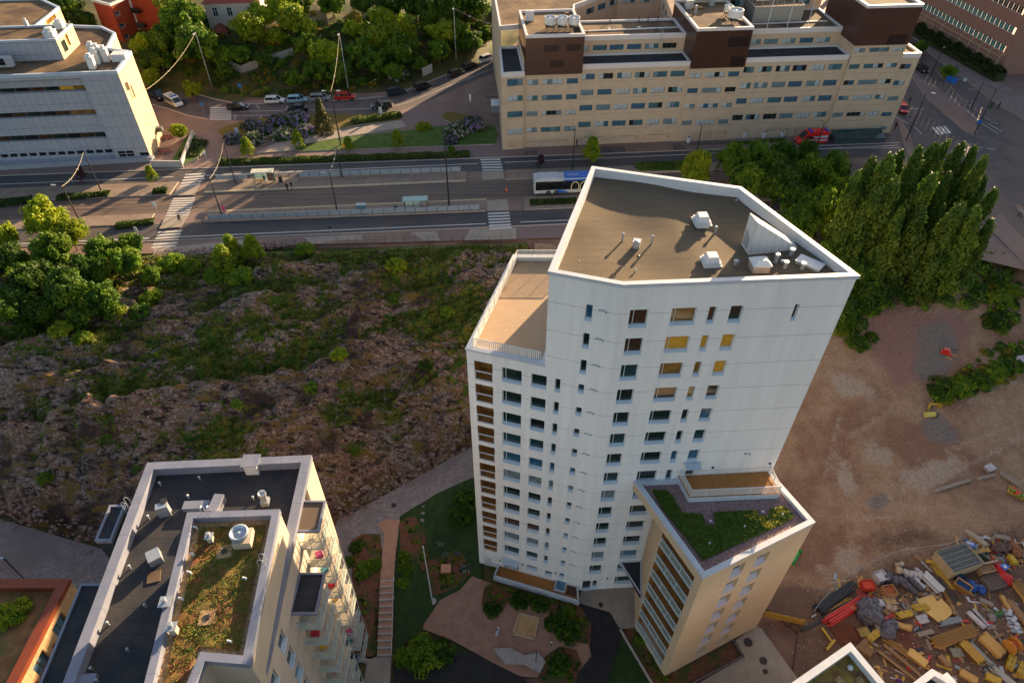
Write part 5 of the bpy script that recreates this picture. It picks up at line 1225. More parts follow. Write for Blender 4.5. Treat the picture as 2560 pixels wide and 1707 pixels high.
for q in (1.5,5.4,9.3,13.1,17.0):
    window(Fa,bh,q,q+2.0,6.4,8.7,.42,(.5,),m_rust,[g_teal,g_sky][int(q)%2],None);mb=MB();p=Fa.pt(q+3.0,6.8,.02);mb.box(p,(.5,.06,.6),Fa.ang());obj('wall_panel',mb,m_rust,bh)
mb=MB();mb.box(Fa.pt(Fa.L/2,4.9,.1),(Fa.L,.35,.35),Fa.ang());obj('string_course',mb,m_rust,bh)
mb=MB();mb.face([(p[0],p[1],zb-.8) for p in inset(BP,.1)]);br=obj('roof',mb,M('earth_roof',(.17,.075,.03),(.28,.13,.05),sc_=1.,bump=.8,bsc=8,c3=(.1,.09,.02),sc3=.3),bh)
mb=MB();mb.ring(inset(BP,-.1),inset(BP,.95),zb-.5,zb-.8,zb+.1);obj('parapet',mb,m_rust,br)
# ================================================================ roof corners at the lower right edge
def corner_house(label,apex,left,right,z,mr,wd):
    a,l,r=P(*apex,z),P(*left,z),P(*right,z);dl_=(l-a).normalized();dr_=(r-a).normalized();l=a+dl_*14;r=a+dr_*14;f=l+(r-a)
    py=[(q.x,q.y) for q in (a,l,f,r)];t=thing('roofed_house',label,'building',(a.x,a.y,0));mb=MB()
    mb.prism(py,0,z-.8);obj('wall',mb,m_lbr,t);mb=MB();mb.face([(q[0],q[1],z-.75) for q in inset(py,.1)]);ro=obj('roof',mb,mr,t);mb=MB();mb.ring(inset(py,-.05),inset(py,wd),z-1,z-.75,z+.02);obj('parapet',mb,m_coping,ro);return ro
m_yroof=M('yellow_sedum',(.30,.20,.03),(.12,.085,.02),sc_=1.2,bump=1,bsc=8,detail=8,c3=(.16,.07,.03),sc3=.5)
r_=corner_house('white edged roof with yellow sedum at the bottom of the building site','building' and (2126,1606),(1980,1707),(2211,1707),16,m_yroof,.55)
p=P(2126,1668,15.3);mb=MB();mb.lathe((p.x,p.y,15.25),[(.25,0),(.25,.1),(.1,.3)],10);obj('vent_pipe',mb,m_white_m,r_)
for q in ((2100,1700),(2150,1700)):
    p=P(*q,15.3);mb=MB();mb.box((p.x,p.y,15.25),(.6,.6,.1),.6);obj('roof_drain',mb,m_pebble,r_)
corner_house('grey roof corner beside timber planks at the bottom edge',(2330,1672),(2284,1707),(2392,1707),14,m_felt,.5)
corner_house('small white framed skylight roof at the bottom edge, right of the grey roof corner',(2368,1681),(2350,1692),(2395,1711),11,M('plum_glass',(.05,.02,.04),rough=.2),.3)
# ================================================================ courtyard
m_yard=M('courtyard_pink_gravel',(.26,.135,.095),(.34,.19,.13),sc_=.8,bump=.2,bsc=20,detail=8)
m_bark=M('bark_mulch',(.10,.035,.02),(.19,.07,.035),sc_=3,bump=.8,bsc=12,c3=(.05,.06,.012),sc3=.5)
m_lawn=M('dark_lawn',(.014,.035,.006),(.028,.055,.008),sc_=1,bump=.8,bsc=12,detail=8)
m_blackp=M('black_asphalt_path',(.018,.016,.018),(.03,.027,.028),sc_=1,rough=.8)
m_conc=M('courtyard_concrete',(.27,.21,.165),(.33,.27,.21),sc_=.5,bump=.1,bsc=10,lines=[('X',1.2,.03,(.2,.15,.12))])
m_pinkp=M('pink_gravel_path',(.38,.19,.12),(.45,.24,.155),sc_=1.5,bump=.2,bsc=20)
def yz(px):return [(*G(*q).xy,) for q in px]
def court(name,px,mat,off,kind='structure',fn=None):
    return drape(name,[P(u,v,0) if hill(P(u,v,0).x,P(u,v,0).y)<.02 else G(u,v) for u,v in px],mat,off,1.,fn)
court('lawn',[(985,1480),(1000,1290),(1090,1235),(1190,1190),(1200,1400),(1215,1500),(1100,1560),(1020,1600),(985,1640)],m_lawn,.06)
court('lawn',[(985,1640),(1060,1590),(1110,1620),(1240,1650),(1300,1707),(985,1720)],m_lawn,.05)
court('planting_bed',[(1000,1300),(1035,1290),(1060,1320),(1075,1400),(1150,1370),(1180,1430),(1140,1470),(1080,1490),(1065,1440),(1040,1400),(1000,1400)],m_bark,.09)
court('planting_bed',[(880,1350),(905,1335),(952,1335),(956,1450),(940,1636),(898,1640),(893,1500),(880,1450)],m_bark,.09)
court('gravel_yard',[(1180,1440),(1232,1460),(1330,1500),(1385,1520),(1400,1560),(1470,1600),(1478,1640),(1440,1700),(1300,1690),(1240,1660),(1130,1600),(1058,1572),(1060,1560),(1100,1500),(1150,1475)],m_yard,.08)
court('planting_bed',[(1204,1512),(1210,1470),(1232,1455),(1450,1515),(1478,1560),(1475,1610),(1400,1600),(1380,1570),(1370,1520),(1275,1500),(1255,1530),(1220,1538)],m_bark,.11)
court('planting_bed',[(1362,1640),(1400,1615),(1440,1625),(1455,1660),(1430,1720),(1350,1720),(1345,1690)],m_bark,.11)
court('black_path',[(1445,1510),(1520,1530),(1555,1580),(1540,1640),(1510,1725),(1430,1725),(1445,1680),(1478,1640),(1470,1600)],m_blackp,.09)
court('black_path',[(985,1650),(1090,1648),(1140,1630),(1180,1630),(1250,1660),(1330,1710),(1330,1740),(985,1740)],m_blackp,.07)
court('courtyard_paving',[(1445,1507),(1455,1468),(1660,1455),(1700,1500),(1640,1560),(1550,1574),(1525,1530)],m_conc,.08)
court('planting_bed',[(1556,1578),(1600,1556),(1640,1620),(1690,1690),(1720,1730),(1640,1730)],m_bark,.04)
court('lawn',[(1540,1590),(1552,1580),(1640,1730),(1500,1730)],m_lawn,.03)
court('courtyard_paving',[(1725,1720),(1860,1640),(1838,1600),(1890,1564),(1905,1572),(1990,1690),(2060,1800),(1725,1800)],m_conc,.05)
court('planting_bed',[(1662,1692),(1832,1603),(1856,1640),(1720,1720),(1690,1730)],m_bark,.09)
kb=thing('stone_edging','dark stone edging round the planting bed below the beige wing','kerb',(P(1856,1640,0).x,P(1856,1640,0).y,0))
mb=MB()
for a,b in (((1832,1603),(1857,1641)),((1857,1641),(1700,1725))):
    a,b=P(*a,0),P(*b,0);c=(a+b)/2;mb.box((c.x,c.y,0),((b-a).length+.2,.18,.35),math.atan2((b-a).y,(b-a).x))
obj('edging',mb,M('dark_granite',(.10,.08,.085),(.14,.11,.11),sc_=3),kb)
lk=thing('stone_edging','long pale kerb beside the black path below the balconies','kerb',(P(1556,1578,0).x,P(1556,1578,0).y,0));mb=MB();a,b=P(1550,1574,0),P(1636,1720,0);c=(a+b)/2;mb.box((c.x,c.y,0),((b-a).length,.22,.25),math.atan2((b-a).y,(b-a).x));obj('kerb',mb,m_kerb,lk)
for i,(u,v,r_,s_) in enumerate(((1502,1512,.3,'dark round cover on the concrete by the entrance canopy'),(1870,1605,.5,'largest dark round cover on the paving below the wing'),(1908,1651,.42,'middle dark round cover on the paving below the wing'),(1913,1678,.28,'smallest dark round cover on the paving at the bottom edge'))):
    p=P(u,v,0);mb=MB();mb.lathe((p.x,p.y,.06),[(r_,0),(r_,.05),(r_*.8,.06)],20);tag(obj('manhole_cover',mb,M('cast_iron',(.04,.03,.028),rough=.6)),s_,'manhole cover','manhole covers in the courtyard')
p=G(985,1263);mb=MB();mb.lathe((p.x,p.y,p.z+.0),[(.35,0),(.35,.06),(.3,.07)],18);tag(obj('manhole_cover',mb,MATS['cast_iron']),'round manhole cover in the grey gravel path','manhole cover')
# path and steps down from the gravel path
zs=lambda x,y:hill(x,y)
sp=[(960,1300),(998,1305),(985,1453),(950,1453)]
court('pink_path',[(945,1310),(965,1298),(1000,1300),(996,1330),(990,1380),(985,1453),(951,1453),(956,1380),(961,1335)],m_pinkp,.12)
st=thing('garden_steps','flight of pink gravel steps with pale timber edges between planting beds','steps',(*P(966,1545,0).xy,0));
a,b,c,d=G(951,1453),G(985,1451),G(979,1637),G(943,1638)
mb=MB();n=11
for i in range(n):
    t0,t1=i/n,(i+1)/n;z=hill(a.x,a.y)*(1-t0)+.1*(1-t0)
    q=[a.lerp(d,t0),b.lerp(c,t0),b.lerp(c,t1),a.lerp(d,t1)];mb.prism(q,-.3,z+.02)
obj('treads',mb,m_pinkp,st)
for i in range(n+1):
    t0=i/n;z=hill(a.x,a.y)*(1-max(0,t0-1/n))+.1*(1-max(0,t0-1/n));l_,r_=a.lerp(d,t0),b.lerp(c,t0);cc=(l_+r_)/2;mb=MB();mb.box((cc.x,cc.y,z-.12),((r_-l_).length,.14,.17),math.atan2((r_-l_).y,(r_-l_).x));obj('riser',mb,m_kerb,st)
mb=MB();mb.path([(b.x+.1,b.y,3.0),(c.x+.1,c.y,1.0)],.03,6)
for k in range(5):q=b.lerp(c,k/4);mb.tube((q.x+.1,q.y,0),(q.x+.1,q.y,3.0-2*k/4),.025,5)
obj('handrail',mb,m_white_m,st)
court('entrance_paving',[(943,1640),(979,1639),(974,1725),(890,1725),(897,1645)],m_conc,.03)
# flagpole, sandbox, seat deck, box, board
p=P(1081,1503,0);fp=thing('flagpole','white flagpole on a pale stone base in the dark lawn','flagpole',p);mb=MB();mb.lathe((0,0,0),[(.5,0),(.5,.12),(.4,.14)],6);obj('base',mb,m_kerb,fp,world=False)
mb=MB();mb.tube((0,0,.1),(-.0,0,12.6),.085,10,0,.05);mb.blob((0,0,12.65),(.1,.1,.1));obj('pole',mb,m_white_m,fp,world=False)
q=[P(1297,1532,.2),P(1347,1545,.2),P(1335,1597,.2),P(1282,1583,.2)];cx_=sum(p.x for p in q)/4;cy_=sum(p.y for p in q)/4;sb=thing('sandbox','square timber framed sandbox on pink gravel','sandbox',(cx_,cy_,0))
for i in range(4):
    a,b=q[i],q[(i+1)%4];c=(a+b)/2;mb=MB();mb.box((c.x,c.y,0),((b-a).length+.12,.14,.28),math.atan2((b-a).y,(b-a).x));obj('timber_edge',mb,M('pale_timber',(.42,.31,.2),(.5,.38,.25),sc_=4),sb)
mb=MB();mb.face([(p.x,p.y,.16) for p in ccw(q)]);obj('sand',mb,M('play_sand',(.50,.30,.14),(.40,.23,.10),sc_=2,bump=.8,bsc=6),sb)
p=P(1115,1422,.3);cr_=thing('wooden_crate','reddish brown wooden box in the flower bed beside the flagpole','box',(p.x,p.y,0));mb=MB();mb.box((p.x,p.y,0),(1.15,1.0,.5),.02);obj('box',mb,M('reddish_timber',(.42,.17,.09),(.5,.22,.12),sc_=3,lines=[('X',.2,.03,(.3,.1,.05))]),cr_);mb=MB();mb.box((p.x,p.y,.5),(1.25,1.1,.06),.02);obj('lid',mb,M('salmon_lid',(.52,.24,.14)),cr_)
dkt=thing('timber_deck','grey angled timber seating deck at the bottom of the courtyard','deck',(*P(1300,1650,0).xy,0))
for i,py in enumerate(([(1233,1620),(1275,1618),(1310,1637),(1310,1658),(1262,1657)],[(1310,1637),(1345,1630),(1364,1653),(1350,1680),(1310,1658)])):
    mb=MB();mb.prism([P(*q,.35) for q in py],.05,.4);obj('deck_section',mb,M('weathered_boards_%d'%i,(.32,.28,.26),(.40,.36,.33),sc_=2,lines=[('X',.16,.03,(.17,.14,.13),(-.1,.9)[i])]),dkt)
p=P(1340,1652,.4);sk=thing('play_post','thin dark post standing in the timber deck','post',(p.x,p.y,0));mb=MB();mb.tube((0,0,0),(0,0,3.0),.05,8);mb.box((0,0,2.7),(.1,.1,.3));obj('post',mb,m_dkmetal,sk,world=False)
p=P(1244,1578,.4);sc_b=thing('spring_board','small grey spring rider board on the pink gravel','play equipment',(p.x,p.y,0));mb=MB();mb.box((0,0,.42),(.28,1.05,.07),-.3);mb.tube((0,0,0),(0,0,.42),.1,8);obj('board',mb,M('grey_board',(.4,.42,.45)),sc_b,world=False);mb=MB();mb.tube((0,.1,.45),(0,.1,.8),.03,6);mb.tube((-.2,.1,.8),(.2,.1,.8),.03,6);obj('handle',mb,m_dkmetal,sc_b,world=False)
p=P(1378,1612,0);bl=thing('bollard_light','short bollard lamp at the tip of the planting bed','lamp',p);mb=MB();mb.tube((0,0,0),(0,0,.7),.07,10);obj('post',mb,m_dkmetal,bl,world=False);mb=MB();mb.lathe((0,0,.7),[(.1,0),(.1,.15),(.05,.18)],12);obj('lamp_head',mb,m_white_m,bl,world=False)
# ================================================================ trees and bushes
def leaves(nc,n_per,shape,leaf,seed,clump=.22,squash=.8,up=.25):
    """crown as a numpy cloud of small leaf quads gathered in clumps through the crown's volume.
    shape(t,rng) -> list of clump centres (x,y,z) in unit size"""
    rg=np.random.RandomState(seed);cs=np.array(shape(rg,nc));V=[]
    for c in cs:
        r=clump*rg.uniform(.6,1.3);n=int(n_per*rg.uniform(.7,1.2))
        d=rg.normal(size=(n,3));d/=np.linalg.norm(d,axis=1)[:,None]
        rad=r*rg.uniform(.35,1.,n)**.5
        p=c+d*rad[:,None]*np.array([1,1,squash])
        nr=d+rg.normal(scale=.45,size=(n,3))+np.array([0,0,up]);nr/=np.linalg.norm(nr,axis=1)[:,None]
        a=np.cross(nr,rg.normal(size=(n,3)));a/=np.linalg.norm(a,axis=1)[:,None]+1e-9;b=np.cross(nr,a)
        s=leaf*rg.uniform(.6,1.3,n)[:,None]
        q=np.stack([p-a*s,p+b*s*.7,p+a*s,p-b*s*.7],1);V.append(q.reshape(-1,3))
    return np.concatenate(V)
def leafmesh(name,V,mats,idx=None):
    n=len(V)//4;me=bpy.data.meshes.new(name);me.vertices.add(len(V));me.vertices.foreach_set('co',V.astype(np.float32).ravel())
    me.loops.add(len(V));me.loops.foreach_set('vertex_index',np.arange(len(V),dtype=np.int32));me.polygons.add(n);me.polygons.foreach_set('loop_start',np.arange(0,len(V),4,dtype=np.int32))
    for m in (mats if isinstance(mats,(list,tuple)) else [mats]):me.materials.append(m)
    if idx is not None:me.polygons.foreach_set('material_index',idx.astype(np.int32))
    me.update();me.validate();return me
def sh_round(rg,n):
    o=[]
    k=[(rg.normal(scale=.25,size=3)) for _ in range(4)]
    while len(o)<n:
        d=rg.normal(size=3);d/=np.linalg.norm(d);r=rg.uniform(.35,1)**.45
        r*=.72+.62*noise.noise(Vector(d)*1.6+Vector(k[0]*9))+.2*noise.noise(Vector(d)*4+Vector(k[1]*9))
        p=d*r*np.array([.8,.8,.78]);
        if p[2]<-.5:continue
        o.append((p[0],p[1],p[2]*.62+.66))
    return o
def seedphase(rg):return getattr(rg,'_ph',0)
def sh_birch(rg,n):
    o=[]
    for _ in range(n):
        t=rg.uniform(0,1)**.8;r=.52*(1-t*.85)**.8*rg.uniform(.2,1)**.5;a=rg.uniform(0,6.28)
        o.append((r*math.cos(a),r*math.sin(a),.28+t*1.05))
    return o
def sh_cone(rg,n):
    o=[]
    for _ in range(n):
        t=rg.uniform(0,1)**1.15;lay=int(t*16)/16+rg.uniform(-.01,.01);r=(.36*(1-lay)+.02)*rg.uniform(.35,1)**.5*(1+.15*math.sin(lay*50));a=rg.uniform(0,6.28)
        o.append((r*math.cos(a),r*math.sin(a),.08+lay*1.22-r*.18))
    return o
def sh_col(rg,n):
    o=[];ph=rg.uniform(0,50)
    for _ in range(n):
        t=rg.uniform(0,1);r=.25*(math.sin(math.pi*min(1,t*.9+.12))**.6)*rg.uniform(.3,1)**.5*(1-.5*t*t);a=rg.uniform(0,6.28);r*=.8+.9*noise.noise(Vector((math.cos(a),math.sin(a),t*5+ph)))
        o.append((r*math.cos(a)+.04*math.sin(t*4+ph),r*math.sin(a)+.04*math.cos(t*3+ph),.06+t*1.16))
    return o
def sh_bush(rg,n):
    o=[]
    while len(o)<n:
        d=rg.normal(size=3);d/=np.linalg.norm(d);d[2]=abs(d[2]);r=rg.uniform(.3,1)**.45
        o.append((d[0]*r*.85,d[1]*r*.85,d[2]*r*.62+.05))
    return o
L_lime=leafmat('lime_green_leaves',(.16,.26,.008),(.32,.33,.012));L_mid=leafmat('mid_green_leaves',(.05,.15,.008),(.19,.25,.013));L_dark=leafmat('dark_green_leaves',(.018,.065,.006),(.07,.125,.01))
L_con=leafmat('olive_conifer_needles',(.03,.08,.007),(.13,.165,.012),.2);L_spr=leafmat('spruce_needles',(.03,.05,.012),(.11,.08,.02),.15);L_rust=leafmat('ochre_leaves',(.22,.13,.015),(.15,.14,.015))
L_lil=leafmat('lilac_flowers_violet',(.22,.15,.32),(.36,.28,.44),.2);L_wl=leafmat('lilac_flowers_white',(.40,.37,.38),(.46,.42,.44),.2);L_pur=leafmat('dark_purple_leaves',(.06,.02,.03),(.10,.035,.04))
m_bark_t=M('tree_bark',(.09,.06,.045),(.15,.11,.08),sc_=4,rough=.9,bump=.5)
def trunkmesh(name,h,r0,seed,top=.75,nb=6,spread=.35):
    rg=random.Random(seed);mb=MB();pts=[Vector((0,0,-.04))];n=5
    for i in range(1,n+1):pts.append(Vector((rg.uniform(-.02,.02)*i*.6,rg.uniform(-.02,.02)*i*.6,top*h*i/n)))
    for i in range(n):mb.tube(pts[i],pts[i+1],r0*(1-.17*i),6,0,r0*(1-.17*(i+1)),caps=False)
    for k in range(nb):
        a=rg.uniform(0,6.28);z=rg.uniform(.3,.7)*top*h;b=Vector((0,0,z));e=b+Vector((math.cos(a)*spread*rg.uniform(.6,1),math.sin(a)*spread*rg.uniform(.6,1),rg.uniform(.1,.3)*h));m=(b+e)/2-Vector((0,0,.02));mb.tube(b,m,r0*.45,5,0,r0*.3,caps=False);mb.tube(m,e,r0*.3,5,0,r0*.12,caps=False)
    return mb.mesh(name,m_bark_t,True)
TREES={}
def proto(key,fn,nc,npc,leaf,mats,seed,clump,trunk,mix=None,squash=.8):
    V=leaves(nc,npc,fn,leaf,seed,clump,squash)
    idx=None
    if mix:
        n=len(V)//4;rg=np.random.RandomState(seed);cen=V.reshape(-1,4,3).mean(1)
        h=np.array([noise.noise(Vector(c)*mix[2]+Vector((seed,0,0))) for c in cen[::1]]) if n<30000 else rg.normal(size=n)
        top=cen[:,2]*mix[3] if len(mix)>3 else 0
        idx=((h+rg.normal(scale=.12,size=n)+top)>mix[1]).astype(int)
    TREES[key]=(leafmesh('crown',V,mats,idx),trunk)
tr1=trunkmesh('trunk',1.,.035,1);tr2=trunkmesh('trunk',1.2,.02,2,spread=.2);tr3=trunkmesh('trunk',1.2,.022,3,top=1.,nb=0)
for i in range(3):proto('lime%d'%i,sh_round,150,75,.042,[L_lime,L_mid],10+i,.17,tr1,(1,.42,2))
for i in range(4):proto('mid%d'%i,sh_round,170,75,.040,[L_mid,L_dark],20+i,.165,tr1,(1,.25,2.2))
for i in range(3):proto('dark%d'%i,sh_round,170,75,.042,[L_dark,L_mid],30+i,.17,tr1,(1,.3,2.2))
for i in range(2):proto('birch%d'%i,sh_birch,150,60,.030,[L_lime,L_mid],40+i,.11,tr2,(1,.25,3))
for i in range(4):proto('cone%d'%i,sh_col,230,46,.024,[L_con,L_dark],50+i,.08,tr3,(1,.42,4,-.05),1.3)
for i in range(2):proto('spruce%d'%i,sh_cone,300,40,.022,[L_spr],60+i,.07,tr3)
for i in range(3):proto('bush%d'%i,sh_bush,90,60,.050,[L_mid,L_lime],70+i,.2,tr1,(1,.25,2))
proto('dbush0',sh_bush,90,60,.050,[L_dark,L_mid],75,.2,tr1,(1,.25,2));proto('lbush0',sh_bush,90,60,.050,[L_lime,L_mid],76,.2,tr1,(1,.35,2));proto('rust0',sh_round,120,55,.042,[L_rust,L_mid],77,.17,tr1,(1,.2,2));proto('pur0',sh_birch,70,40,.035,[L_pur],78,.12,tr2)
proto('lilac0',sh_bush,110,70,.045,[L_dark,L_lil],80,.19,tr1,(1,.04,3.5));proto('lilac1',sh_bush,110,70,.045,[L_dark,L_wl],81,.19,tr1,(1,.08,3.5));proto('lilac2',sh_bush,110,70,.045,[L_mid,L_lil],82,.19,tr1,(1,.1,4))
# unit size: crown radius ~.95 (round: 1.0 wide, top at ~1.3)
def put(key,u,v,rpx,label,group,cat='tree',zg=None,asp=1.,ground=None):
    """u,v = centre of the crown in the photo, rpx = its half width in photo pixels"""
    fn=ground or (lambda x,y:rz(x,y))
    # find scale: centre of the crown is .66*s*asp above the ground
    cz={'b':.35,'c':.62}.get('b' if 'bush' in key or 'lilac' in key else ('c' if key[:4] in ('cone','spru','birc','pur0') else 'r'),.66)
    wd={'cone':.27,'spru':.34,'birc':.42,'pur0':.45}.get(key[:4],.78)
    if asp==1. and cat=='tree' and key[:4] in('lime','mid0','mid1','mid2','mid3','dark'):asp=1.3
    s=3.
    for _ in range(6):
        d=ray(u,v);t=40.
        while t<500:
            x,y,z=d[0]*t,d[1]*t,CH+d[2]*t
            if z<=fn(x,y)+cz*s*asp:break
            t+=.5
        dp=y*_c+(CH-z)*_s;s=rpx*dp/CF/wd
    base=Vector((x,y,fn(x,y)))
    c,tk=TREES[key];nm={'tree':'tree','bush':'bush','shrub':'shrub'}.get(cat,'tree')
    r=thing({'lilac':'lilac_bush','conif':'conifer','spruc':'spruce_tree'}.get(cat[:5],{'tree':'broadleaf_tree','bush':'green_bush','shrub':'garden_shrub','conifer':'conifer'}.get(cat,'broadleaf_tree')),label,cat,base,rnd.uniform(0,6.28),group)
    r.scale=(s,s,s*asp)
    o=bpy.data.objects.new('crown' if cat in('tree','conifer','spruce') else 'foliage',c);C.objects.link(o);o.parent=r
    if tk:o=bpy.data.objects.new('trunk' if cat in('tree','conifer','spruce') else 'stem',tk);C.objects.link(o);o.parent=r
    return r
def wh(x,y):
    "where in the photo"
    return ''
cnt={}
def many(lst,group,cat='tree',ground=None,asp=1.):
    for it in lst:
        key,u,v,r_,label=it[:5];put(key,u,v,r_,label,group,cat,ground=ground,asp=it[5] if len(it)>5 else asp)
def near(lst,names,group,fmt,cat='tree',asp=1.,ground=None):
    pass
G1='trees left of the rock hill'
many([('lime0',112,548,56,'tallest bright lime tree on the left, its top against the tram street'),('lime1',172,585,42,'lime tree just right of the tallest lime tree'),('lime2',12,590,34,'small lime tree cut by the left frame edge below the street'),
('mid0',130,628,50,'mid green tree directly below the tall lime tree'),('mid1',255,622,42,'green tree with rounded top right of the lime pair beside the lamp post foot'),('mid2',322,612,34,'green tree nearest to the street crossing, right side of the left cluster'),
('mid3',318,655,40,'green tree on the right flank of the left cluster, below the crossing'),('dark0',228,680,46,'shadowed green tree in the middle of the left cluster'),('mid1',374,690,26,'small bright tree at the right tip of the left cluster'),
('dark1',30,652,44,'dark tree at the left frame edge below the small lime tree'),('dark2',85,705,55,'large dark tree low in the left cluster'),('dark0',168,725,55,'broad dark tree at the lower middle of the left cluster'),('dark1',20,760,55,'dark tree at the left frame edge, lowest in the left cluster'),('dark2',255,745,42,'dark tree at the lower right of the left cluster'),
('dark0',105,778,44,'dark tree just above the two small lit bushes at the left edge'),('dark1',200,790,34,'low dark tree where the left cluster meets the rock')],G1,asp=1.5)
many([('bush0',70,818,27,'leafy green bush at the left edge of the rock, lower left of the pair'),('lbush0',152,822,26,'bright green bush on the rock, right of the leafy one'),('bush1',205,846,22,'low green bush beside the bright one on the rock edge'),('bush2',285,778,26,'pale bush among grasses between cluster and rock'),('bush0',382,752,27,'round green bush on the rock right of the left cluster'),('dbush0',350,775,26,'dark bush behind the round bush on the rock'),
('bush2',545,690,32,'dense bush at the foot of the small birches by the street'),('bush1',600,688,30,'green bush right of the dense bush by the street'),('bush0',430,655,30,'low spreading bush beside the rubble edge of the street'),('bush2',470,665,25,'small low bush between rubble and birches'),
('lbush0',990,660,24,'single lime yellow bush in the middle of the rock below the street'),('bush1',760,625,22,'grassy green tuft bush at the street fence'),('lbush0',848,888,20,'small lime tree bush in the middle of the rock slope'),('bush2',780,970,18,'small leafy bush in a green gully of the rock'),('bush0',595,1018,15,'small dark leaf bush low on the rock'),('bush1',1117,778,16,'upright bush in the grassy cleft near the white terrace'),('dbush0',1066,915,18,'square dark green bush right of centre on the rock'),('bush1',115,1195,18,'small bush low on the left flank of the rock'),('bush2',650,847,12,'tiny bush near the middle left of the rock'),('bush1',888,1128,14,'tiny green bush above the cut rock face'),('lbush0',395,885,11,'tiny yellow green bush on the left of the rock'),('bush0',985,745,15,'small grass bush on the rock below the lime yellow bush')],'bushes growing on the rock hill','bush')
many([('birch0',583,632,26,'left of the two young birches beside the south pavement'),('birch1',632,622,22,'right of the two young birches beside the south pavement',1.1),('birch0',560,655,26,'low wide birch in front of the young birch pair',.9)],'young birches by the street')
G2='garden trees behind the upper street'
many([('mid0',455,52,58,'big tree at the top, right of the red brick house'),('mid1',495,105,60,'tall dense tree between the red house and the cream villa'),('lime0',358,112,34,'lit tree against the red brick wall'),('dark0',400,150,34,'dark tree at the foot of the red brick house'),('dark1',155,18,48,'dark tree behind the pale roofs at top left'),('dark2',205,52,34,'dark tree between the stepped roofs and the red house'),
('lime1',622,62,46,'rounded yellow green tree in front of the cream villa'),('mid2',560,140,30,'leafy green tree left of the white fence corner'),('mid3',596,135,26,'small tree beside the tiled garden wall'),('lime2',690,92,24,'small tree below the villa right corner'),
('lime0',728,45,46,'bright tree right of the cream villa'),('lime1',772,72,26,'small bright tree at the bend of the pale wooden fence'),('lime2',700,12,42,'top edge tree right of the villa'),('mid0',750,10,34,'green tree at the top edge above the fence'),
('lime1',818,135,44,'yellow topped tree behind the grey lamp post, end of the white fence'),('mid1',790,175,34,'green tree below the yellow topped tree'),('mid2',850,178,34,'green tree just above the red parked car'),('mid3',735,198,24,'low green tree above the silver cars'),('dark0',660,148,24,'dark small tree above the white fence'),
('lime2',944,98,42,'bright leafed tree left of the middle of the garden slope'),('lime0',1003,72,44,'tallest bright tree of the garden slope'),('mid0',1000,128,44,'mid green tree under the tallest bright tree'),('mid1',940,155,36,'green tree above the dark parked car'),('mid2',985,178,26,'green tree beside the white lilac'),
('lime1',1105,85,38,'bright tree beside the right lamp post'),('mid3',1098,125,30,'green tree below the bright tree beside the right lamp post'),('rust0',885,48,26,'orange tinted tree on the bare rock at the top'),('lime2',882,75,24,'small tree below the orange tinted tree'),('rust0',1172,50,22,'orange tinted tree near the footpath'),('mid0',1075,38,34,'green tree above the right lamp post'),
('dark1',1180,100,30,'dark tree beside the footpath'),('dark2',1215,85,26,'dark tree at the footpath edge'),('mid1',1150,108,20,'small tree at the pavement bend'),('dark0',975,5,44,'dark tree at the top edge, left of the middle'),('dark1',1040,8,44,'dark tree at the top edge by the rock outcrop'),('dark2',1120,8,50,'dark tree at the top edge left of the footpath'),('dark0',1190,15,42,'dark tree at the top edge beside the footpath'),('dark1',1252,30,28,'green tree between footpath and office block'),('mid2',1275,8,26,'bright tree at the top edge behind the office block corner'),('dark2',905,2,34,'dark tree at the top edge above the bare rock'),('mid3',830,8,34,'green tree at the top edge between fence and rock'),('mid1',420,95,46,'leafy tree hiding the base of the red house'),('lime2',440,20,46,'bright tree rising beside the red house at the top edge'),('dark2',375,150,30,'dark low tree at the red house foot beside the path'),('lime0',655,40,36,'bright tree overlapping the villa right wall'),('mid2',560,180,24,'small tree at the kink of the white fence'),('mid0',905,130,38,'green tree between the fence end and the bright trees'),('mid3',1045,158,22,'green tree above the white gate panel'),('mid1',1140,75,34,'green tree right of the right lamp post'),('lime1',960,50,36,'bright tree below the bare rock'),('mid0',770,110,34,'green tree at the left of the yellow topped tree')],G2)
many([('lime0',482,225,26,'yellow green street tree beside the zebra crossing and police van'),('lime1',378,192,26,'street tree against the sunlit end wall, beside the dark van'),('lime2',446,330,22,'yellow green tree beside the parked bicycles'),
('birch0',378,438,13,'slim young tree on the planted median by the left crossing'),('birch1',617,372,16,'slim young street tree left of the hedge walk'),('birch0',744,352,15,'slim yellow street tree, second from the left along the hedge'),('birch1',871,362,13,'slim yellow street tree in the middle of the hedge walk'),('birch0',993,350,14,'slim yellow street tree right along the hedge walk'),('lbush0',1058,314,18,'low lime tree on the edge of the lawn by the plaza'),('mid1',1128,372,11,'small dark green tree at the right end of the hedge walk'),
('birch1',1480,378,21,'dense conical green tree on the kerb in front of the office block'),('pur0',1352,407,12,'dark purple leaved young tree by the north kerb'),('birch0',1350,462,12,'slim green tree in front of the bus'),('pur0',205,440,14,'dark purple young tree on the left median'),('mid2',2302,115,19,'young tree beside the upper right corner of the office block'),('mid3',2372,178,20,'young tree by the blue parking signs at the crossroads')],'street trees')
many([('spruce0',803,292,24,'dark spruce between lilac bushes and the upper street')],None,'spruce')
GL='flowering lilac bushes'
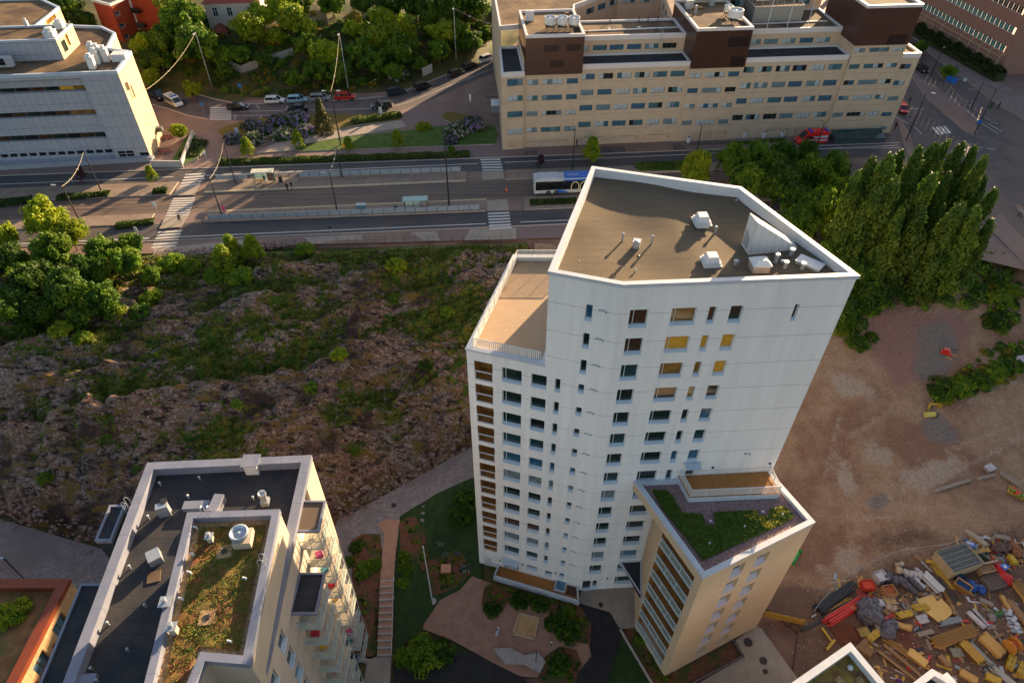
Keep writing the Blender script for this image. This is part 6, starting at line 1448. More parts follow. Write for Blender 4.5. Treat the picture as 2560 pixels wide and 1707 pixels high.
many([('lilac0',582,345,22,'pale lilac bush at the left end of the planting island'),('lilac1',632,345,27,'white flowered lilac bush in the left part of the island'),('lilac0',628,312,24,'pink violet lilac bush at the upper left of the island'),('lilac0',658,325,22,'deep violet lilac bush between the white one and the middle'),('lilac0',690,300,24,'reddish violet lilac bush at the kerb, middle of the island'),('lilac1',706,335,26,'pale lilac bush left of the spruce, lower row'),('lilac0',738,295,30,'largest violet lilac bush left of the spruce'),('lilac0',760,325,25,'violet lilac bush touching the spruce'),
('lilac1',1142,325,28,'grey violet lilac bush left of the pair by the office block'),('lilac0',1180,308,30,'violet lilac bush nearest to the office block corner'),('lilac0',1128,350,18,'low lilac bush on the lawn edge'),('lilac1',995,185,24,'white flowering bush under the garden trees'),('lilac0',432,140,11,'small violet lilac under the trees beside the path'),('lilac1',505,38,18,'pink white blossom bush beside the villa'),('lilac1',668,20,10,'pink blossom bush at the right corner of the villa')],GL,'lilac bush')
G3='wood right of the tower'
gt=lambda x,y:max(hill(x,y),hill(x,y))
many([('lime0',1742,420,42,'yellow green tree just behind the tower roof corner'),('mid0',1830,405,40,'green tree right of the yellow green one behind the roof'),('mid1',1895,395,40,'green tree on the street side, third behind the roof'),('dark0',1960,392,38,'dark green tree beside the red white ambulance'),('mid2',1870,455,46,'round green tree close to the roof parapet'),('dark1',1945,455,50,'dark green tree in the middle of the leafy wood'),('mid3',2030,430,44,'green tree where leafy wood meets the conifers'),
('mid0',2050,520,48,'bright rimmed tree beside the conifers'),('mid1',2000,560,48,'big green tree beside the right parapet'),('lime1',2065,555,34,'lit green tree in front of the conifers'),('dark2',2095,610,46,'dark tree below the lit green tree'),('mid2',2060,645,42,'green tree right of the tower right corner'),('dark0',2140,680,44,'dark tree at the foot of the conifers'),('mid3',2090,715,36,'green tree beside the right wall of the tower'),('dark1',2110,775,36,'dark tree low beside the tower wall'),('dark2',2170,745,40,'dark tree at the edge of the bare ground'),('dark0',1990,500,40,'dark tree between roof edge and conifers'),('mid1',2090,420,40,'green tree in front of the second conifer row, street side'),('dark1',2020,380,30,'dark tree at the kerb right of the ambulance'),('mid2',1930,420,40,'middle green tree between ambulance and roof parapet'),('mid0',2110,490,40,'green tree tucked between the leftmost conifers'),('lime2',2075,470,30,'bright lit tree at the left shoulder of the conifer stand'),('mid1',2120,560,40,'green tree between lit tree and the front conifers')],G3,ground=gt,asp=1.9)
rr=random.Random(5);names=['first','second','third','fourth','fifth','sixth','seventh','eighth','ninth','tenth']
k=0
for row,(v0,tops) in enumerate([(0,[(2190,395),(2225,385),(2262,372),(2300,362),(2338,355),(2372,352),(2405,352),(2438,362),(2465,385)]),(1,[(2150,430),(2195,455),(2245,445),(2290,440),(2335,435),(2380,430),(2425,430),(2468,440),(2490,470)]),(2,[(2170,520),(2215,525),(2260,520),(2310,515),(2360,512),(2410,510),(2450,515),(2480,545)])]):
    for i,(u,v) in enumerate(tops):
        # top pixel -> base on the ground, height about 15 m
        h=rr.uniform(12.5,19.)-row*.8;
        d=ray(u,v);t=60.
        while t<400:
            x,y,z=d[0]*t,d[1]*t,CH+d[2]*t
            if z<=hill(x,y)+h:break
            t+=.4
        c,tk=TREES['cone%d'%((k)%4)];s=h/1.3
        r=thing('conifer','%s conifer from the left in the %s row of the tall olive green conifer stand'%(names[i],('back','middle','front')[row]),'conifer',(x,y,hill(x,y)),rr.uniform(0,6),'tall conifers beside the crossroads');q_=rr.uniform(.55,.74);r.scale=(s*q_,s*q_,s)
        o=bpy.data.objects.new('crown',c);C.objects.link(o);o.parent=r;o=bpy.data.objects.new('trunk',tk);C.objects.link(o);o.parent=r;k+=1
many([('dbush0',2355,965,30,'dark green scrub bush, left end of the scrub line on the building site'),('bush0',2400,962,32,'green scrub bush second from the left of the scrub line'),('dbush0',2445,950,30,'dark scrub bush in the middle of the scrub line'),('bush1',2490,930,26,'scrub bush in the right half of the scrub line'),('dbush0',2535,905,24,'scrub bush at the right frame edge'),
('dbush0',2490,690,28,'upper scrub bush on the bank at the right edge'),('bush2',2500,745,30,'scrub bush on the bank below the upper one'),('dbush0',2490,805,30,'lowest scrub bush on the bank at the right edge'),('bush0',2530,720,22,'small scrub bush by the curved kerb'),('dbush0',2145,855,26,'bush at the foot of the tower wall'),('bush1',2100,820,24,'white speckled bush beside the tower wall'),('dbush0',2180,840,16,'small dark bush on the earth bank'),('bush2',2360,1000,18,'low weed bush below the scrub line')],'scrub on the building site','bush',ground=hill)
# courtyard shrubs
many([('dbush0',890,1370,16,'round shrub at the top of the bed beside the balconies'),('bush0',905,1425,22,'spreading green shrub in the bed beside the balconies'),('bush1',935,1410,18,'green shrub beside the pink path'),('bush2',872,1405,15,'small shrub nearest to the balconies'),('bush0',1012,1390,16,'upper light green shrub right of the steps'),('bush1',1015,1425,17,'middle light green shrub right of the steps'),('bush2',1010,1460,15,'lower light green shrub right of the steps'),('bush1',1060,1635,45,'large leafy shrub at the edge of the black asphalt'),('dbush0',1105,1630,30,'dark shrub right of the large leafy shrub'),('bush2',1010,1645,24,'shrub at the left of the large leafy shrub'),
('dbush0',1168,1250,30,'dark green hedge shrub at the left foot of the tower'),('dbush0',1150,1290,26,'second hedge shrub at the left foot of the tower'),('dbush0',1420,1575,30,'dark shrub between sandbox and black path'),('dbush0',1385,1560,22,'dark shrub just right of the sandbox'),('bush2',1420,1530,18,'fern like shrub by the patio wall'),('dbush0',1300,1500,22,'shrub in front of the patio wall, left half'),('dbush0',1350,1508,20,'shrub in front of the patio wall, right half'),('dbush0',1400,1660,24,'dark shrub right of the timber deck'),('lilac1',1098,1365,10,'white flowering plant above the wooden box'),('lilac1',1112,1388,8,'small white flowering plant left of the wooden box'),('lilac0',1143,1385,8,'violet flowering plant right of the wooden box'),('lilac1',1163,1420,12,'white flowering plant near the tower foot'),('bush0',1600,1600,12,'small fern in the bed below the wing balconies'),('dbush0',1230,1520,20,'shrub at the left end of the patio bed')],'courtyard shrubs','shrub',ground=hill)
many([('lbush0',30,1530,36,'yellow green shrub growing on the planted brick roof')],None,'shrub',ground=lambda x,y:9.3)
# hedges: clipped rows, each one a thing
def hedge(name,label,a,b,wd,h,mat,z=ZS,dens=90,leaf=.16,group=None,seed=1,cat='hedge',bow=None):
    a,b=P(*a,z),P(*b,z);L_=(b-a).length;n=int(L_*wd*dens);rg=np.random.RandomState(seed);d=(b-a).normalized();nn=Vector((-d.y,d.x,0))
    s_=rg.uniform(0,L_,n);q=rg.uniform(-wd/2,wd/2,n);zt=h*(1-.5*(np.abs(q)/(wd/2))**3)*(.82+.2*np.sin(s_*1.3)*np.sin(s_*.47+1))*rg.uniform(.55,1,n)**.4
    p=np.stack([s_,q,zt],1);nr=rg.normal(scale=.6,size=(n,3))+np.array([0,0,.8]);nr/=np.linalg.norm(nr,axis=1)[:,None];A=np.cross(nr,rg.normal(size=(n,3)));A/=np.linalg.norm(A,axis=1)[:,None];B=np.cross(nr,A);k=leaf*rg.uniform(.6,1.3,n)[:,None]
    V=np.stack([p-A*k,p+B*k,p+A*k,p-B*k],1).reshape(-1,3)
    me=leafmesh('hedge',V,mat);o=thing(name,label,cat,a,math.atan2(d.y,d.x),group);c=bpy.data.objects.new('foliage',me);C.objects.link(c);c.parent=o
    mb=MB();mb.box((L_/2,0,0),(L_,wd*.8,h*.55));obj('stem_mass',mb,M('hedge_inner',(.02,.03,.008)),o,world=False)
    return o
hedge('clipped_hedge','long clipped hedge between walk and north roadway, yellow green top',(548,410),(1175,389),2.1,.95,m_hedge,seed=2,dens=55)
hedge('clipped_hedge','hedge along the upper street beside the spruce',(880,309),(1003,290),2.6,1.1,m_hedge,seed=3,dens=55)
hedge('clipped_hedge','short hedge on the south median left of the crossing',(290,568),(387,555),1.8,.7,m_hedge,seed=4,dens=55)
hedge('clipped_hedge','dark planting on the north median at the left',(145,497),(275,487),2.0,.7,leafmat('dark_hedge',(.02,.04,.006),(.05,.08,.01)),seed=5,dens=55)
hedge('clipped_hedge','dark planting at the left frame edge on the median',(-40,515),(78,502),2.6,.7,MATS['dark_hedge'],seed=6,dens=55)
hedge('clipped_hedge','small round planting under the slim tree on the median',(385,482),(420,480),2.0,.8,MATS['dark_hedge'],seed=7,dens=60)
hedge('clipped_hedge','grassy planting strip in front of the bus',(1325,509),(1440,504),2.0,.5,MATS['dark_hedge'],seed=8,dens=50)
hedge('clipped_hedge','green triangle hedge beside the concrete planter wall',(470,400),(495,355),4.5,.8,MATS['dark_hedge'],seed=9,dens=45)
hedge('ivy_hedge','tall dark hedge in front of the pinkish brick office',(2285,88),(2495,205),3.2,3.6,MATS['dark_hedge'],seed=10,dens=70,leaf=.2)
hedge('clipped_hedge','green grass verge in front of the office block',(1820,362),(1960,350),1.2,.3,m_hedge,seed=11,dens=50)
hedge('clipped_hedge','green hedge on the median behind the tower roof',(1590,420),(1720,415),3.0,.7,m_hedge,seed=12,dens=50)
# grass tufts on the rock, one mass
def tufts():
    rg=np.random.RandomState(3);P_=[];n=0
    while n<26000:
        x=rg.uniform(-100,2);y=rg.uniform(44,93)
        if not(ypath(x)+2<y<92+.06*x):continue
        z,mo=rock_z(x,y)
        if mo<.38+rg.uniform(-.1,.25):n+=0;continue
        P_.append((x,y,z));n+=1
    p=np.array(P_);n=len(p);a=rg.uniform(0,6.28,n);h=rg.uniform(.12,.38,n);w_=rg.uniform(.08,.2,n)
    dx=np.stack([np.cos(a)*w_,np.sin(a)*w_,np.zeros(n)],1);l=rg.normal(scale=.12,size=(n,3));l[:,2]=0;up=np.stack([np.zeros(n),np.zeros(n),h],1)+l
    V=np.stack([p-dx,p+dx,p+dx*.3+up,p-dx*.5+up*.9],1).reshape(-1,3)
    me=leafmesh('grass',V,leafmat('rock_grass',(.035,.075,.006),(.12,.11,.014)));o=bpy.data.objects.new('grass_tufts',me);C.objects.link(o);tag(o,'grass and moss tufts in the hollows of the bare rock hill','grass',kind='stuff')
tufts()

# undergrowth: the unbroken tangle under the garden trees and at the foot of the wood
def under(name,label,px,n,mats,seed,h=(.3,1.5),leaf=.17,fn=hill):
    rg=np.random.RandomState(seed);poly=px;us=[p[0] for p in px];vs=[p[1] for p in px];P_=[]
    pp=[Vector((a,b)) for a,b in px]
    def ins(x,y):
        c=False;j=len(pp)-1
        for i in range(len(pp)):
            a,b=pp[i],pp[j]
            if (a.y>y)!=(b.y>y) and x<(b.x-a.x)*(y-a.y)/(b.y-a.y)+a.x:c=not c
            j=i
        return c
    cs=[]
    for _ in range(n):
        for _k in range(50):
            u,v=rg.uniform(min(us),max(us)),rg.uniform(min(vs),max(vs))
            if ins(u,v):break
        else:continue
        p=G(u,v);r=rg.uniform(*h);k=int(60*r)+25;d=rg.normal(size=(k,3));d/=np.linalg.norm(d,axis=1)[:,None];d[:,2]=abs(d[:,2])
        q=np.array([p.x,p.y,p.z])+d*(r*rg.uniform(.5,1,k)**.5)[:,None]*np.array([1,1,.75]);nr=d+rg.normal(scale=.5,size=(k,3));nr/=np.linalg.norm(nr,axis=1)[:,None];A=np.cross(nr,rg.normal(size=(k,3)));A/=np.linalg.norm(A,axis=1)[:,None];B=np.cross(nr,A);s_=leaf*rg.uniform(.6,1.3,k)[:,None]
        P_.append(np.stack([q-A*s_,q+B*s_,q+A*s_,q-B*s_],1).reshape(-1,3));cs+=[rg.randint(0,len(mats))]*k
    V=np.concatenate(P_);o=bpy.data.objects.new(name,leafmesh(name,V,mats,np.array(cs)));C.objects.link(o);tag(o,label,'undergrowth',kind='stuff')
under('undergrowth','tangled undergrowth on the wooded garden slope behind the upper street',[(330,140),(400,60),(560,30),(700,20),(850,20),(1200,20),(1225,105),(1095,155),(955,215),(860,236),(700,238),(600,236),(520,218),(420,180)],620,[L_dark,L_mid,L_dark,L_rust,L_dark],5,(.4,1.5))
under('undergrowth','dark undergrowth along the foot of the conifers and the leafy wood',[(2075,700),(2140,650),(2460,640),(2455,760),(2330,770),(2200,765),(2130,850),(2090,830)],200,[L_dark,L_dark,L_mid],6,(.5,1.6))
under('undergrowth','weeds and low shrubs on the bank beside the curved street at the right',[(2465,620),(2530,640),(2560,760),(2520,830),(2480,840),(2460,720)],90,[L_dark,L_rust,L_mid],7,(.3,1.),)
under('undergrowth','weeds round the scrub line on the building site',[(2320,990),(2400,930),(2470,870),(2560,850),(2560,930),(2440,990),(2350,1010)],90,[L_dark,L_mid,L_rust],8,(.3,.9))

under('bed_plants','low mixed plants filling the courtyard beds around the sandbox',[(1205,1510),(1215,1475),(1235,1458),(1445,1518),(1475,1560),(1472,1605),(1400,1598),(1375,1525),(1275,1502)],130,[L_dark,L_mid,L_rust],11,(.12,.4),.1)
under('bed_plants','low mixed plants in the bed beside the flagpole',[(1005,1300),(1035,1295),(1075,1395),(1150,1375),(1178,1430),(1140,1465),(1085,1485)],110,[L_dark,L_mid,L_rust],12,(.12,.35),.1)
under('bed_plants','sparse plants in the bed between balconies and steps',[(885,1350),(950,1340),(954,1450),(938,1630),(900,1635),(893,1500)],90,[L_dark,L_mid,L_rust],13,(.12,.35),.1)
under('bed_plants','sparse plants in the beds at the foot of the beige wing',[(1365,1640),(1400,1618),(1450,1660),(1430,1707),(1350,1707)],60,[L_dark,L_mid],14,(.12,.4),.1)
under('bed_plants','ferns in the long bed below the wing balconies',[(1560,1580),(1600,1560),(1640,1620),(1700,1707),(1650,1707)],50,[L_dark,L_mid,L_rust],15,(.12,.35),.1)
# ================================================================ vehicles
m_tyre=M('tyre_rubber',(.015,.015,.016),rough=.8);m_rim=M('alloy_rim',(.45,.46,.48),metal=.7,rough=.3);m_cglass=M('car_glass',(.015,.02,.025),rough=.05,spec=.8);m_hl=M('headlight_glass',(.6,.62,.62),rough=.15,spec=.8);m_tl=M('tail_light_red',(.45,.01,.01),rough=.25)
def paint(n,c,metal=.25):return M('car_paint_'+n,c,rough=.28,metal=metal,spec=.6)
def loft(mb,secs,m=0,close=True):
    "secs: list of closed point rings"
    i0=len(mb.v);n=len(secs[0])
    for s_ in secs:mb.v+=[tuple(p) for p in s_]
    for j in range(len(secs)-1):
        for k in range(n):
            a=i0+j*n+k;b=i0+j*n+(k+1)%n;mb.f.append((a,b,b+n,a+n));mb.m.append(m)
    if close:
        mb.f.append(tuple(i0+k for k in range(n))[::-1]);mb.m.append(m);mb.f.append(tuple(i0+(len(secs)-1)*n+k for k in range(n)));mb.m.append(m)
def ringx(x,hw,z0,z1,r=.08):
    return [(x,-hw+r*.6,z0),(x,-hw,z0+r),(x,-hw,z1-r*1.4),(x,-hw+r,z1),(x,hw-r,z1),(x,hw,z1-r*1.4),(x,hw,z0+r),(x,hw-r*.6,z0)]
def car(label,u,v,u2,v2,pt,kind='hatch',L_=4.35,extra=None,cat='car',z=ZS,gl=None,flip=False,group='cars on and beside the upper street'):
    a=P(u,v,z);b=P(u2,v2,z);ang=math.atan2(b.y-a.y,b.x-a.x)
    r=thing('parked_car' if cat=='car' else cat.replace(' ','_'),label,cat,a,ang,group)
    W_=.9;H={'hatch':1.48,'sedan':1.42,'suv':1.66,'van':2.0,'estate':1.5,'ambulance':2.6}[kind];l=L_/2;mb=MB()
    belt={'van':1.15,'ambulance':1.3,'suv':1.0}.get(kind,.9)
    if kind in('van','ambulance'):
        W_=.97 if kind=='van' else 1.0
        prof=[(-l,.45,belt,.88),(-l+.06,.3,belt,1),(-l+.8,.28,belt,1),(0,.27,belt,1),(l*.55,.27,belt-.02,1),(l*.75,.28,belt-.12,.98),(l*.93,.3,belt-.32,.93),(l,.4,.72,.8)]
        cab=[(-l+.02,H,.9),(-l+.12,H,.93),(l*.3,H,.93),(l*.42,H-.06,.9),(l*.78,belt-.1,.86)]
    else:
        prof=[(-l,.42,.80,.82),(-l+.1,.3,belt-.03,.95),(-l+.5,.25,belt,1),(-l*.35,.22,belt,1),(l*.3,.22,belt,1),(l*.55,.24,belt-.06,.98),(l*.86,.28,belt-.2,.93),(l,.42,.58,.78)]
        e=-l+.05 if kind in('hatch','suv','estate') else -l+.75
        cab=[(e,belt-.02,.80),(e+.38 if kind!='sedan' else e+.75,H-.04,.70),(-.1 if kind!='sedan' else .05,H,.74),(l*.22,H-.06,.72),(l*.60,belt-.04,.84)]
    loft(mb,[ringx(x,W_*k,z0,z1) for x,z0,z1,k in prof]);
    if kind in('van','ambulance'):
        # the whole tall box is body, glass set into it
        loft(mb,[[(x,-W_*.97,belt-.05),(x,-W_*k,zt),(x,W_*k,zt),(x,W_*.97,belt-.05)] if zt>belt else [(x,-W_*.9,belt-.15),(x,-W_*.86,zt+.02),(x,W_*.86,zt+.02),(x,W_*.9,belt-.15)] for x,zt,k in cab])
        body=obj('body',mb,[pt],r,world=False)
        mb=MB();f0=(l*.44,H-.12);f1=(l*.76,belt-.02)
        nx_=.03
        mb.face([(f1[0]+nx_,-.8,f1[1]),(f1[0]+nx_,.8,f1[1]),(f0[0]+nx_,.78,f0[1]),(f0[0]+nx_,-.78,f0[1])]);obj('windscreen',mb,m_cglass,r,world=False)
        for s_ in (-1,1):
            mb=MB();y=s_*(W_+.005);yt=s_*(W_*.945+.012);x0,x1=(-l+.3 if kind=='van' else l*.0),l*.5;q=[(x0,y,belt),(x1+.25,y,belt),(x1-.1,yt,H-.3 if kind=='van' else H-.75),(x0,yt,H-.25 if kind=='van' else H-.75)];mb.face(q if s_>0 else q[::-1]);obj('side_window',mb,m_cglass,r,world=False)
    else:
        body=obj('body',mb,[pt],r,world=False);mb=MB()
        loft(mb,[[(x,-W_*min(.93,k+.14) if zt>belt else -W_*k,belt-.08),(x,-W_*k,zt),(x,W_*k,zt),(x,W_*min(.93,k+.14) if zt>belt else W_*k,belt-.08)] for x,zt,k in cab]);obj('cabin_glass',mb,m_cglass,r,world=False)
        mb=MB();rr_=[c for c in cab if c[1]>H-.15];
        x0,x1=rr_[0][0]-.02,rr_[-1][0]+.04
        loft(mb,[[(x,-W_*k-.02,zt-.05),(x,-W_*k+.03,zt+.02),(x,W_*k-.03,zt+.02),(x,W_*k+.02,zt-.05)] for x,zt,k in [(x0,rr_[0][1],rr_[0][2]),*rr_[1:-1],(x1,rr_[-1][1],rr_[-1][2])]])
        for s_ in (-1,1):
            for (xa_,za_,ka),(xb_,zb_,kb_) in ((cab[-2],cab[-1]),(cab[1],cab[0])):mb.tube((xa_,s_*W_*ka,za_),(xb_,s_*W_*kb_,zb_),.05,5)
            mb.tube((-.05,s_*W_*.76,H-.04),(-.05,s_*W_*.93,belt-.03),.045,5)
        obj('roof_panel',mb,[pt],r,world=False)
    for x in (-l*.62,l*.62):
        for s_ in (-1,1):
            k=('wheel',)
            if k not in WC:
                m1=MB();n=18;m1.lathe((0,0,-.11),[(.2,0),(.31,0),(.335,.04),(.335,.18),(.31,.22),(.2,.22)],n);WC[k]=m1.mesh('tyre',m_tyre,True);m2=MB();m2.lathe((0,0,-.11),[(.02,.0),(.2,.01),(.2,.21),(.02,.23)],12);WC[('rim',)]=m2.mesh('rim',m_rim)
            w=bpy.data.objects.new('wheel',WC[k]);C.objects.link(w);w.parent=r;w.location=(x,s_*(W_-.12),.335);w.rotation_euler=(R(90),0,0);q=bpy.data.objects.new('rim',WC[('rim',)]);C.objects.link(q);q.parent=w
    for s_ in (-1,1):
        mb=MB();mb.box((l-.12,s_*W_*.62,.58 if kind not in('van','ambulance') else .75),(.2,.32,.13),0);obj('headlight',mb,m_hl,r,world=False)
        mb=MB();mb.box((-l+.04,s_*W_*.74,.75),(.1,.2,.16),0);obj('tail_light',mb,m_tl,r,world=False)
        mb=MB();mb.box((l*.42,s_*(W_+.1),belt),(.16,.16,.13),0);obj('mirror',mb,pt,r,world=False)
    mb=MB();mb.box((-l+.0,0,.5),(.05,.5,.12));obj('number_plate',mb,m_white,r,world=False)
    if extra:extra(r,l,W_,H,belt)
    return r
cw,cb,csv,cr_d=paint('white',(.62,.62,.62)),paint('black',(.012,.013,.016)),paint('silver',(.33,.35,.36),.6),paint('red',(.50,.012,.010))
c_lb=paint('light_blue',(.26,.40,.50));c_nv=paint('navy',(.015,.022,.045));c_ol=paint('black_olive',(.03,.028,.02))
car('white hatchback parked at the kerb, leftmost of the kerb row below the garden trees',688,257,760,255,cw)
car('light blue estate car parked between the white and the silver car',745,255,820,251,c_lb,'estate',4.5)
car('silver station wagon parked half hidden by the spruce top',801,251,870,248,csv,'estate',4.5)
car('bright red estate car parked right of the silver wagon',864,248,940,246,cr_d,'estate',4.65)
car('dark navy SUV parked where the street starts to bend',992,236,1040,229,c_nv,'suv',4.7)
car('black car parked right of the navy SUV',1057,222,1110,205,cb,'suv',4.5)
car('black hatchback, lower of the two close parked cars on the slope',1140,188,1180,173,c_ol,'hatch',4.4)
car('black estate car, upper of the two close parked cars on the slope',1175,171,1215,156,cb,'estate',4.5)
car('white SUV parked last up the street beside the office block',1219,152,1260,138,cw,'suv',4.6)
car('black estate car driving in the lane above the planting island',955,270,900,273,cb,'estate',4.6)
car('dark saloon partly hidden behind the violet lilacs',745,277,690,279,cb,'sedan',4.7)
car('black saloon just right of the upper zebra crossing',597,273,660,272,cb,'sedan',4.7)
car('black people carrier beside the police van at the sunlit end wall',396,246,425,262,cb,'van',4.6)
def pol(r,l,W_,H,belt):
    for s_ in (-1,1):
        mb=MB();y=s_*(W_+.012)
        for i in range(10):
            q=[(-l+.15+.42*i,y,.6),(-l+.36+.42*i,y,.6),(-l+.36+.42*i,y,.85),(-l+.15+.42*i,y,.85)];mb.face(q if s_<0 else q[::-1])
        obj('yellow_marking',mb,M('marking_yellow',(.65,.5,.03)),r,world=False)
        mb=MB();q=[(-l+.1,y,.88),(l*.5,y,.88),(l*.5,y,1.08),(-l+.1,y,1.08)];mb.face(q if s_<0 else q[::-1]);obj('blue_stripe',mb,M('marking_blue',(.02,.05,.32)),r,world=False)
    mb=MB();mb.box((l*.15,0,H),(.3,1.4,.14));obj('light_bar',mb,M('beacon_blue',(.03,.06,.5),rough=.2),r,world=False);mb=MB();mb.box((-l*.3,0,H),(.9,1.1,.06));obj('roof_panel',mb,m_metal,r,world=False)
car('white police van with yellow and blue checks beside the zebra crossing',438,262,470,280,cw,'van',5.0,pol,'van')
def amb(r,l,W_,H,belt):
    for s_ in (-1,1):
        mb=MB();y=s_*(W_+.015);q=[(-l+.1,y,.8),(l*.75,y,.8),(l*.75,y,1.1),(-l+.1,y,1.1)];mb.face(q if s_<0 else q[::-1]);q=[(-l+.1,y,1.45),(-l*.1,y,1.45),(l*.1,y,1.75),(-l+.1,y,2.0)];mb.face(q if s_<0 else q[::-1]);obj('silver_stripe',mb,M('marking_silver',(.5,.52,.56)),r,world=False)
    for x,w_ in ((l*.2,.4),(-l+.3,.3)):
        mb=MB();mb.box((x,0,H),(w_,1.5,.18));obj('light_bar',mb,M('beacon_blue',(.03,.06,.5)),r,world=False)
    mb=MB();mb.blob((-.3,0,H+.02),(.1,.1,.12));obj('antenna',mb,m_white,r,world=False)
car('bright red ambulance van with silver stripes and blue beacons in front of the office block',2024,357,1980,359,paint('fluorescent_red',(.75,.02,.015),0),'ambulance',6.0,amb,'ambulance')
car('black estate car turning beside the upper right corner of the office block',2301,176,2320,190,cb,'estate',4.6)
car('red car seen from behind a lamp post at the office block corner',2254,277,2262,292,cr_d,'hatch',4.2)
# the bus
def bus():
    a=P(1335,489,ZS);e_=Vector((math.cos(.072),math.sin(.072),0));L_,W_,H=14.8,2.55,3.15;nn=Vector((-e_.y,e_.x,0))
    c=a+e_*(L_/2)+nn*(W_/2);r=thing('city_bus','blue and white city bus with ring pattern passing behind the tower roof','bus',c,.072)
    mw,mb_,mk=paint('bus_white',(.42,.45,.48),0),paint('bus_blue',(.02,.13,.50),0),M('bus_black',(.012,.014,.018),rough=.12,spec=.7)
    mb=MB();l=L_/2
    loft(mb,[ringx(x,W_/2*k,.32,z) for x,z,k in ((-l,2.75,.93),(-l+.08,H-.1,.99),(-l+.4,H,1),(l-.4,H,1),(l-.05,H-.1,.99),(l,2.8,.93))]);bd=obj('body',mb,mw,r,world=False)
    for s_ in (-1,1):
        y=s_*(W_/2+.01)
        mb=MB();q=[(-l+.25,y,1.0),(l-.2,y,1.0),(l-.2,y,2.7),(-l+.25,y,2.7)];mb.face(q if s_<0 else q[::-1]);obj('side_windows',mb,mk,r,world=False)
        mb=MB();y*=1.003
        q=[(-l+4.4,y,.4),(-l+6.4,y,.4),(-l+5.6,y,.8),(-l+4.2,y,1.15)];mb.face(q if s_<0 else q[::-1]);q=[(-l+5.5,y,2.7),(l-.3,y,2.7),(l-.3,y,3.0),(-l+5.0,y,3.0)];mb.face(q if s_<0 else q[::-1]);obj('blue_pattern',mb,mb_,r,world=False)
        for cx_ in (-l+7.4,-l+9.0,-l+10.6):
            mb=MB();n=22
            for k in range(n):
                t0,t1=2*math.pi*k/n,2*math.pi*(k+1)/n
                q=[(cx_+.62*math.cos(t0),y*1.002,1.45+.95*math.sin(t0)),(cx_+.62*math.cos(t1),y*1.002,1.45+.95*math.sin(t1)),(cx_+.78*math.cos(t1),y*1.002,1.45+1.12*math.sin(t1)),(cx_+.78*math.cos(t0),y*1.002,1.45+1.12*math.sin(t0))];mb.face(q)
            obj('ring_emblem',mb,M('gold_white_ring',(.6,.5,.3)),r,world=False)
    mb=MB();mb.box((l-4.6,0,H),(9.2,2.3,.12));obj('roof_fairing',mb,mb_,r,world=False);mb=MB();mb.box((-l+2.6,0,H),(3.6,2.2,.16));obj('roof_unit',mb,mw,r,world=False)
    mb=MB();mb.box((-l+7.,0,H),(3.,2.1,.2));p_=obj('roof_unit',mb,mb_,r,world=False);mb=MB()
    for k in range(7):mb.box((-l+6.1+.3*k,-.2,H+.2),(.2,.5,.04))
    obj('roof_grille',mb,m_metal,p_,world=False)
    mb=MB();q=[(-l-.012,-1.1,1.3),(-l-.012,1.1,1.3),(-l+.03,1.1,2.6),(-l+.03,-1.1,2.6)];mb.face(q[::-1]);obj('rear_window',mb,mk,r,world=False)
    for x in (-l+2.6,-l+4.,l-2.6):
        for s_ in (-1,1):
            m1=MB();m1.lathe((0,0,-.14),[(.28,0),(.46,0),(.49,.04),(.49,.24),(.28,.28)],18);w=obj('wheel',m1,m_tyre,r,world=False,loc=(x,s_*1.16,.49));w.rotation_euler=(R(90),0,0);m2=MB();m2.lathe((0,0,-.15),[(.02,0),(.26,.02),(.26,.28),(.02,.3)],14);obj('rim',m2,m_rim,w,world=False)
bus()
# ================================================================ poles, lamps, wires
def pole(u,v,ut,vt,label,z=ZS,r0=.13,r1=.07,mat=None,arms=(),group='black mast poles of the tram street',base=True,name='lamp_post',cat='lamp post',heads=()):
    p=P(u,v,z) if z==ZS else G(u,v);d=ray(ut,vt);t=p.y/d[1];h=CH+d[2]*t-p.z;x=d[0]*t
    dx=max(-.6,min(.6,x-p.x));mat=mat or m_dkmetal
    o=thing(name,label,cat,p,0,group);mb=MB();mb.tube((0,0,0),(dx*.0,0,h*.33),r0,10,0,r0*.9);mb.tube((0,0,h*.33),(0,0,h),r0*.9,10,0,r1);
    obj('pole',mb,mat,o,world=False)
    if base:mb=MB();mb.lathe((0,0,0),[(r0*2.2,0),(r0*2.2,.06),(r0*1.2,.1)],10);obj('base_plate',mb,m_dkmetal,o,world=False)
    for (ax,ay,az,hd) in heads:
        mb=MB();mb.path([(0,0,h-.25),(ax*.5,ay*.5,h+az*.7),(ax,ay,h+az)],.045,6);a_=obj('arm',mb,mat,o,world=False)
        if hd:
            mb=MB();mb.box((ax*1.25,ay*1.25,h+az-.06),(.75,.26,.12),math.atan2(ay,ax));obj('lamp_head',mb,m_metal,a_,world=False)
    return o,h
LH=((-1.3,-.2,.35,1),)
TOP={}
def tp(k,*a,**q):
    o,h=pole(*a,**q);TOP[k]=Vector((o.location.x,o.location.y,o.location.z+h));return o
tp(1,210,574,155,466,'black mast at the left end of the street beside the tall lime tree',heads=((-1.2,.2,.1,1),(1.,1.,-.4,0)))
tp(2,256,483,208,381,'black mast in the left median planting',heads=((.6,.9,.2,0),))
tp(3,557,545,521,447,'black mast beside the person in pink on the south platform',heads=((-.9,-.2,.1,1),))
tp(4,591,462,558,357,'black mast at the left end of the north platform',heads=((.5,.8,.3,0),))
tp(5,843,528,822,430,'black mast on the south platform, third from the left',heads=((-.7,-.2,.1,1),))
tp(6,856,446,841,368,'black mast on the north platform behind the shelter pair')
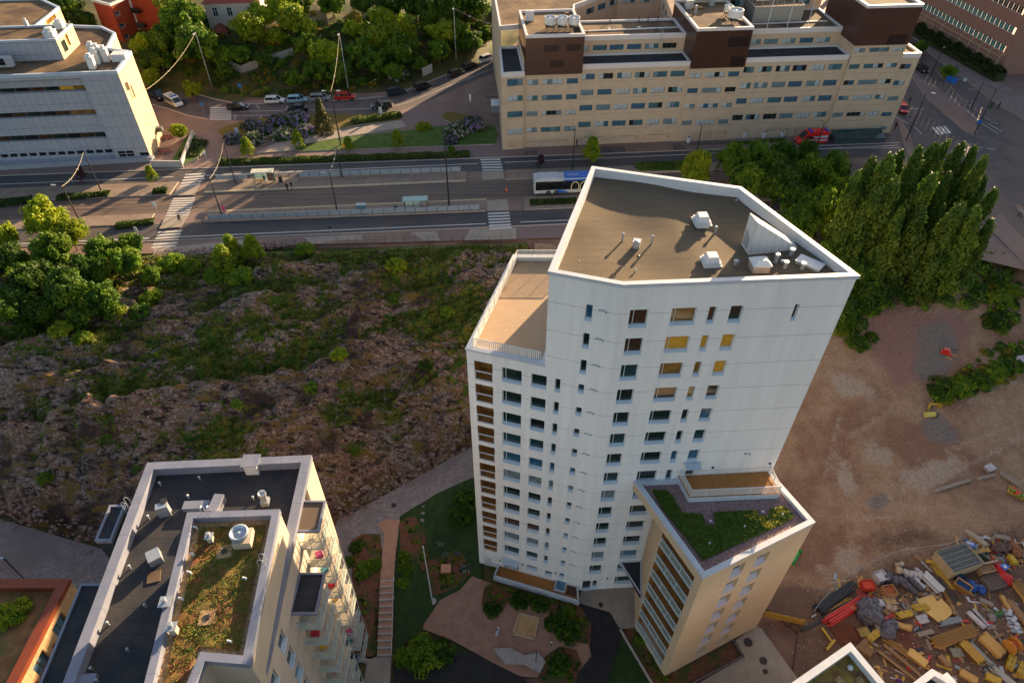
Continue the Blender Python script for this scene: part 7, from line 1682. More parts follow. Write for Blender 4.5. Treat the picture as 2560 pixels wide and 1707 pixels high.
tp(7,852,364,826,229,'tallest black mast with twin lamp heads rising in front of the upper street',heads=((-1.1,0,.1,1),(1.1,0,.1,1)),r0=.16)
tp(8,1123,517,1110,322,'tall black mast at the right end of the south platform',r0=.16,heads=((0,.6,.1,0),))
tp(9,1431,425,1434,322,'black lamp post in front of the first brown roof box',heads=((-.5,-.2,.3,1),))
tp(10,1740,389,1755,315,'black lamp post in front of the second brown roof box',heads=((-.8,-.2,.4,1),))
tp(11,2042,365,2063,306,'black lamp post beside the red ambulance',heads=((-1.3,-.2,.6,1),))
tp(12,2234,304,2280,188,'black mast at the office block corner beside the red car',group='black masts at the crossroads')
tp(13,2266,350,2315,233,'black mast on the small island at the crossroads',group='black masts at the crossroads',heads=((.9,-.3,.1,1),))
tp(14,2328,188,2356,125,'short black lamp post furthest up the crossroads street',group='black masts at the crossroads',heads=((.6,.6,.3,1),))
tp(15,2427,272,2458,205,'black mast on the middle island of the crossroads',group='black masts at the crossroads')
o_=tp(16,2436,335,2493,222,'black mast with traffic light and blue arrow sign at the island tip',group='black masts at the crossroads',heads=((-1.8,.3,.3,0),(2.0,.3,.5,0)))
mb=MB();mb.box((.45,-.3,5.6),(.5,.4,1.3));tl=obj('traffic_light',mb,M('green_signal_housing',(.03,.07,.03)),o_,world=False);mb=MB();mb.box((-.4,-.3,2.3),(.8,.08,.9));obj('arrow_sign',mb,M('sign_blue',(.02,.12,.45),rough=.4),o_,world=False)
gm=M('grey_galvanised_post',(.26,.30,.30),rough=.5)
for i,(a,l_) in enumerate((((531,221,490,82),'grey lamp post at the garden path, leftmost of the three'),((871,223,850,84),'grey lamp post between the yellow topped trees, middle of the three'),((1141,158,1131,20),'grey lamp post beside the bend of the upper street, rightmost of the three'))):
    tp(20+i,*a,l_,mat=gm,group='tall grey lamp posts by the garden slope',r0=.12,heads=((0,-.9,.1,1),))
tp(30,63,1449,2,1396,'thin black lamp post on the dark gravel path above the brick annex',z=1,r0=.07,group=None,heads=((-.3,0,.1,1),))
def wire(a,b,label,sag=.8,r=.026,mat=None,n=10,kn=2):
    mb=MB();pts=[a.lerp(b,i/n)-Vector((0,0,sag*4*(i/n)*(1-i/n))) for i in range(n+1)];o=thing('span_wire',label,'overhead wire',pts[0],0,'overhead span wires');mb.path(pts,r,5);obj('cable',mb,mat or M('cream_cable',(.50,.42,.28)),o)
    for i in range(1,kn+1):
        q=pts[int(n*i/(kn+1))];mb=MB();mb.box((q.x,q.y,q.z-.1),(.35,.1,.2),.4);obj('clamp',mb,m_white_m,o)
wire(TOP[20],P(360,228,27),'overhead wire from the leftmost grey post to the sunlit end wall',1.2)
wire(TOP[7],TOP[21],'overhead wire from the tallest mast up to the middle grey post',1.)
wire(TOP[22],P(1290,72,33),'overhead wire from the rightmost grey post to the office block',.8)
wire(TOP[1],TOP[2],'overhead wire between the two leftmost masts');wire(TOP[3],TOP[4],'overhead wire between the masts at the left platform ends');wire(TOP[5],TOP[6],'overhead wire between the third pair of masts',.5)
# ================================================================ platforms: railings, shelters, signs, bins
def plat_rail(label,a,u0,u1,side,skip=()):
    x0,x1=u0,u1;z=ZS+.2;o=None;A=LB[a](x0);B=LB[a](x1);A,B=Vector(A),Vector(B);d=B-A;L_=d.length;n=int(L_/1.85);ang=math.atan2(d.y,d.x);nn=Vector((-math.sin(ang),math.cos(ang)))*side*.25
    r=thing('platform_railing',label,'railing',(A.x+nn.x,A.y+nn.y,z),ang);mb=MB()
    pm=MB().box((0,0,0),(.06,.06,1.05)).mesh('post',m_dkmetal)
    for i in range(n+1):q=bpy.data.objects.new('post',pm);C.objects.link(q);q.parent=r;q.location=(L_*i/n,0,0)
    mb.box((L_/2,0,1.02),(L_,.06,.05));obj('top_rail',mb,m_metal,r,world=False)
    for i in range(n):
        if i in skip:continue
        mb=MB();mb.box((L_*(i+.5)/n,0,.15),(L_/n-.12,.02,.82));obj('panel',mb,M('frosted_panel',(.28,.33,.37),rough=.25,spec=.5),r,world=False)
plat_rail('long panelled railing along the south edge of the near platform','pS0',xa+1,xb-1,1)
plat_rail('long panelled railing along the north edge of the far platform','pN1',P(520,470,ZS).x+1,P(1165,440,ZS).x-1,-1,(3,4,5,6,7))
def shelter(label,u,v,w_,glassc,poster,name='tram_shelter'):
    p=P(u,v,ZS+.2);r=thing(name,label,'tram shelter',p,.072,'tram shelters');mb=MB();mb.box((0,0,2.35),(w_,1.6,.1));mb.box((0,0,2.45),(w_*.98,1.5,.05));obj('roof',mb,glassc,r,world=False)
    for x in (-w_/2+.2,-w_*.1,w_/2-.2):mb=MB();mb.box((x,.6,0),(.09,.09,2.35));obj('post',mb,M('green_steel',(.03,.07,.06)),r,world=False)
    for x in (-w_/2+.2,w_/2-.2):mb=MB();mb.box((x,-.3,0),(.09,.09,2.35));obj('post',mb,MATS['green_steel'],r,world=False)
    mb=MB();mb.box((0,.62,.2),(w_-.4,.03,2.0));obj('glass_wall',mb,m_clear,r,world=False)
    mb=MB();mb.box((-w_/2+1.2,.2,.45),(1.8,.4,.06));mb.box((-w_/2+1.2,.2,0),(.1,.3,.45));obj('bench',mb,m_wood,r,world=False)
    mb=MB();mb.box((w_/2-.8,.3,.25),(1.25,.14,1.85));pf=obj('poster_case',mb,M('teal_case',(.02,.07,.07),rough=.3),r,world=False);mb=MB();mb.box((w_/2-.8,.22,.4),(1.05,.03,1.55));obj('poster',mb,poster,pf,world=False)
    return r
shelter('tram shelter with dirty white roof and dark poster on the far platform',663,457,4.0,M('dirty_white_roof',(.42,.45,.40),(.5,.48,.38),sc_=2),M('brown_poster',(.12,.05,.03),(.3,.15,.1),sc_=3))
shelter('tram shelter with pale green roof and lit blue poster on the near platform',1041,527,4.3,M('pale_green_roof',(.22,.36,.33),rough=.3,spec=.6),M('blue_poster',(.03,.12,.25),(.4,.3,.2),sc_=2.5))
def small(name,label,cat,u,v,build,z=ZS,rzz=0,group=None):
    p=P(u,v,z) if z>=ZS else G(u,v);r=thing(name,label,cat,p,rzz,group)
    for nm,mb,mt in build:obj(nm,mb,mt,r,world=False)
    return r
def B_(*bx):
    m=MB()
    for b in bx:m.box(*b)
    return m
small('litter_bin','black litter bin right of the far tram shelter','litter bin',703,454,[('body',B_(((0,0,0),(.6,.6,1.0))),m_dkmetal),('lid',B_(((0,0,1.0),(.66,.66,.08))),m_blackm)],ZS+.2)
small('ticket_machine','pale blue box standing on the near platform','cabinet',905,527,[('body',B_(((0,0,.3),(1.6,.5,1.0))),M('blue_grey_cabinet',(.10,.22,.26))),('lid',B_(((0,0,1.3),(1.7,.6,.1))),M('pale_lid',(.4,.48,.5))),('leg',B_(((-.6,0,0),(.1,.3,.3))),m_dkmetal),('leg',B_(((.6,0,0),(.1,.3,.3))),m_dkmetal)],ZS+.2,.07)
small('litter_bin','round blue black bin on a post on the near platform','litter bin',991,531,[('body',MB().lathe((0,0,.6),[(.25,0),(.3,.1),(.3,.6),(.2,.65)],12),M('blue_black_bin',(.02,.05,.09))),('post',B_(((0,0,0),(.1,.1,.6))),m_dkmetal)],ZS+.2)
def sign(label,u,v,h,mat,w_=.7,hh=.7,z=ZS,round_=False,group='road signs'):
    mb=MB();mb.tube((0,0,0),(0,0,h),.035,6);m2=MB()
    if round_:m2.tube((0,-.05,h-.3),(0,-.08,h-.3),w_/2,16)
    else:m2.box((0,-.06,h-hh),(w_,.03,hh))
    return small('road_sign',label,'road sign',u,v,[('post',mb,m_metal),('sign_plate',m2,mat)],z,0,group)
sb_=M('sign_blue',(.02,.12,.45));sw_=M('sign_white',(.6,.6,.6));sy_=M('sign_yellow_orange',(.6,.3,.03))
sign('white sign on a slanting looking post beside the median planting left of the crossing',399,544,3.2,sw_,.6,1.0)
sign('white sign behind the left tree cluster at the south kerb',351,600,2.6,sw_,.5,.9)
sign('blue sign on the edge of the garden rock above the zebra crossing',607,242,3.0,sb_,.8,.8);sign('blue pedestrian sign between police van and zebra crossing',512,288,2.8,sb_,.7,.7)
sign('blue board sign, left of the pair under the crossroads tree',2360,225,3.2,sb_,1.3,1.3,group='blue board signs');sign('blue board sign, right of the pair under the crossroads tree',2372,232,3.4,sb_,1.3,1.3,group='blue board signs')
sign('orange warning sign on the small walk behind the hedge',862,385,2.2,sy_,.5,.9);sign('white round sign at the left path corner',520,410,2.6,sw_,.5,.5,round_=True);sign('dark sign on the south pavement, alone on its post',830,592,2.2,m_dkmetal,.35,.6)
sign('white tall board among the lilacs by the office block',1176,262,2.4,sw_,.4,1.6);sign('pale grey info board at the hedge beside the upper street',953,292,2.2,M('pale_board',(.45,.5,.52)),.7,1.8);sign('pale blue leaning board in the left lilac bushes',597,345,2.2,M('pale_blue_board',(.3,.36,.5)),.7,1.6)
sign('small blue sign at the lower right of the wood',2474,570,1.8,M('green_cabinet',(.08,.2,.12)),.9,1.2)
for i,(u,v,l_) in enumerate(((1152+790,392,'left concrete bin in front of the office block'),(1908,390-35,'white bin pair on the grass verge'),(2548-520,0,''))):
    pass
for u,v,l_ in ((1720,356,'white tall vase bin beside the dark garage opening'),(1859,345,'white bin pair on the grass verge of the office block'),(1908,345,'white round bin left of the entrance door of the office block'),(1954,343,'white round bin beside the ambulance')):
    small('planter_bin',l_,'planter',u,v,[('pot',MB().lathe((0,0,0),[(.3,0),(.4,.5),(.45,1.1),(.38,1.15)],14),m_white_m),('filling',MB().lathe((0,0,1.0),[(.36,0),(.2,.2)],12),m_dkmetal)],group='white planters along the office block')
small('glass_ramp_cover','blue glazed lean-to over the ramp at the right end of the office block','glass roof',2140,352,[('frame',B_(((0,0,0),(10.5,2.6,.9))),M('blue_frame',(.05,.065,.075))),('glass',MB().face([(-5.2,-1.35,.95),(5.2,-1.35,1.05),(5.2,1.35,1.9),(-5.2,1.35,1.8)]),g_teal)],ZS,.07)
small('transformer_box','grey louvred cabinet beside the left wall of the office block','cabinet',1240,275,[('body',B_(((0,0,0),(2.0,3.4,1.6))),M('cabinet_grey',(.22,.26,.26))),('lid',B_(((0,0,1.6),(2.1,3.5,.1))),m_metal)],ZS,.07)
small('bicycle_rack','dark bicycle rack beside the left wall of the office block','bicycle rack',1230,246,[('rails',B_(((0,0,.3),(2.2,.1,.1)),((-1,0,0),(.1,.5,.4)),((1,0,0),(.1,.5,.4))),m_dkmetal)],ZS)
small('warning_cone','orange cone on the tram roadway right of the far platform','traffic cone',1266,478,[('cone',MB().lathe((0,0,0),[(.25,.04),(.2,.1),(.05,.75)],10),M('cone_orange',(.7,.14,.03))),('base',B_(((0,0,0),(.55,.55,.05))),m_blackm)],ZS)
# wire fence posts between pavement and rock
mb=MB();r=thing('wire_fence','thin dark wire fence between south pavement and rock hill','fence',(*P(900,603,ZS).xy,ZS));
pts=[P(u,v,ZS) for u,v in ((640,622),(715,615),(790,610),(870,606),(940,606),(1010,606),(1100,604),(1190,606),(1285,604))]
for a,b in zip(pts,pts[1:]):
    for i in range(3):q=a.lerp(b,i/3);obj('post',MB().tube((q.x,q.y,ZS-.6),(q.x,q.y,ZS+1.2),.03,5),m_dkmetal,r)
mb=MB()
for zz in (.5,.85,1.15):mb.path([(q.x,q.y,ZS+zz) for q in pts],.012,4)
obj('wires',mb,m_dkmetal,r)
def picket(label,pts,h=1.5,mat=None,zf=None):
    q=[G(*p) for p in pts];r=thing('picket_fence',label,'fence',q[0]);mb=MB()
    for a,b in zip(q,q[1:]):
        d=b-a;n=max(2,int(d.length/.16));ang=math.atan2(d.y,d.x)
        for i in range(n):c=a.lerp(b,i/n);mb.box((c.x,c.y,c.z-.3),(.11,.03,h+.3),ang)
        for i in range(int(d.length/2.5)+1):c=a.lerp(b,i*2.5/d.length);obj('post',MB().box((c.x,c.y-.08,c.z-.3),(.12,.12,h+.45),ang),M('weathered_post',(.3,.27,.25)),r)
    obj('pickets',mb,mat or M('weathered_white_wood',(.42,.38,.35),(.34,.30,.28),sc_=3),r)
picket('long weathered white picket fence across the garden slope',[(575,166),(604,181),(670,157),(736,135)]);picket('pale picket fence at the top edge behind the garden trees',[(738,28),(813,26),(821,62)]);picket('short white wooden gate panel beside the upper street pavement',[(1057,190),(1082,178)],1.8,M('white_wood',(.55,.53,.5)))
picket('pale plank walk railing between the garden trees',[(742,120),(790,116),(806,98)],1.2)
# ================================================================ people
PM={}
def person(label,u,v,top,leg,hair,rzz=0,pose='walk',skin=(.45,.27,.19),z=ZS,h=1.74,hold=None):
    key=(pose,top,leg)
    if key not in PM:
        bm=bmesh.new();L=bm.verts.layers.skin.verify()
        k={'walk':(.22,-.24,.16,-.14),'stand':(.09,-.09,.04,-.03),'sit':(.1,-.1,.05,.05)}[pose]
        def V(x,y,z_,r,r2=None):
            v_=bm.verts.new((x,y,z_));v_[L].radius=(r,r2 or r);return v_
        pel=V(0,0,.95,.15,.11);ab=V(0,0,1.12,.14,.10);ch=V(.01,0,1.34,.17,.11);nk=V(.015,0,1.50,.055);hd=V(.03,0,1.60,.085,.09);tp_=V(.025,0,1.70,.075)
        pel[L].use_root=True
        ed=[(pel,ab),(ab,ch),(ch,nk),(nk,hd),(hd,tp_)]
        for s_,f,a_ in ((1,k[0],k[3]),(-1,k[1],k[2])):
            hp=V(0,.1*s_,.88,.10);kn=V(f*.6+.03,.1*s_,.50,.065);an=V(f-.03*(f<0),.1*s_,.09,.042);ft=V(f+.16,.11*s_,.04,.04,.03);ed+=[(pel,hp),(hp,kn),(kn,an),(an,ft)]
            sh=V(0,.19*s_,1.42,.062);el=V(a_*.5-.02,.25*s_,1.14,.045);wr=V(a_+.06,.25*s_,.91,.033);hn=V(a_+.09,.25*s_,.82,.038,.02);ed+=[(ch,sh),(sh,el),(el,wr),(wr,hn)]
        for a,b in ed:bm.edges.new((a,b))
        me=bpy.data.meshes.new('sk');bm.to_mesh(me);bm.free();o=bpy.data.objects.new('sk',me);C.objects.link(o)
        o.modifiers.new('s','SKIN');m_=o.modifiers.new('u','SUBSURF');m_.levels=1;m_.render_levels=1
        dg=bpy.context.evaluated_depsgraph_get();m2=bpy.data.meshes.new_from_object(o.evaluated_get(dg));bpy.data.objects.remove(o)
        m2.materials.clear()
        for mm in (M('skin_tone',skin,rough=.6),M('cloth_%s'%top[0],top[1],rough=.9),M('cloth_%s'%leg[0],leg[1],rough=.9),M('shoe_black',(.02,.02,.02))):m2.materials.append(mm)
        for p in m2.polygons:
            c=p.center;arm=abs(c.y)>.2
            p.material_index=3 if c.z<.1 else (0 if c.z>1.50 or (arm and c.z<.90) else (1 if c.z>.93 or (arm and c.z>.85) else 2));p.use_smooth=True
        PM[key]=m2
    p=P(u,v,z);r=thing('person',label,'person',p,rzz,'pedestrians');r.scale=(h/1.75,)*3
    o=bpy.data.objects.new('body',PM[key]);C.objects.link(o);o.parent=r
    mb=MB();mb.blob((.01,0,1.665),(.105,.095,.10),3,0,2,.1);mb.blob((-.04,0,1.60),(.07,.085,.10),4,0,1,.1);obj('hair',mb,M('hair_%s'%hair[0],hair[1]),r,world=False)
    if hold:
        mb=MB();mb.box((.1,.3,.45),(.12,.3,.4));obj('bag',mb,hold,r,world=False)
bk=('black',(.012,.012,.015));gy=('grey',(.12,.12,.13));pk=('pink',(.75,.04,.22));nv=('navy',(.02,.03,.07));wt=('pale',(.45,.42,.38));br_=('brown',(.05,.025,.012))
person('person in dark clothes striding over the crossing with a pale bag',452,556,bk,bk,br_,2.2,'walk',hold=m_white)
person('person in bright pink jacket and trousers on the near platform beside the mast',562,534,pk,pk,br_,-1.2,'walk',z=ZS+.2)
person('person in black, left of the two standing at the platform edge',720,478,bk,bk,bk,-1.6,'stand',z=ZS+.2);person('person in black, right of the two standing at the platform edge',731,475,bk,gy,br_,-2.,'walk',z=ZS+.2)
person('person in black and pale trousers waiting inside the far shelter',664,459,bk,wt,br_,-1.57,'stand',z=ZS+.2)
person('person in dark clothes at the foot of the office block wall',1441,367,bk,nv,bk,-.5,'stand');person('person in grey walking on the plaza left of the hedge',556,393,gy,nv,br_,1.,'walk')
person('person in black on the crossroads pavement below the red car',2236,325,bk,bk,bk,0,'walk');person('person in navy beside the red car on the kerb',2270,262,nv,bk,br_,.5,'walk');person('person in dark clothes on the far side of the crossroads',2493,275,bk,nv,bk,2.,'walk');person('person in pale top on the traffic island at the right edge',2547,543,wt,bk,br_,2.,'walk')
# ================================================================ bicycles
def bike_proto():
    r=thing('bicycle','x','bicycle',(0,0,0));k=.34
    for x in (-.52,.52):
        mb=MB();n=16
        pts=[(x+k*math.cos(2*math.pi*i/n),0,k+k*math.sin(2*math.pi*i/n)) for i in range(n+1)];mb.path(pts,.025,5)
        w=obj('wheel',mb,m_tyre,r,world=False);mb=MB()
        for i in range(6):a=math.pi*i/3;mb.tube((x,0,k),(x+k*math.cos(a),0,k+k*math.sin(a)),.008,3)
        obj('spokes',mb,m_metal,w,world=False)
    mb=MB();bb=(-.05,0,.32);st_=(-.2,0,.8);hd=(.38,0,.82)
    for a,b in ((bb,st_),(bb,hd),(st_,hd),(bb,(-.52,0,k)),(st_,(-.52,0,k)),(hd,(.52,0,k))):mb.tube(a,b,.022,5)
    obj('frame',mb,M('bike_red',(.35,.03,.02)),r,world=False);mb=MB();mb.path([(.3,-.27,.98),(.4,0,.98),(.3,.27,.98)],.018,5);mb.tube(hd,(.4,0,.98),.02,5);obj('handlebar',mb,m_dkmetal,r,world=False);mb=MB();mb.box((-.22,0,.86),(.26,.14,.06));mb.tube(st_,(-.22,0,.88),.018,5);obj('saddle',mb,m_blackm,r,world=False);return r
bp=bike_proto();rb2=random.Random(4);spots=[(400+4.2*i,352-2.6*(i%3)+1.2*i*.0,'upper') for i in range(8)]+[(390+4.4*i,383+1.5*(i%2),'lower') for i in range(7)]
for i,(u,v,w_) in enumerate(spots):
    p=P(u+8,v,ZS);l='bicycle parked in the %s cluster against the end wall, %s from the left'%(w_,names[i if i<8 else i-8])
    if i==0:bp.location=p;bp.rotation_euler[2]=1.4;bp['label']=l;bp['group']='parked bicycles'
    else:
        q=copy_tree(bp,p,1.4+rb2.uniform(-.5,.5),l,'parked bicycles')
q=copy_tree(bp,P(900,1655,0),.9,'black framed bicycle leaning by the balcony block entrance',None);del q['group']
# ================================================================ building site: ground marks, stores of timber, pipes and rubble
m_dirt=M('packed_earth',(.235,.15,.105),(.31,.215,.155),sc_=.5,bump=.7,bsc=5,detail=10,c3=(.20,.115,.085),sc3=.09,rdet=.7,bdist=.12)
m_dirt2=M('dark_churned_earth',(.10,.055,.038),(.20,.115,.075),sc_=.9,bump=1,bsc=5,detail=10,rdet=.75,bdist=.2)
m_pale=M('pale_dry_dirt',(.40,.32,.25),(.29,.21,.155),sc_=.8,bump=.4,bsc=5,detail=9,rdet=.7)
m_gfill=M('grey_blue_fill',(.13,.13,.14),(.19,.17,.165),sc_=1.5,bump=.8,bsc=6,detail=9,rdet=.7)
m_redd=M('red_brown_dirt',(.20,.105,.085),(.26,.15,.115),sc_=.8,bump=.6,bsc=5,detail=9,c3=(.23,.15,.125),sc3=.2)
def m_site():
    m=M('site_earth',(.26,.15,.085),(.37,.245,.16),sc_=.55,bump=1,bsc=4,detail=12,c3=(.22,.12,.075),sc3=.09,rdet=.75,bdist=.15);n=m.node_tree;L=n.links;b=n.nodes['Principled BSDF']
    src=b.inputs['Base Color'].links[0].from_socket;tc=n.nodes.new('ShaderNodeTexCoord')
    for nm,ca,cb_,ns in (('red',(.22,.105,.085),(.27,.16,.13),.8),('dark',(.085,.048,.034),(.20,.115,.075),1.1),('pale',(.40,.31,.235),(.30,.215,.16),.9),('grey',(.12,.105,.10),(.23,.175,.145),1.6),('clay',(.09,.028,.018),(.17,.06,.035),1.5)):
        t=n.nodes.new('ShaderNodeTexNoise');t.inputs['Scale'].default_value=ns;t.inputs['Detail'].default_value=10;t.inputs['Roughness'].default_value=.72;L.new(tc.outputs['Object'],t.inputs['Vector'])
        c=n.nodes.new('ShaderNodeMix');c.data_type='RGBA';c.inputs[6].default_value=(*ca,1);c.inputs[7].default_value=(*cb_,1);L.new(t.outputs['Fac'],c.inputs[0])
        at=n.nodes.new('ShaderNodeAttribute');at.attribute_name=nm
        ad=n.nodes.new('ShaderNodeMath');ad.operation='MULTIPLY_ADD';L.new(t.outputs['Fac'],ad.inputs[0]);ad.inputs[1].default_value=1.6;ad.inputs[2].default_value=-.8
        a2=n.nodes.new('ShaderNodeMath');a2.operation='ADD';L.new(ad.outputs[0],a2.inputs[0]);L.new(at.outputs['Fac'],a2.inputs[1])
        r=n.nodes.new('ShaderNodeMapRange');r.inputs[1].default_value=.4;r.inputs[2].default_value=.75;L.new(a2.outputs[0],r.inputs[0])
        x=n.nodes.new('ShaderNodeMix');x.data_type='RGBA';L.new(r.outputs[0],x.inputs[0]);L.new(src,x.inputs[6]);L.new(c.outputs[2],x.inputs[7]);src=x.outputs[2]
    t=n.nodes.new('ShaderNodeTexNoise');t.inputs['Scale'].default_value=3.5;t.inputs['Detail'].default_value=12;t.inputs['Roughness'].default_value=.85;L.new(tc.outputs['Object'],t.inputs['Vector'])
    r=n.nodes.new('ShaderNodeMapRange');r.inputs[1].default_value=.38;r.inputs[2].default_value=.62;r.inputs[3].default_value=.62;r.inputs[4].default_value=1.3;L.new(t.outputs['Fac'],r.inputs[0])
    x=n.nodes.new('ShaderNodeVectorMath');x.operation='SCALE';L.new(src,x.inputs[0]);L.new(r.outputs[0],x.inputs['Scale']);L.new(x.outputs[0],b.inputs['Base Color']);return m
def inpoly(x,y,p):
    c=False;n=len(p);j=n-1;dm=1e9
    for i in range(n):
        a,b_=p[i],p[j]
        if (a.y>y)!=(b_.y>y) and x<(b_.x-a.x)*(y-a.y)/(b_.y-a.y)+a.x:c=not c
        dx,dy=b_.x-a.x,b_.y-a.y;t=max(0,min(1,((x-a.x)*dx+(y-a.y)*dy)/(dx*dx+dy*dy+1e-9)));dm=min(dm,math.hypot(x-a.x-t*dx,y-a.y-t*dy));j=i
    return dm if c else -dm
def site_ground():
    o=drape('site_ground',[(26.9,41.2),(21.2,54),(7.8,58),(3.9,60),(3.9,92.9),(60,92.9),(84,82.8),(120,64),(120,14),(30,14),(31.5,30),(33.5,34.5)],m_site(),.02,.75)
    reg=dict(red=[[(2165,790),(2250,768),(2380,775),(2430,810),(2440,860),(2330,900),(2310,960),(2230,960),(2180,900)]],
     grey=[[(2290,830),(2330,790),(2370,800),(2400,880),(2380,930),(2300,960),(2280,910)],[(2290,1050),(2325,1030),(2370,1045),(2400,1090),(2395,1112),(2350,1115),(2310,1080)],[(2160,1250),(2200,1230),(2230,1260),(2190,1290)]],
     pale=[[(2075,930),(2110,925),(2150,960),(2230,985),(2180,1000),(2110,985),(2060,960)],[(2085,1120),(2120,1150),(2150,1230),(2115,1240),(2080,1190)],[(2070,1375),(2130,1350),(2155,1370),(2150,1430),(2105,1430),(2085,1400)],[(2040,1400),(2065,1415),(2085,1450),(2060,1455),(2040,1425)],[(2150,1095),(2240,1130),(2220,1170),(2160,1150)],[(2250,1180),(2400,1120),(2420,1160),(2300,1250)]],
     dark=[[(1960,1440),(2080,1480),(2240,1400),(2400,1380),(2470,1310),(2700,1330),(2800,1900),(2000,1900),(1960,1640),(1880,1550),(1905,1500)],[(2180,1330),(2300,1310),(2380,1330),(2300,1370),(2200,1370)]],
     clay=[[(2180,1480),(2225,1530),(2330,1640),(2390,1720),(2375,1725),(2300,1660),(2200,1545)]])
    tr=[(G(*a),G(*b)) for a,b in (((2150,1265),(2380,1140)),((2170,1270),(2290,1215)),((2360,1130),(2560,1050)),((2390,1180),(2560,1090)),((2110,1100),(2250,1010)),((2060,1200),(2100,1040)),((2300,1240),(2370,1185)),((2070,1300),(2250,1290)),((2420,1000),(2600,930)))]
    V=[(v.co.x,v.co.y) for v in o.data.vertices]
    for nm,ps in reg.items():
        W_=[G(*q) for q in ps[0]];PP=[[G(*q) for q in p] for p in ps];bb=[(min(p.x for p in q)-4,max(p.x for p in q)+4,min(p.y for p in q)-4,max(p.y for p in q)+4) for q in PP];out=[]
        soft={'pale':.35,'clay':.6,'dark':.35}.get(nm,.4)
        for x,y in V:
            w_=0
            for q,b in zip(PP,bb):
                if b[0]<x<b[1] and b[2]<y<b[3]:
                    wob=1.2*noise.noise((x*.3,y*.3,4));w_=max(w_,min(.95,max(0,.5+(inpoly(x,y,q)+wob)*soft*(.6 if nm in('dark','red') else 1))))
            if nm=='pale':
                for A,B in tr:
                    d=B-A;t=max(0,min(1,((x-A.x)*d.x+(y-A.y)*d.y)/d.xy.length_squared));dd=math.hypot(x-A.x-t*d.x,y-A.y-t*d.y)
                    if dd<.7:w_=max(w_,.62-dd*.5)
                    elif dd<1.6:w_=max(0,w_-.1)
            out.append(w_)
        at=o.data.attributes.new(nm,'FLOAT','POINT');at.data.foreach_set('value',out)
site_ground()
# stones scattered over the bare ground (one mass)
def stones():
    rg=random.Random(9);mb=MB()
    for i in range(1600):
        u,v=rg.choice(((rg.gauss(2140,40),rg.gauss(905,25)),(rg.uniform(2000,2560),rg.uniform(900,1400)),(rg.gauss(2330,90),rg.gauss(775,10)),(rg.gauss(2200,200),rg.gauss(1560,80)),(rg.gauss(2350,90),rg.gauss(1010,20)),(rg.uniform(2150,2560),rg.uniform(1320,1700))))
        if v>1800 or u<1900:continue
        p=G(u,v);k=rg.uniform(.04,.14);mb.blob((p.x,p.y,p.z+k*.3),(k,k*rg.uniform(.6,1),k*.6),i,0,1,.3)
    o=obj('loose_stones',mb,M('pale_stone',(.38,.29,.24),(.26,.18,.15),sc_=3));tag(o,'loose pale stones scattered over the bare building site ground','stones',kind='stuff')
    mb=MB()
    for i in range(700):
        x=rg.uniform(-112,-4);y=ypath(x)+rg.gauss(.5,.7);k=rg.uniform(.1,.45);z=rz(x,y+.4) if y>ypath(x) else hill(x,y)
        mb.blob((x,y,min(z,hill(x,y)+1.6)),(k,k*.8,k*.6),i,0,1,.35)
    for i in range(900):
        u=rg.uniform(385,560) if i<600 else rg.uniform(560,720);p=P(u,rg.gauss(640-(u-385)*.09,4),ZS);k=rg.uniform(.07,.22);mb.blob((p.x,p.y,ZS+rg.uniform(-.1,.1)),(k,k,k*.7),i,0,1,.3)
    o=obj('blasted_rubble',mb,M('rubble_stone',(.27,.20,.18),(.20,.11,.085),sc_=2));tag(o,'angular rubble along the foot of the cut rock and the street embankment','rubble',kind='stuff')
stones()
m_ply=M('plywood',(.62,.40,.13),(.54,.33,.10),sc_=2,stretch=(.5,5,1),rough=.7);m_pine=M('pine_planks',(.56,.34,.11),(.46,.26,.08),sc_=3,stretch=(.3,5,5),rough=.75,lines=[('Y',.2,.035,(.20,.10,.03)),('Z',.12,.02,(.2,.1,.03))])
m_oldw=M('old_brown_timber',(.26,.14,.07),(.33,.19,.10),sc_=3,stretch=(.3,5,5),lines=[('Y',.18,.03,(.12,.06,.03))]);m_yel=M('yellow_formwork',(.50,.32,.03),(.38,.24,.035),sc_=2,rough=.5);m_greyw=M('grey_pallet_wood',(.34,.28,.23),(.26,.21,.17),sc_=3,lines=[('X',.18,.05,(.12,.09,.07))])
m_tarp=M('dark_grey_tarpaulin',(.055,.055,.075),(.09,.085,.11),sc_=1.5,rough=.45,spec=.5,bump=.5,bsc=3);m_wrap=M('white_plastic_wrap',(.50,.48,.50),(.36,.34,.37),sc_=3,rough=.3,spec=.6,bump=.5,bsc=5);m_redp=M('red_plastic_pipe',(.50,.022,.012),rough=.35,spec=.5);m_orp=M('brick_red_pipe',(.42,.09,.03),rough=.4);m_blp=M('black_plastic_pipe',(.014,.015,.018),rough=.4,spec=.5);m_steel=M('scaffold_steel',(.26,.29,.31),metal=.6,rough=.4);m_rebar=M('rusty_rebar',(.22,.08,.04),(.14,.05,.03),sc_=5,metal=.2,rough=.7);m_bluet=M('blue_tarpaulin',(.01,.05,.22),(.02,.09,.32),sc_=2,rough=.4,bump=.5,bsc=3);m_redt=M('red_tarpaulin',(.55,.015,.02),(.40,.01,.015),sc_=2,rough=.4,bump=.5,bsc=3)
GT='stored timber on the building site';GP='stored pipes and tubes';GB='wrapped goods and bags'
def span(a,b,off=0):
    A,B=G(*a),G(*b);d=B-A;return (A+B)/2,d.length,math.atan2(d.y,d.x)
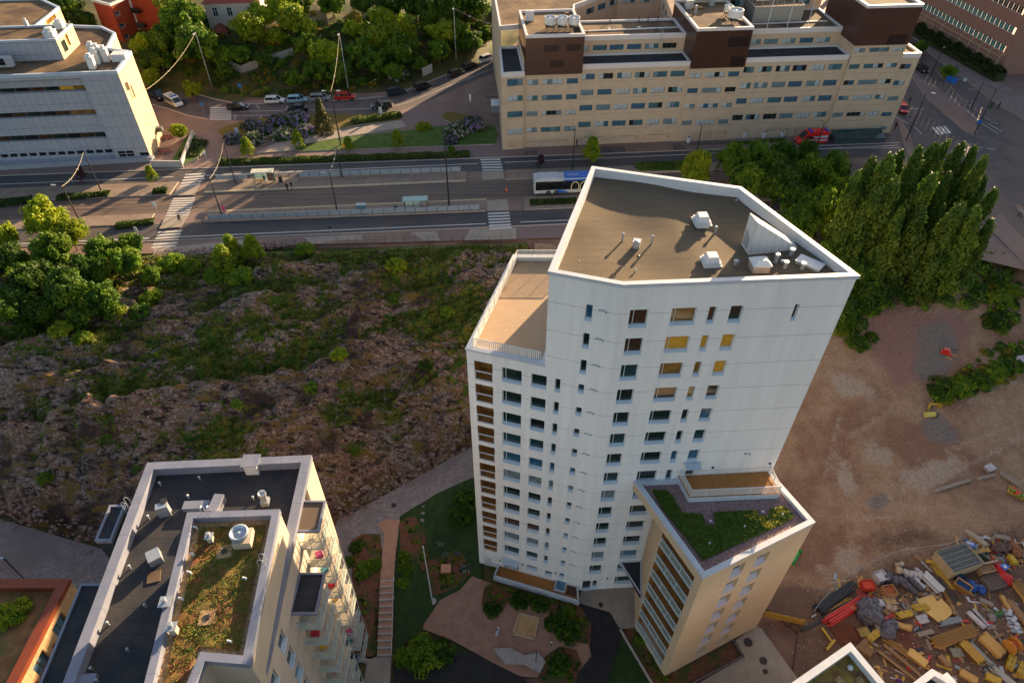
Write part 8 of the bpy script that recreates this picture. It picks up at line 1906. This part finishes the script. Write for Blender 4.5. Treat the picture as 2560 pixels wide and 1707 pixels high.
def planks(label,a,b,w_,h,mat,n=6,lay=3,group=GT,name='plank_stack',bear=True,seed=1,cat='timber stack'):
    c,L_,an=span(a,b);rg=random.Random(seed+int(a[0]));r=thing(name,label,cat,c,an,group);mb=MB();z=.12 if bear else .02
    for j in range(lay):
        for i in range(n):
            l=L_*rg.uniform(.9,1.);mb.box((rg.uniform(-.04,.04)*L_,-w_/2+w_*(i+.5)/n+rg.uniform(-.01,.01),z+h*j/lay),(l,w_/n*.93,h/lay*.92),rg.uniform(-.006,.006))
    obj('planks',mb,mat,r,world=False)
    if bear:
        for x in (-.35,.35):mb=MB();mb.box((L_*x,0,0),(.12,w_*1.05,.12));obj('bearer',mb,m_oldw,r,world=False)
    return r
def tubes(label,a,b,w_,n,rad,mat,group=GP,name='pipe_bundle',lay=2,seed=2,fan=0.,cat='pipes'):
    c,L_,an=span(a,b);rg=random.Random(seed+int(a[1]));r=thing(name,label,cat,c,an,group);mb=MB()
    for j in range(lay):
        for i in range(n-j):
            y=-w_/2+w_*(i+.5+j*.5)/n;l=L_*rg.uniform(.8,1.);o=rg.uniform(-.05,.05)*L_;k=rg.uniform(-fan,fan);z=rad+.05+j*rad*1.8
            mb.tube((-l/2+o,y-k*l/2,z),(l/2+o,y+k*l/2,z+rg.uniform(0,.05)),rad,6)
    obj('tubes',mb,mat,r,world=False);mb=MB()
    for x in (-.3,.3):mb.box((L_*x,0,0),(.1,w_*1.1,.06))
    obj('bearer',mb,m_oldw,r,world=False);return r
def heap(label,u,v,rx,ry,h,mat,n=4,name='tarpaulin_heap',seed=3,group=GB,cat='covered goods',an=.3):
    p=G(u,v);rg=random.Random(seed+int(u));r=thing(name,label,cat,p,an,group);mb=MB()
    for i in range(n):mb.blob((rg.uniform(-.5,.5)*rx,rg.uniform(-.5,.5)*ry,h*.35),(rx*rg.uniform(.35,.6),ry*rg.uniform(.35,.6),h*rg.uniform(.5,.75)),seed+i,0,3,.45,1.3)
    obj('cover',mb,mat,r,world=False,smooth=True);mb=MB()
    for k in range(2):mb.path([(-rx*.8,(k-.5)*ry*.6,.1),(-rx*.3,(k-.5)*ry*.6,h*.8),(rx*.3,(k-.5)*ry*.6,h*.8),(rx*.8,(k-.5)*ry*.6,.1)],.02,4)
    obj('strap',mb,m_blp,r,world=False);return r
def pallet(label,u,v,an,mat,w_=1.2,d_=.9,st=2,name='pallet',group='loose pallets',load=None):
    p=G(u,v);r=thing(name,label,'pallet',p,an,group);mb=MB();mr_=MB()
    for k in range(st):
        z=.16*k
        for i in range(6):mb.box((-w_/2+w_*(i+.5)/6,0,z+.11),(w_/6*.72,d_,.035))
        for y in (-d_/2+.06,0,d_/2-.06):mr_.box((0,y,z),(w_,.1,.11))
    obj('slats',mb,mat,r,world=False);obj('runners',mr_,m_oldw,r,world=False)
    if load:obj(load[0],load[1],load[2],r,world=False)
    return r
planks('bright pine plank stack lying nearly level, the longest of the group at lower right',(2330,1612),(2436,1574),1.35,.5,m_pine,8,3)
planks('pine plank stack leaning to the right edge, parallel to the yellow one',(2449,1590),(2503,1641),1.4,.55,m_pine,8,3)
planks('deep yellow plank stack between the level stack and the steel tubes',(2400,1607),(2450,1660),1.2,.5,M('golden_planks',(.52,.30,.05),(.40,.22,.04),sc_=3,lines=[('Y',.2,.04,(.15,.08,.02))]),6,3)
planks('long row of pale boards pointing to the grey roof corner',(2209,1596),(2320,1672),.7,.25,m_pine,4,2);planks('thin brown boards beside the sedum roof corner',(2190,1627),(2285,1700),.35,.2,m_oldw,3,2);planks('second row of brown boards, just right of the first',(2205,1610),(2300,1690),.4,.18,m_oldw,3,1)
planks('plywood sheets laid on the row of pale boards',(2268,1629),(2314,1664),1.1,.35,m_ply,1,4)
for i,(u,v,a_,l_) in enumerate(((2322,1513,.25,'left plywood sheet of the overlapping pair in the middle of the stores'),(2352,1527,.55,'right plywood sheet of the overlapping pair in the middle of the stores'),(2335,1540,-.9,'small plywood sheet below the overlapping pair'))):
    p=G(u,v);r=thing('plywood_sheet',l_,'plywood',p,a_,'plywood sheets');mb=MB();s_=2.3 if i<2 else 1.4;mb.box((0,0,.25+.05*i),(s_,s_*.8,.06));obj('sheet',mb,m_ply,r,world=False);mb=MB();mb.box((0,0,0),(s_*.9,.15,.25));obj('support',mb,m_oldw,r,world=False)
planks('long planks along the right frame edge of the stores',(2532,1455),(2590,1530),1.1,.5,m_pine,6,3);planks('reddish brown planks under the right edge stack',(2515,1500),(2580,1580),.8,.4,m_oldw,5,2);planks('grey boards crossing at the top of the stores beside the blue sign',(2408,1316),(2462,1370),.6,.25,M('grey_boards',(.30,.24,.19),(.36,.29,.23),sc_=3,stretch=(.3,5,1)),4,1);planks('single plank leaning in front of the plywood',(2280,1510),(2345,1478),.3,.12,m_greyw,2,1);planks('short upright yellow planks at the plywood right side',(2352,1470),(2380,1524),.35,.25,m_pine,3,2);planks('pair of boards right of the bright plank stacks',(2475,1598),(2508,1585),.25,.12,m_oldw,2,1);planks('small plank bundle at the upper right end of the stores',(2520,1390),(2532,1415),.6,.6,m_yel,3,3);planks('light boards lying above the red tarpaulin',(2535,1380),(2590,1400),.4,.2,m_greyw,3,1)
planks('thick timber balks at the left of the upper row',(2334,1231),(2430,1199),.45,.35,m_greyw,2,1,name='timber_balk',group='timber balks on the open ground');planks('timber balk beside the white pallet',(2440,1201),(2486,1188),.4,.35,m_greyw,2,1,name='timber_balk',group='timber balks on the open ground');planks('timber balk right of the white pallet',(2498,1181),(2544,1218),.5,.35,m_greyw,2,1,name='timber_balk',group='timber balks on the open ground')
planks('yellow frame boards left of the rust coloured bars',(2053,1570),(2078,1606),.25,.2,m_yel,2,1);planks('yellow crossed boards above the sedum roof corner',(2064,1626),(2086,1600),.3,.2,m_yel,2,1)
tubes('grey scaffold tubes in the middle of the timber stores',(2345,1560),(2402,1548),.9,8,.04,m_steel,lay=3,fan=.03);tubes('scaffold tubes between the golden and the right plank stack',(2425,1607),(2478,1662),.55,7,.04,m_steel,lay=3,fan=.02);tubes('fanned scaffold tubes near the lower right corner',(2478,1665),(2560,1735),.9,9,.04,m_steel,lay=2,fan=.04)
tubes('bright red plastic pipes fanned out on the left of the stores',(2060,1560),(2170,1492),1.3,9,.075,m_redp,lay=3,fan=.035);tubes('black plastic pipes along the wire fence',(2038,1528),(2132,1465),1.3,9,.09,m_blp,lay=3,fan=.02);tubes('brick red pipes on top of the black ones',(2054,1532),(2138,1470),.35,2,.1,m_orp,lay=1);tubes('yellow tubes between red and black pipes',(2062,1538),(2132,1492),.5,3,.06,m_yel,lay=1,fan=.03);tubes('second set of black pipes under the red pipes',(2052,1548),(2150,1492),.6,4,.08,m_blp,lay=1,fan=.03);tubes('thin black pipe reaching to the wing corner',(1997,1580),(2060,1548),.2,2,.08,m_blp,lay=1);tubes('white pipe stub at the left tip of the stores',(2027,1544),(2040,1536),.15,1,.1,m_wrap,lay=1)
tubes('silver ducts beside the white bags',(2305,1435),(2352,1482),1.3,4,.17,m_metal,lay=2,fan=.02);tubes('yellow scaffold rails right of the silver ducts',(2328,1405),(2378,1475),.9,5,.06,m_yel,lay=1,fan=.06);tubes('black and green poles under the yellow rails',(2340,1440),(2392,1506),.9,6,.06,m_blp,lay=2,fan=.05);tubes('grey poles leaning by the crate',(2300,1400),(2330,1432),.3,2,.06,m_steel,lay=1,fan=.05);tubes('yellow black beams at the top of the stores',(2312,1402),(2345,1408),.5,3,.08,m_yel,lay=1)
tubes('white and violet profiles on bearers',(2418,1530),(2462,1572),.6,4,.09,M('white_profile',(.5,.48,.52)),lay=2);tubes('second set of pale profiles to the right',(2430,1520),(2470,1565),.35,2,.09,M('pale_grey_profile',(.4,.38,.40)),lay=1)
tubes('rust coloured reinforcement bars left of the tarpaulins',(2095,1560),(2130,1610),2.6,22,.03,m_rebar,lay=3,fan=.25,name='rebar_heap',cat='reinforcement bars');tubes('rusty bars crossing the reinforcement heap',(2080,1590),(2150,1580),2.0,14,.03,m_rebar,lay=2,fan=.3,name='rebar_heap',cat='reinforcement bars')
heap('big dark grey tarpaulin heap in the middle left of the stores',2160,1535,2.2,1.9,1.3,m_tarp,7);heap('dark tarpaulin heap right of and below the big one',2222,1578,1.7,1.3,.9,m_tarp,5,seed=8);heap('dark cushion like bags above the big tarpaulin heap',2175,1508,1.1,.8,.8,m_tarp,4,seed=12);heap('violet grey tarpaulin over goods beside the white crate',2225,1450,1.2,1.2,1.1,m_tarp,4,seed=15);heap('rolled dark membranes in the centre of the stores',2262,1470,.7,1.6,1.0,m_tarp,5,seed=17,an=.5);heap('second roll of dark membranes right of the first',2285,1462,.5,1.4,.8,m_tarp,4,seed=18,an=.5)
heap('ochre and white sacks at the upper edge of the stores',2246,1420,.9,.8,.9,M('ochre_sack',(.40,.28,.12),(.5,.45,.4),sc_=1),3,seed=20,name='sack_pile',cat='sacks');heap('white plastic wrapped bale left of the long white rolls',2262,1437,.6,.8,.9,m_wrap,3,seed=22,name='sack_pile',cat='sacks');heap('long white insulation rolls, upper pair',2286,1445,.5,1.1,.8,m_wrap,3,seed=25,name='sack_pile',cat='sacks');heap('white insulation roll right of the upper pair',2296,1438,.5,1.,.8,m_wrap,3,seed=26,name='sack_pile',cat='sacks');heap('low white roll with grey pattern beside the silver ducts',2299,1468,.8,.5,.6,m_wrap,3,seed=27,name='sack_pile',cat='sacks')
heap('torn white and black sheeting above the plywood',2195,1505,.9,.7,.6,m_wrap,4,seed=30,name='sack_pile',cat='sacks');heap('crumpled beige sheeting right of the tarpaulin heap',2228,1522,.9,.6,.6,M('beige_sheeting',(.42,.32,.25),(.3,.22,.17),sc_=2),4,seed=32,name='sack_pile',cat='sacks')
heap('red tarpaulin bundle with blue white mark at the right of the stores',2508,1440,.9,1.5,.9,m_redt,4,seed=35,an=.45);heap('bright blue tarpaulin on the ground in front of the crate',2434,1470,1.2,1.1,.7,m_bluet,4,seed=37);heap('dark blue tarpaulin between crate and blue one',2402,1450,.7,1.,.8,M('navy_tarp',(.01,.03,.08),rough=.4),3,seed=38)
heap('black green sheeting heap at the upper right of the stores',2450,1395,1.3,.9,.7,M('black_green_sheet',(.02,.03,.022),(.05,.06,.04),sc_=2),5,seed=40);heap('mixed dark scrap heap near the right frame edge',2500,1368,1.6,1.,.7,M('scrap_dark',(.06,.04,.035),(.16,.10,.08),sc_=3),7,seed=42);heap('orange brown scrap heap at the right frame edge',2535,1375,1.,1.,.7,M('scrap_orange',(.35,.13,.05),(.15,.07,.05),sc_=3),6,seed=44);heap('small violet sheet near the bottom edge',2245,1700,.5,.4,.3,M('violet_sheet',(.12,.05,.25)),2,seed=46);heap('grey rag heap left of the wrapped rolls',2480,1545,.8,.7,.4,M('grey_rags',(.25,.23,.22),(.12,.11,.11),sc_=3),5,seed=48);heap('green garden hose heap among the rags',2498,1535,.7,.6,.25,M('hose_green',(.03,.16,.05),(.10,.08,.05),sc_=3),5,seed=49)
for i,(a,b,w_,mt,l_) in enumerate((((2140,1625),(2165,1600),.5,m_oldw,'short brown planks left of the yellow ribbed block'),((2235,1560),(2275,1575),.6,m_pine,'short pine planks above the silver wrapped pallet'),((2290,1590),(2330,1580),.5,m_greyw,'grey planks between silver pallet and level pine stack'),((2345,1640),(2372,1668),.6,m_oldw,'brown planks right of the plywood sheets on boards'),((2395,1680),(2440,1705),.9,m_pine,'pine stack at the bottom edge right of the white skylight'),((2460,1690),(2500,1707),.8,m_yel,'yellow boards at the bottom edge, right part'),((2385,1540),(2375,1512),.4,m_oldw,'brown boards between scaffold tubes and plywood'),((2445,1500),(2480,1515),.5,m_greyw,'grey boards in front of the grey skip'),((2500,1490),(2520,1525),.5,m_pine,'pine boards left of the right edge stack'),((2120,1520),(2160,1530),.4,m_yel,'yellow boards beside the red pipes end'),((2185,1560),(2200,1585),.5,m_greyw,'grey boards between the two tarpaulin heaps'),((2300,1400),(2280,1390),.5,m_oldw,'brown boards at the fence above the white sacks'),((2430,1385),(2470,1375),.6,m_pine,'pine slats behind the road barrier board'),((2480,1340),(2520,1350),.5,m_greyw,'grey slats at the far upper right of the stores'))):
    planks(l_,a,b,w_,.35,mt,5,3,seed=40+i)
# black hose loop
for i,(u,v,a_,mt,l_,st_) in enumerate(((2158,1582,.25,M('yellow_wood',(.45,.33,.1),(.36,.25,.08),sc_=3,lines=[('X',.18,.05,(.14,.09,.03))]),'yellowish pallets below the big tarpaulin heap',3),(2162,1628,-.7,m_oldw,'reddish brown pallet at the tip of the sedum roof corner',4),(2211,1552,.15,M('pink_red_wood',(.55,.15,.13),(.4,.1,.09),sc_=3),'pink red pallet lying on the tarpaulins',1),(2279,1526,-.7,m_greyw,'grey pallet left of the plywood sheets',2),(2390,1632,.1,M('grey_green_wood',(.28,.27,.22),(.2,.19,.15),sc_=3),'grey open frame pallet left of the golden planks',2),(2304,1549,.2,m_wrap,'silver wrapped pallet below the yellow boards',2),(2471,1174,.4,m_wrap,'white pallet between the timber balks',4),(2222,1503,.15,M('tan_wood',(.45,.33,.18)),'tan pallet under the brown crate',3))):
    pallet(l_,u,v,a_,mt,1.3,1.0,st_)
pallet('wrapped pallet holding six white rolls near the right edge',2530,1552,1.45,m_metal,3.0,1.2,1,load=('rolls',(lambda m:[m.lathe((x,y,.15),[(.08,0),(.24,0),(.24,.28),(.08,.28)],14) for x,y in ((-1.,.1),(-.5,-.2),(-.05,.05),(.25,-.25),(.75,.15),(1.1,-.05))] and m)(MB()),m_wrap))
for u,v,a_,l_ in ((2258,1538,.2,'yellow formwork block left of the grey pallet'),(2297,1521,.1,'small yellow formwork block right of the grey pallet'),(2181,1592,.55,'yellow ribbed cylinder like block below the tarpaulins'),(2524,1658,.85,'yellow wrapped block at the lower right edge'),(2552,1676,.8,'second yellow wrapped block in the lower right corner')):
    p=G(u,v);r=thing('formwork_block',l_,'formwork',p,a_,'yellow formwork blocks');mb=MB();[mb.box((0,-.38+.11*(i+.5),.1+.0),(rg.uniform(1.7,2.05),.1,rg.uniform(.38,.5))) for rg in [random.Random(u)] for i in range(7)];obj('block',mb,m_yel,r,world=False);mb=MB()
    for x in (-.7,0,.7):mb.box((x,0,.52),(.05,.8,.03))
    obj('strap',mb,m_blp,r,world=False)
p=G(2522,1620);r=thing('cable_drum','orange brown cable drum near the lower right corner','cable drum',p,.4);mb=MB();mb.tube((-.45,0,.85),(.45,0,.85),.45,16);obj('core',mb,m_orp,r,world=False)
for x in (-.5,.5):mb=MB();mb.tube((x-.04,0,.85),(x+.04,0,.85),.85,20);obj('flange',mb,M('orange_wood',(.50,.22,.04),(.4,.17,.04),sc_=3),r,world=False)
def crate(label,u,v,an,w_,d_,h,mat,inner,name='open_crate',mesh=False,group='crates on the building site'):
    p=G(u,v);r=thing(name,label,'crate',p,an,group);mb=MB();t=.08
    for c in (((0,-d_/2,0),(w_,t,h)),((0,d_/2,0),(w_,t,h)),((-w_/2,0,0),(t,d_,h)),((w_/2,0,0),(t,d_,h)),((0,0,.02),(w_,d_,.06))):mb.box(*c)
    obj('walls',mb,mat,r,world=False);mb=MB();mb.box((0,0,.08),(w_-.2,d_-.2,h*.75));obj('contents',mb,inner,r,world=False)
    if mesh:
        mb=MB()
        for i in range(14):mb.box((-w_/2+w_*(i+.5)/14,0,h+.03),(.03,d_,.03))
        for i in range(5):mb.box((0,-d_/2+d_*(i+.5)/5,h+.06),(w_,.05,.03))
        obj('mesh_cover',mb,m_steel,r,world=False)
    return r
crate('large timber crate covered with steel mesh in the upper part of the stores',2386,1408,.30,4.6,3.0,1.6,M('crate_boards',(.40,.32,.2),(.33,.26,.17),sc_=2,lines=[('X',.3,.04,(.15,.12,.08))]),M('green_grey_contents',(.05,.07,.06),(.12,.11,.09),sc_=3),mesh=True)
crate('white plastic crate beside the violet grey tarpaulin',2197,1447,.35,1.3,1.2,1.0,m_wrap,m_wrap);crate('brown box with reddish lid below the white crate',2217,1484,.15,1.4,1.2,1.1,M('brown_crate',(.33,.17,.08)),M('red_brown_lid',(.28,.08,.03)));crate('red plastic crate at the end of the pipes',2165,1468,.05,1.4,1.1,.9,M('red_crate',(.45,.04,.02)),M('red_crate_in',(.5,.06,.03)));crate('slatted wooden crate beside the red tarpaulin',2458,1428,.2,1.8,1.1,1.0,M('slatted_wood',(.38,.25,.13),lines=[('Z',.15,.04,(.1,.06,.03))]),m_oldw);crate('blue walled tray with plank below the large crate',2402,1470,-.8,1.7,1.1,.9,m_pine,M('navy_tray',(.01,.04,.12)));crate('grey metal skip next to the slatted crate',2480,1458,.25,2.2,1.6,.7,M('grey_skip',(.15,.12,.10)),M('skip_inside',(.10,.07,.055)))
p=G(2465,1416);r=thing('road_barrier','white road barrier board with red stripes beside the crates','barrier',p,.2);mb=MB();mb.box((0,0,.9),(2.0,.06,.45));obj('board',mb,M('barrier_white_red',(.6,.55,.5),lines=[('X',.4,.16,(.5,.05,.03),.6)]),r,world=False)
for x in (-.8,.8):mb=MB();mb.box((x,0,0),(.08,.3,1.0));obj('leg',mb,m_steel,r,world=False)
p=G(2421,1364);r=thing('road_sign','blue white road sign lying on the timber at the top of the stores','road sign',p,-.5);mb=MB();mb.box((0,0,.5),(1.1,.8,.05));obj('sign_plate',mb,sb_,r,world=False);mb=MB();mb.box((0,.0,.552),(.8,.16,.01));mb.box((0,.22,.552),(.8,.1,.01));obj('symbol',mb,sw_,r,world=False);mb=MB();mb.tube((.3,-.2,.45),(2.4,-1.0,.3),.04,6);obj('post',mb,m_steel,r,world=False)
p=G(2506,1428);r=thing('mark_board','small blue board with white mark lying on the red tarpaulin','sign',p+Vector((0,.2,.85)),.45);mb=MB();mb.box((0,0,0),(.9,.7,.04));obj('sign_plate',mb,sb_,r,world=False);mb=MB();mb.box((0,0,.045),(.4,.35,.01),.78);obj('symbol',mb,sw_,r,world=False)
# wire fence round the stores
fpx=[(2023,1545),(2045,1515),(2083,1473),(2150,1430),(2219,1398),(2285,1386),(2350,1379),(2400,1362)]
q=[G(*p) for p in fpx];r=thing('site_fence','sagging grey wire fence along the upper edge of the building stores','fence',q[0]);mb=MB();mw_=MB()
for a,b in zip(q,q[1:]):
    for i in range(2):c=a.lerp(b,i/2);obj('post',MB().tube(c,c+Vector((0,0,1.8)),.035,6),m_steel,r)
    for zz in (.1,1.0,1.8):mw_.tube(a+Vector((0,0,zz)),b+Vector((0,0,zz)),.03 if zz>1.5 else .012,5)
obj('wires',mw_,m_steel,r)
a,b=G(1908,1540),G(2008,1562);r=thing('board_fence','yellow orange board screen between the wing corner and the pipes','fence',(a+b)/2,math.atan2((b-a).y,(b-a).x));L_=(b-a).length;mb=MB();mb.box((0,0,.05),(L_,.06,1.25));obj('boards',mb,M('orange_yellow_board',(.52,.30,.05),(.45,.24,.04),sc_=1.5),r,world=False);mb=MB()
for i in range(5):mb.box((-L_/2+L_*i/4,.06,0),(.08,.06,1.3))
obj('posts',mb,m_oldw,r,world=False)
# machines and odd pieces on the open ground
p=G(2330,1018);r=thing('excavator_bucket','yellow excavator bucket arm lying on the bare ground','machine part',p,.3);mb=MB();mb.path([(-1.1,-.3,.3),(-.3,.3,.55),(.9,0,.35)],.16,8);obj('arm',mb,m_yel,r,world=False);mb=MB();mb.prism([(.8,-.4),(1.4,-.4),(1.4,.4),(.8,.4)],0,.5);obj('bucket',mb,M('dark_yellow',(.35,.22,.02)),r,world=False)
p=G(2322,1040);r=thing('roller_drum','yellow roller drum on the edge of the grey gravel patch','machine part',p,.1);mb=MB();mb.tube((-.7,0,.4),(.7,0,.4),.4,16);obj('drum',mb,M('pale_yellow_drum',(.5,.42,.1)),r,world=False);mb=MB();mb.box((.8,0,.1),(.15,.9,.6));obj('bracket',mb,m_dkmetal,r,world=False)
p=G(2364,884);r=thing('red_compactor','small red compactor machine with planks on the red dirt','machine',p,-.5);mb=MB();mb.box((0,0,.1),(1.5,.8,.3));mb.box((-.1,0,.4),(.8,.6,.5));obj('body',mb,m_redp,r,world=False);mb=MB();mb.path([(.4,-.3,.6),(1.2,-.3,1.1),(1.2,.3,1.1),(.4,.3,.6)],.04,6);obj('handle',mb,m_dkmetal,r,world=False)
for u,v,a_,l_ in ((2383,888,-.75,'right plank beside the red compactor'),(2370,895,-.6,'left plank beside the red compactor')):
    planks(l_,(u-9,v-6),(u+9,v+6),.3,.08,m_pine,2,1,group='planks beside the compactor',name='loose_plank',bear=False,cat='plank')
heap('pale pink and green sheets at the right frame edge',2548,912,1.5,1.3,1.1,M('pink_white_sheet',(.55,.42,.5),(.5,.5,.48),sc_=1.5),4,seed=60)
pallet('pallet with red and green packages at the right edge',2542,1236,-.7,m_yel,2.4,1.4,2,load=('packages',B_(((-.7,.2,.33),(.6,.6,.3)),((0,-.2,.33),(.6,.7,.35)),((.7,.1,.33),(.5,.6,.3))),M('red_green_packages',(.55,.05,.04),(.05,.35,.08),sc_=1.8,lo=.49,hi=.51)))
p=G(1985,1395);r=thing('green_chute','green plastic chute piece behind the wing corner','chute',p,.9);mb=MB();mb.box((0,0,0),(2.0,.7,.7),0,0,.8);obj('shell',mb,M('green_plastic',(.02,.25,.05),(.03,.35,.08),sc_=2),r,world=False);mb=MB();mb.box((1.0,0,.2),(.1,.9,.7));obj('rim',mb,M('green_plastic',(.02,.25,.05)),r,world=False)
# small scrap and offcuts littering the earth between the stores (one uncountable mass)
rg=random.Random(21);sc_m=[m_oldw,m_greyw,m_wrap,m_blp,m_yel,m_steel,m_redp,m_pine];mb=MB()
for i in range(620):
    u,v=rg.choice(((rg.uniform(2170,2560),rg.uniform(1480,1700)),(rg.uniform(2390,2560),rg.uniform(1340,1420)),(rg.uniform(2080,2400),rg.uniform(1440,1540))))
    p=G(u,v);mb.box((p.x,p.y,p.z-.02),(rg.uniform(.15,1.6),rg.uniform(.06,.4),rg.uniform(.04,.14)),rg.uniform(0,3.1),rg.choice((0,0,1,1,2,3,4,5,6,7,7)))
o=obj('scrap_litter',mb,sc_m);tag(o,'small offcuts, wrappers and scrap littering the churned earth between the stores','litter',kind='stuff')
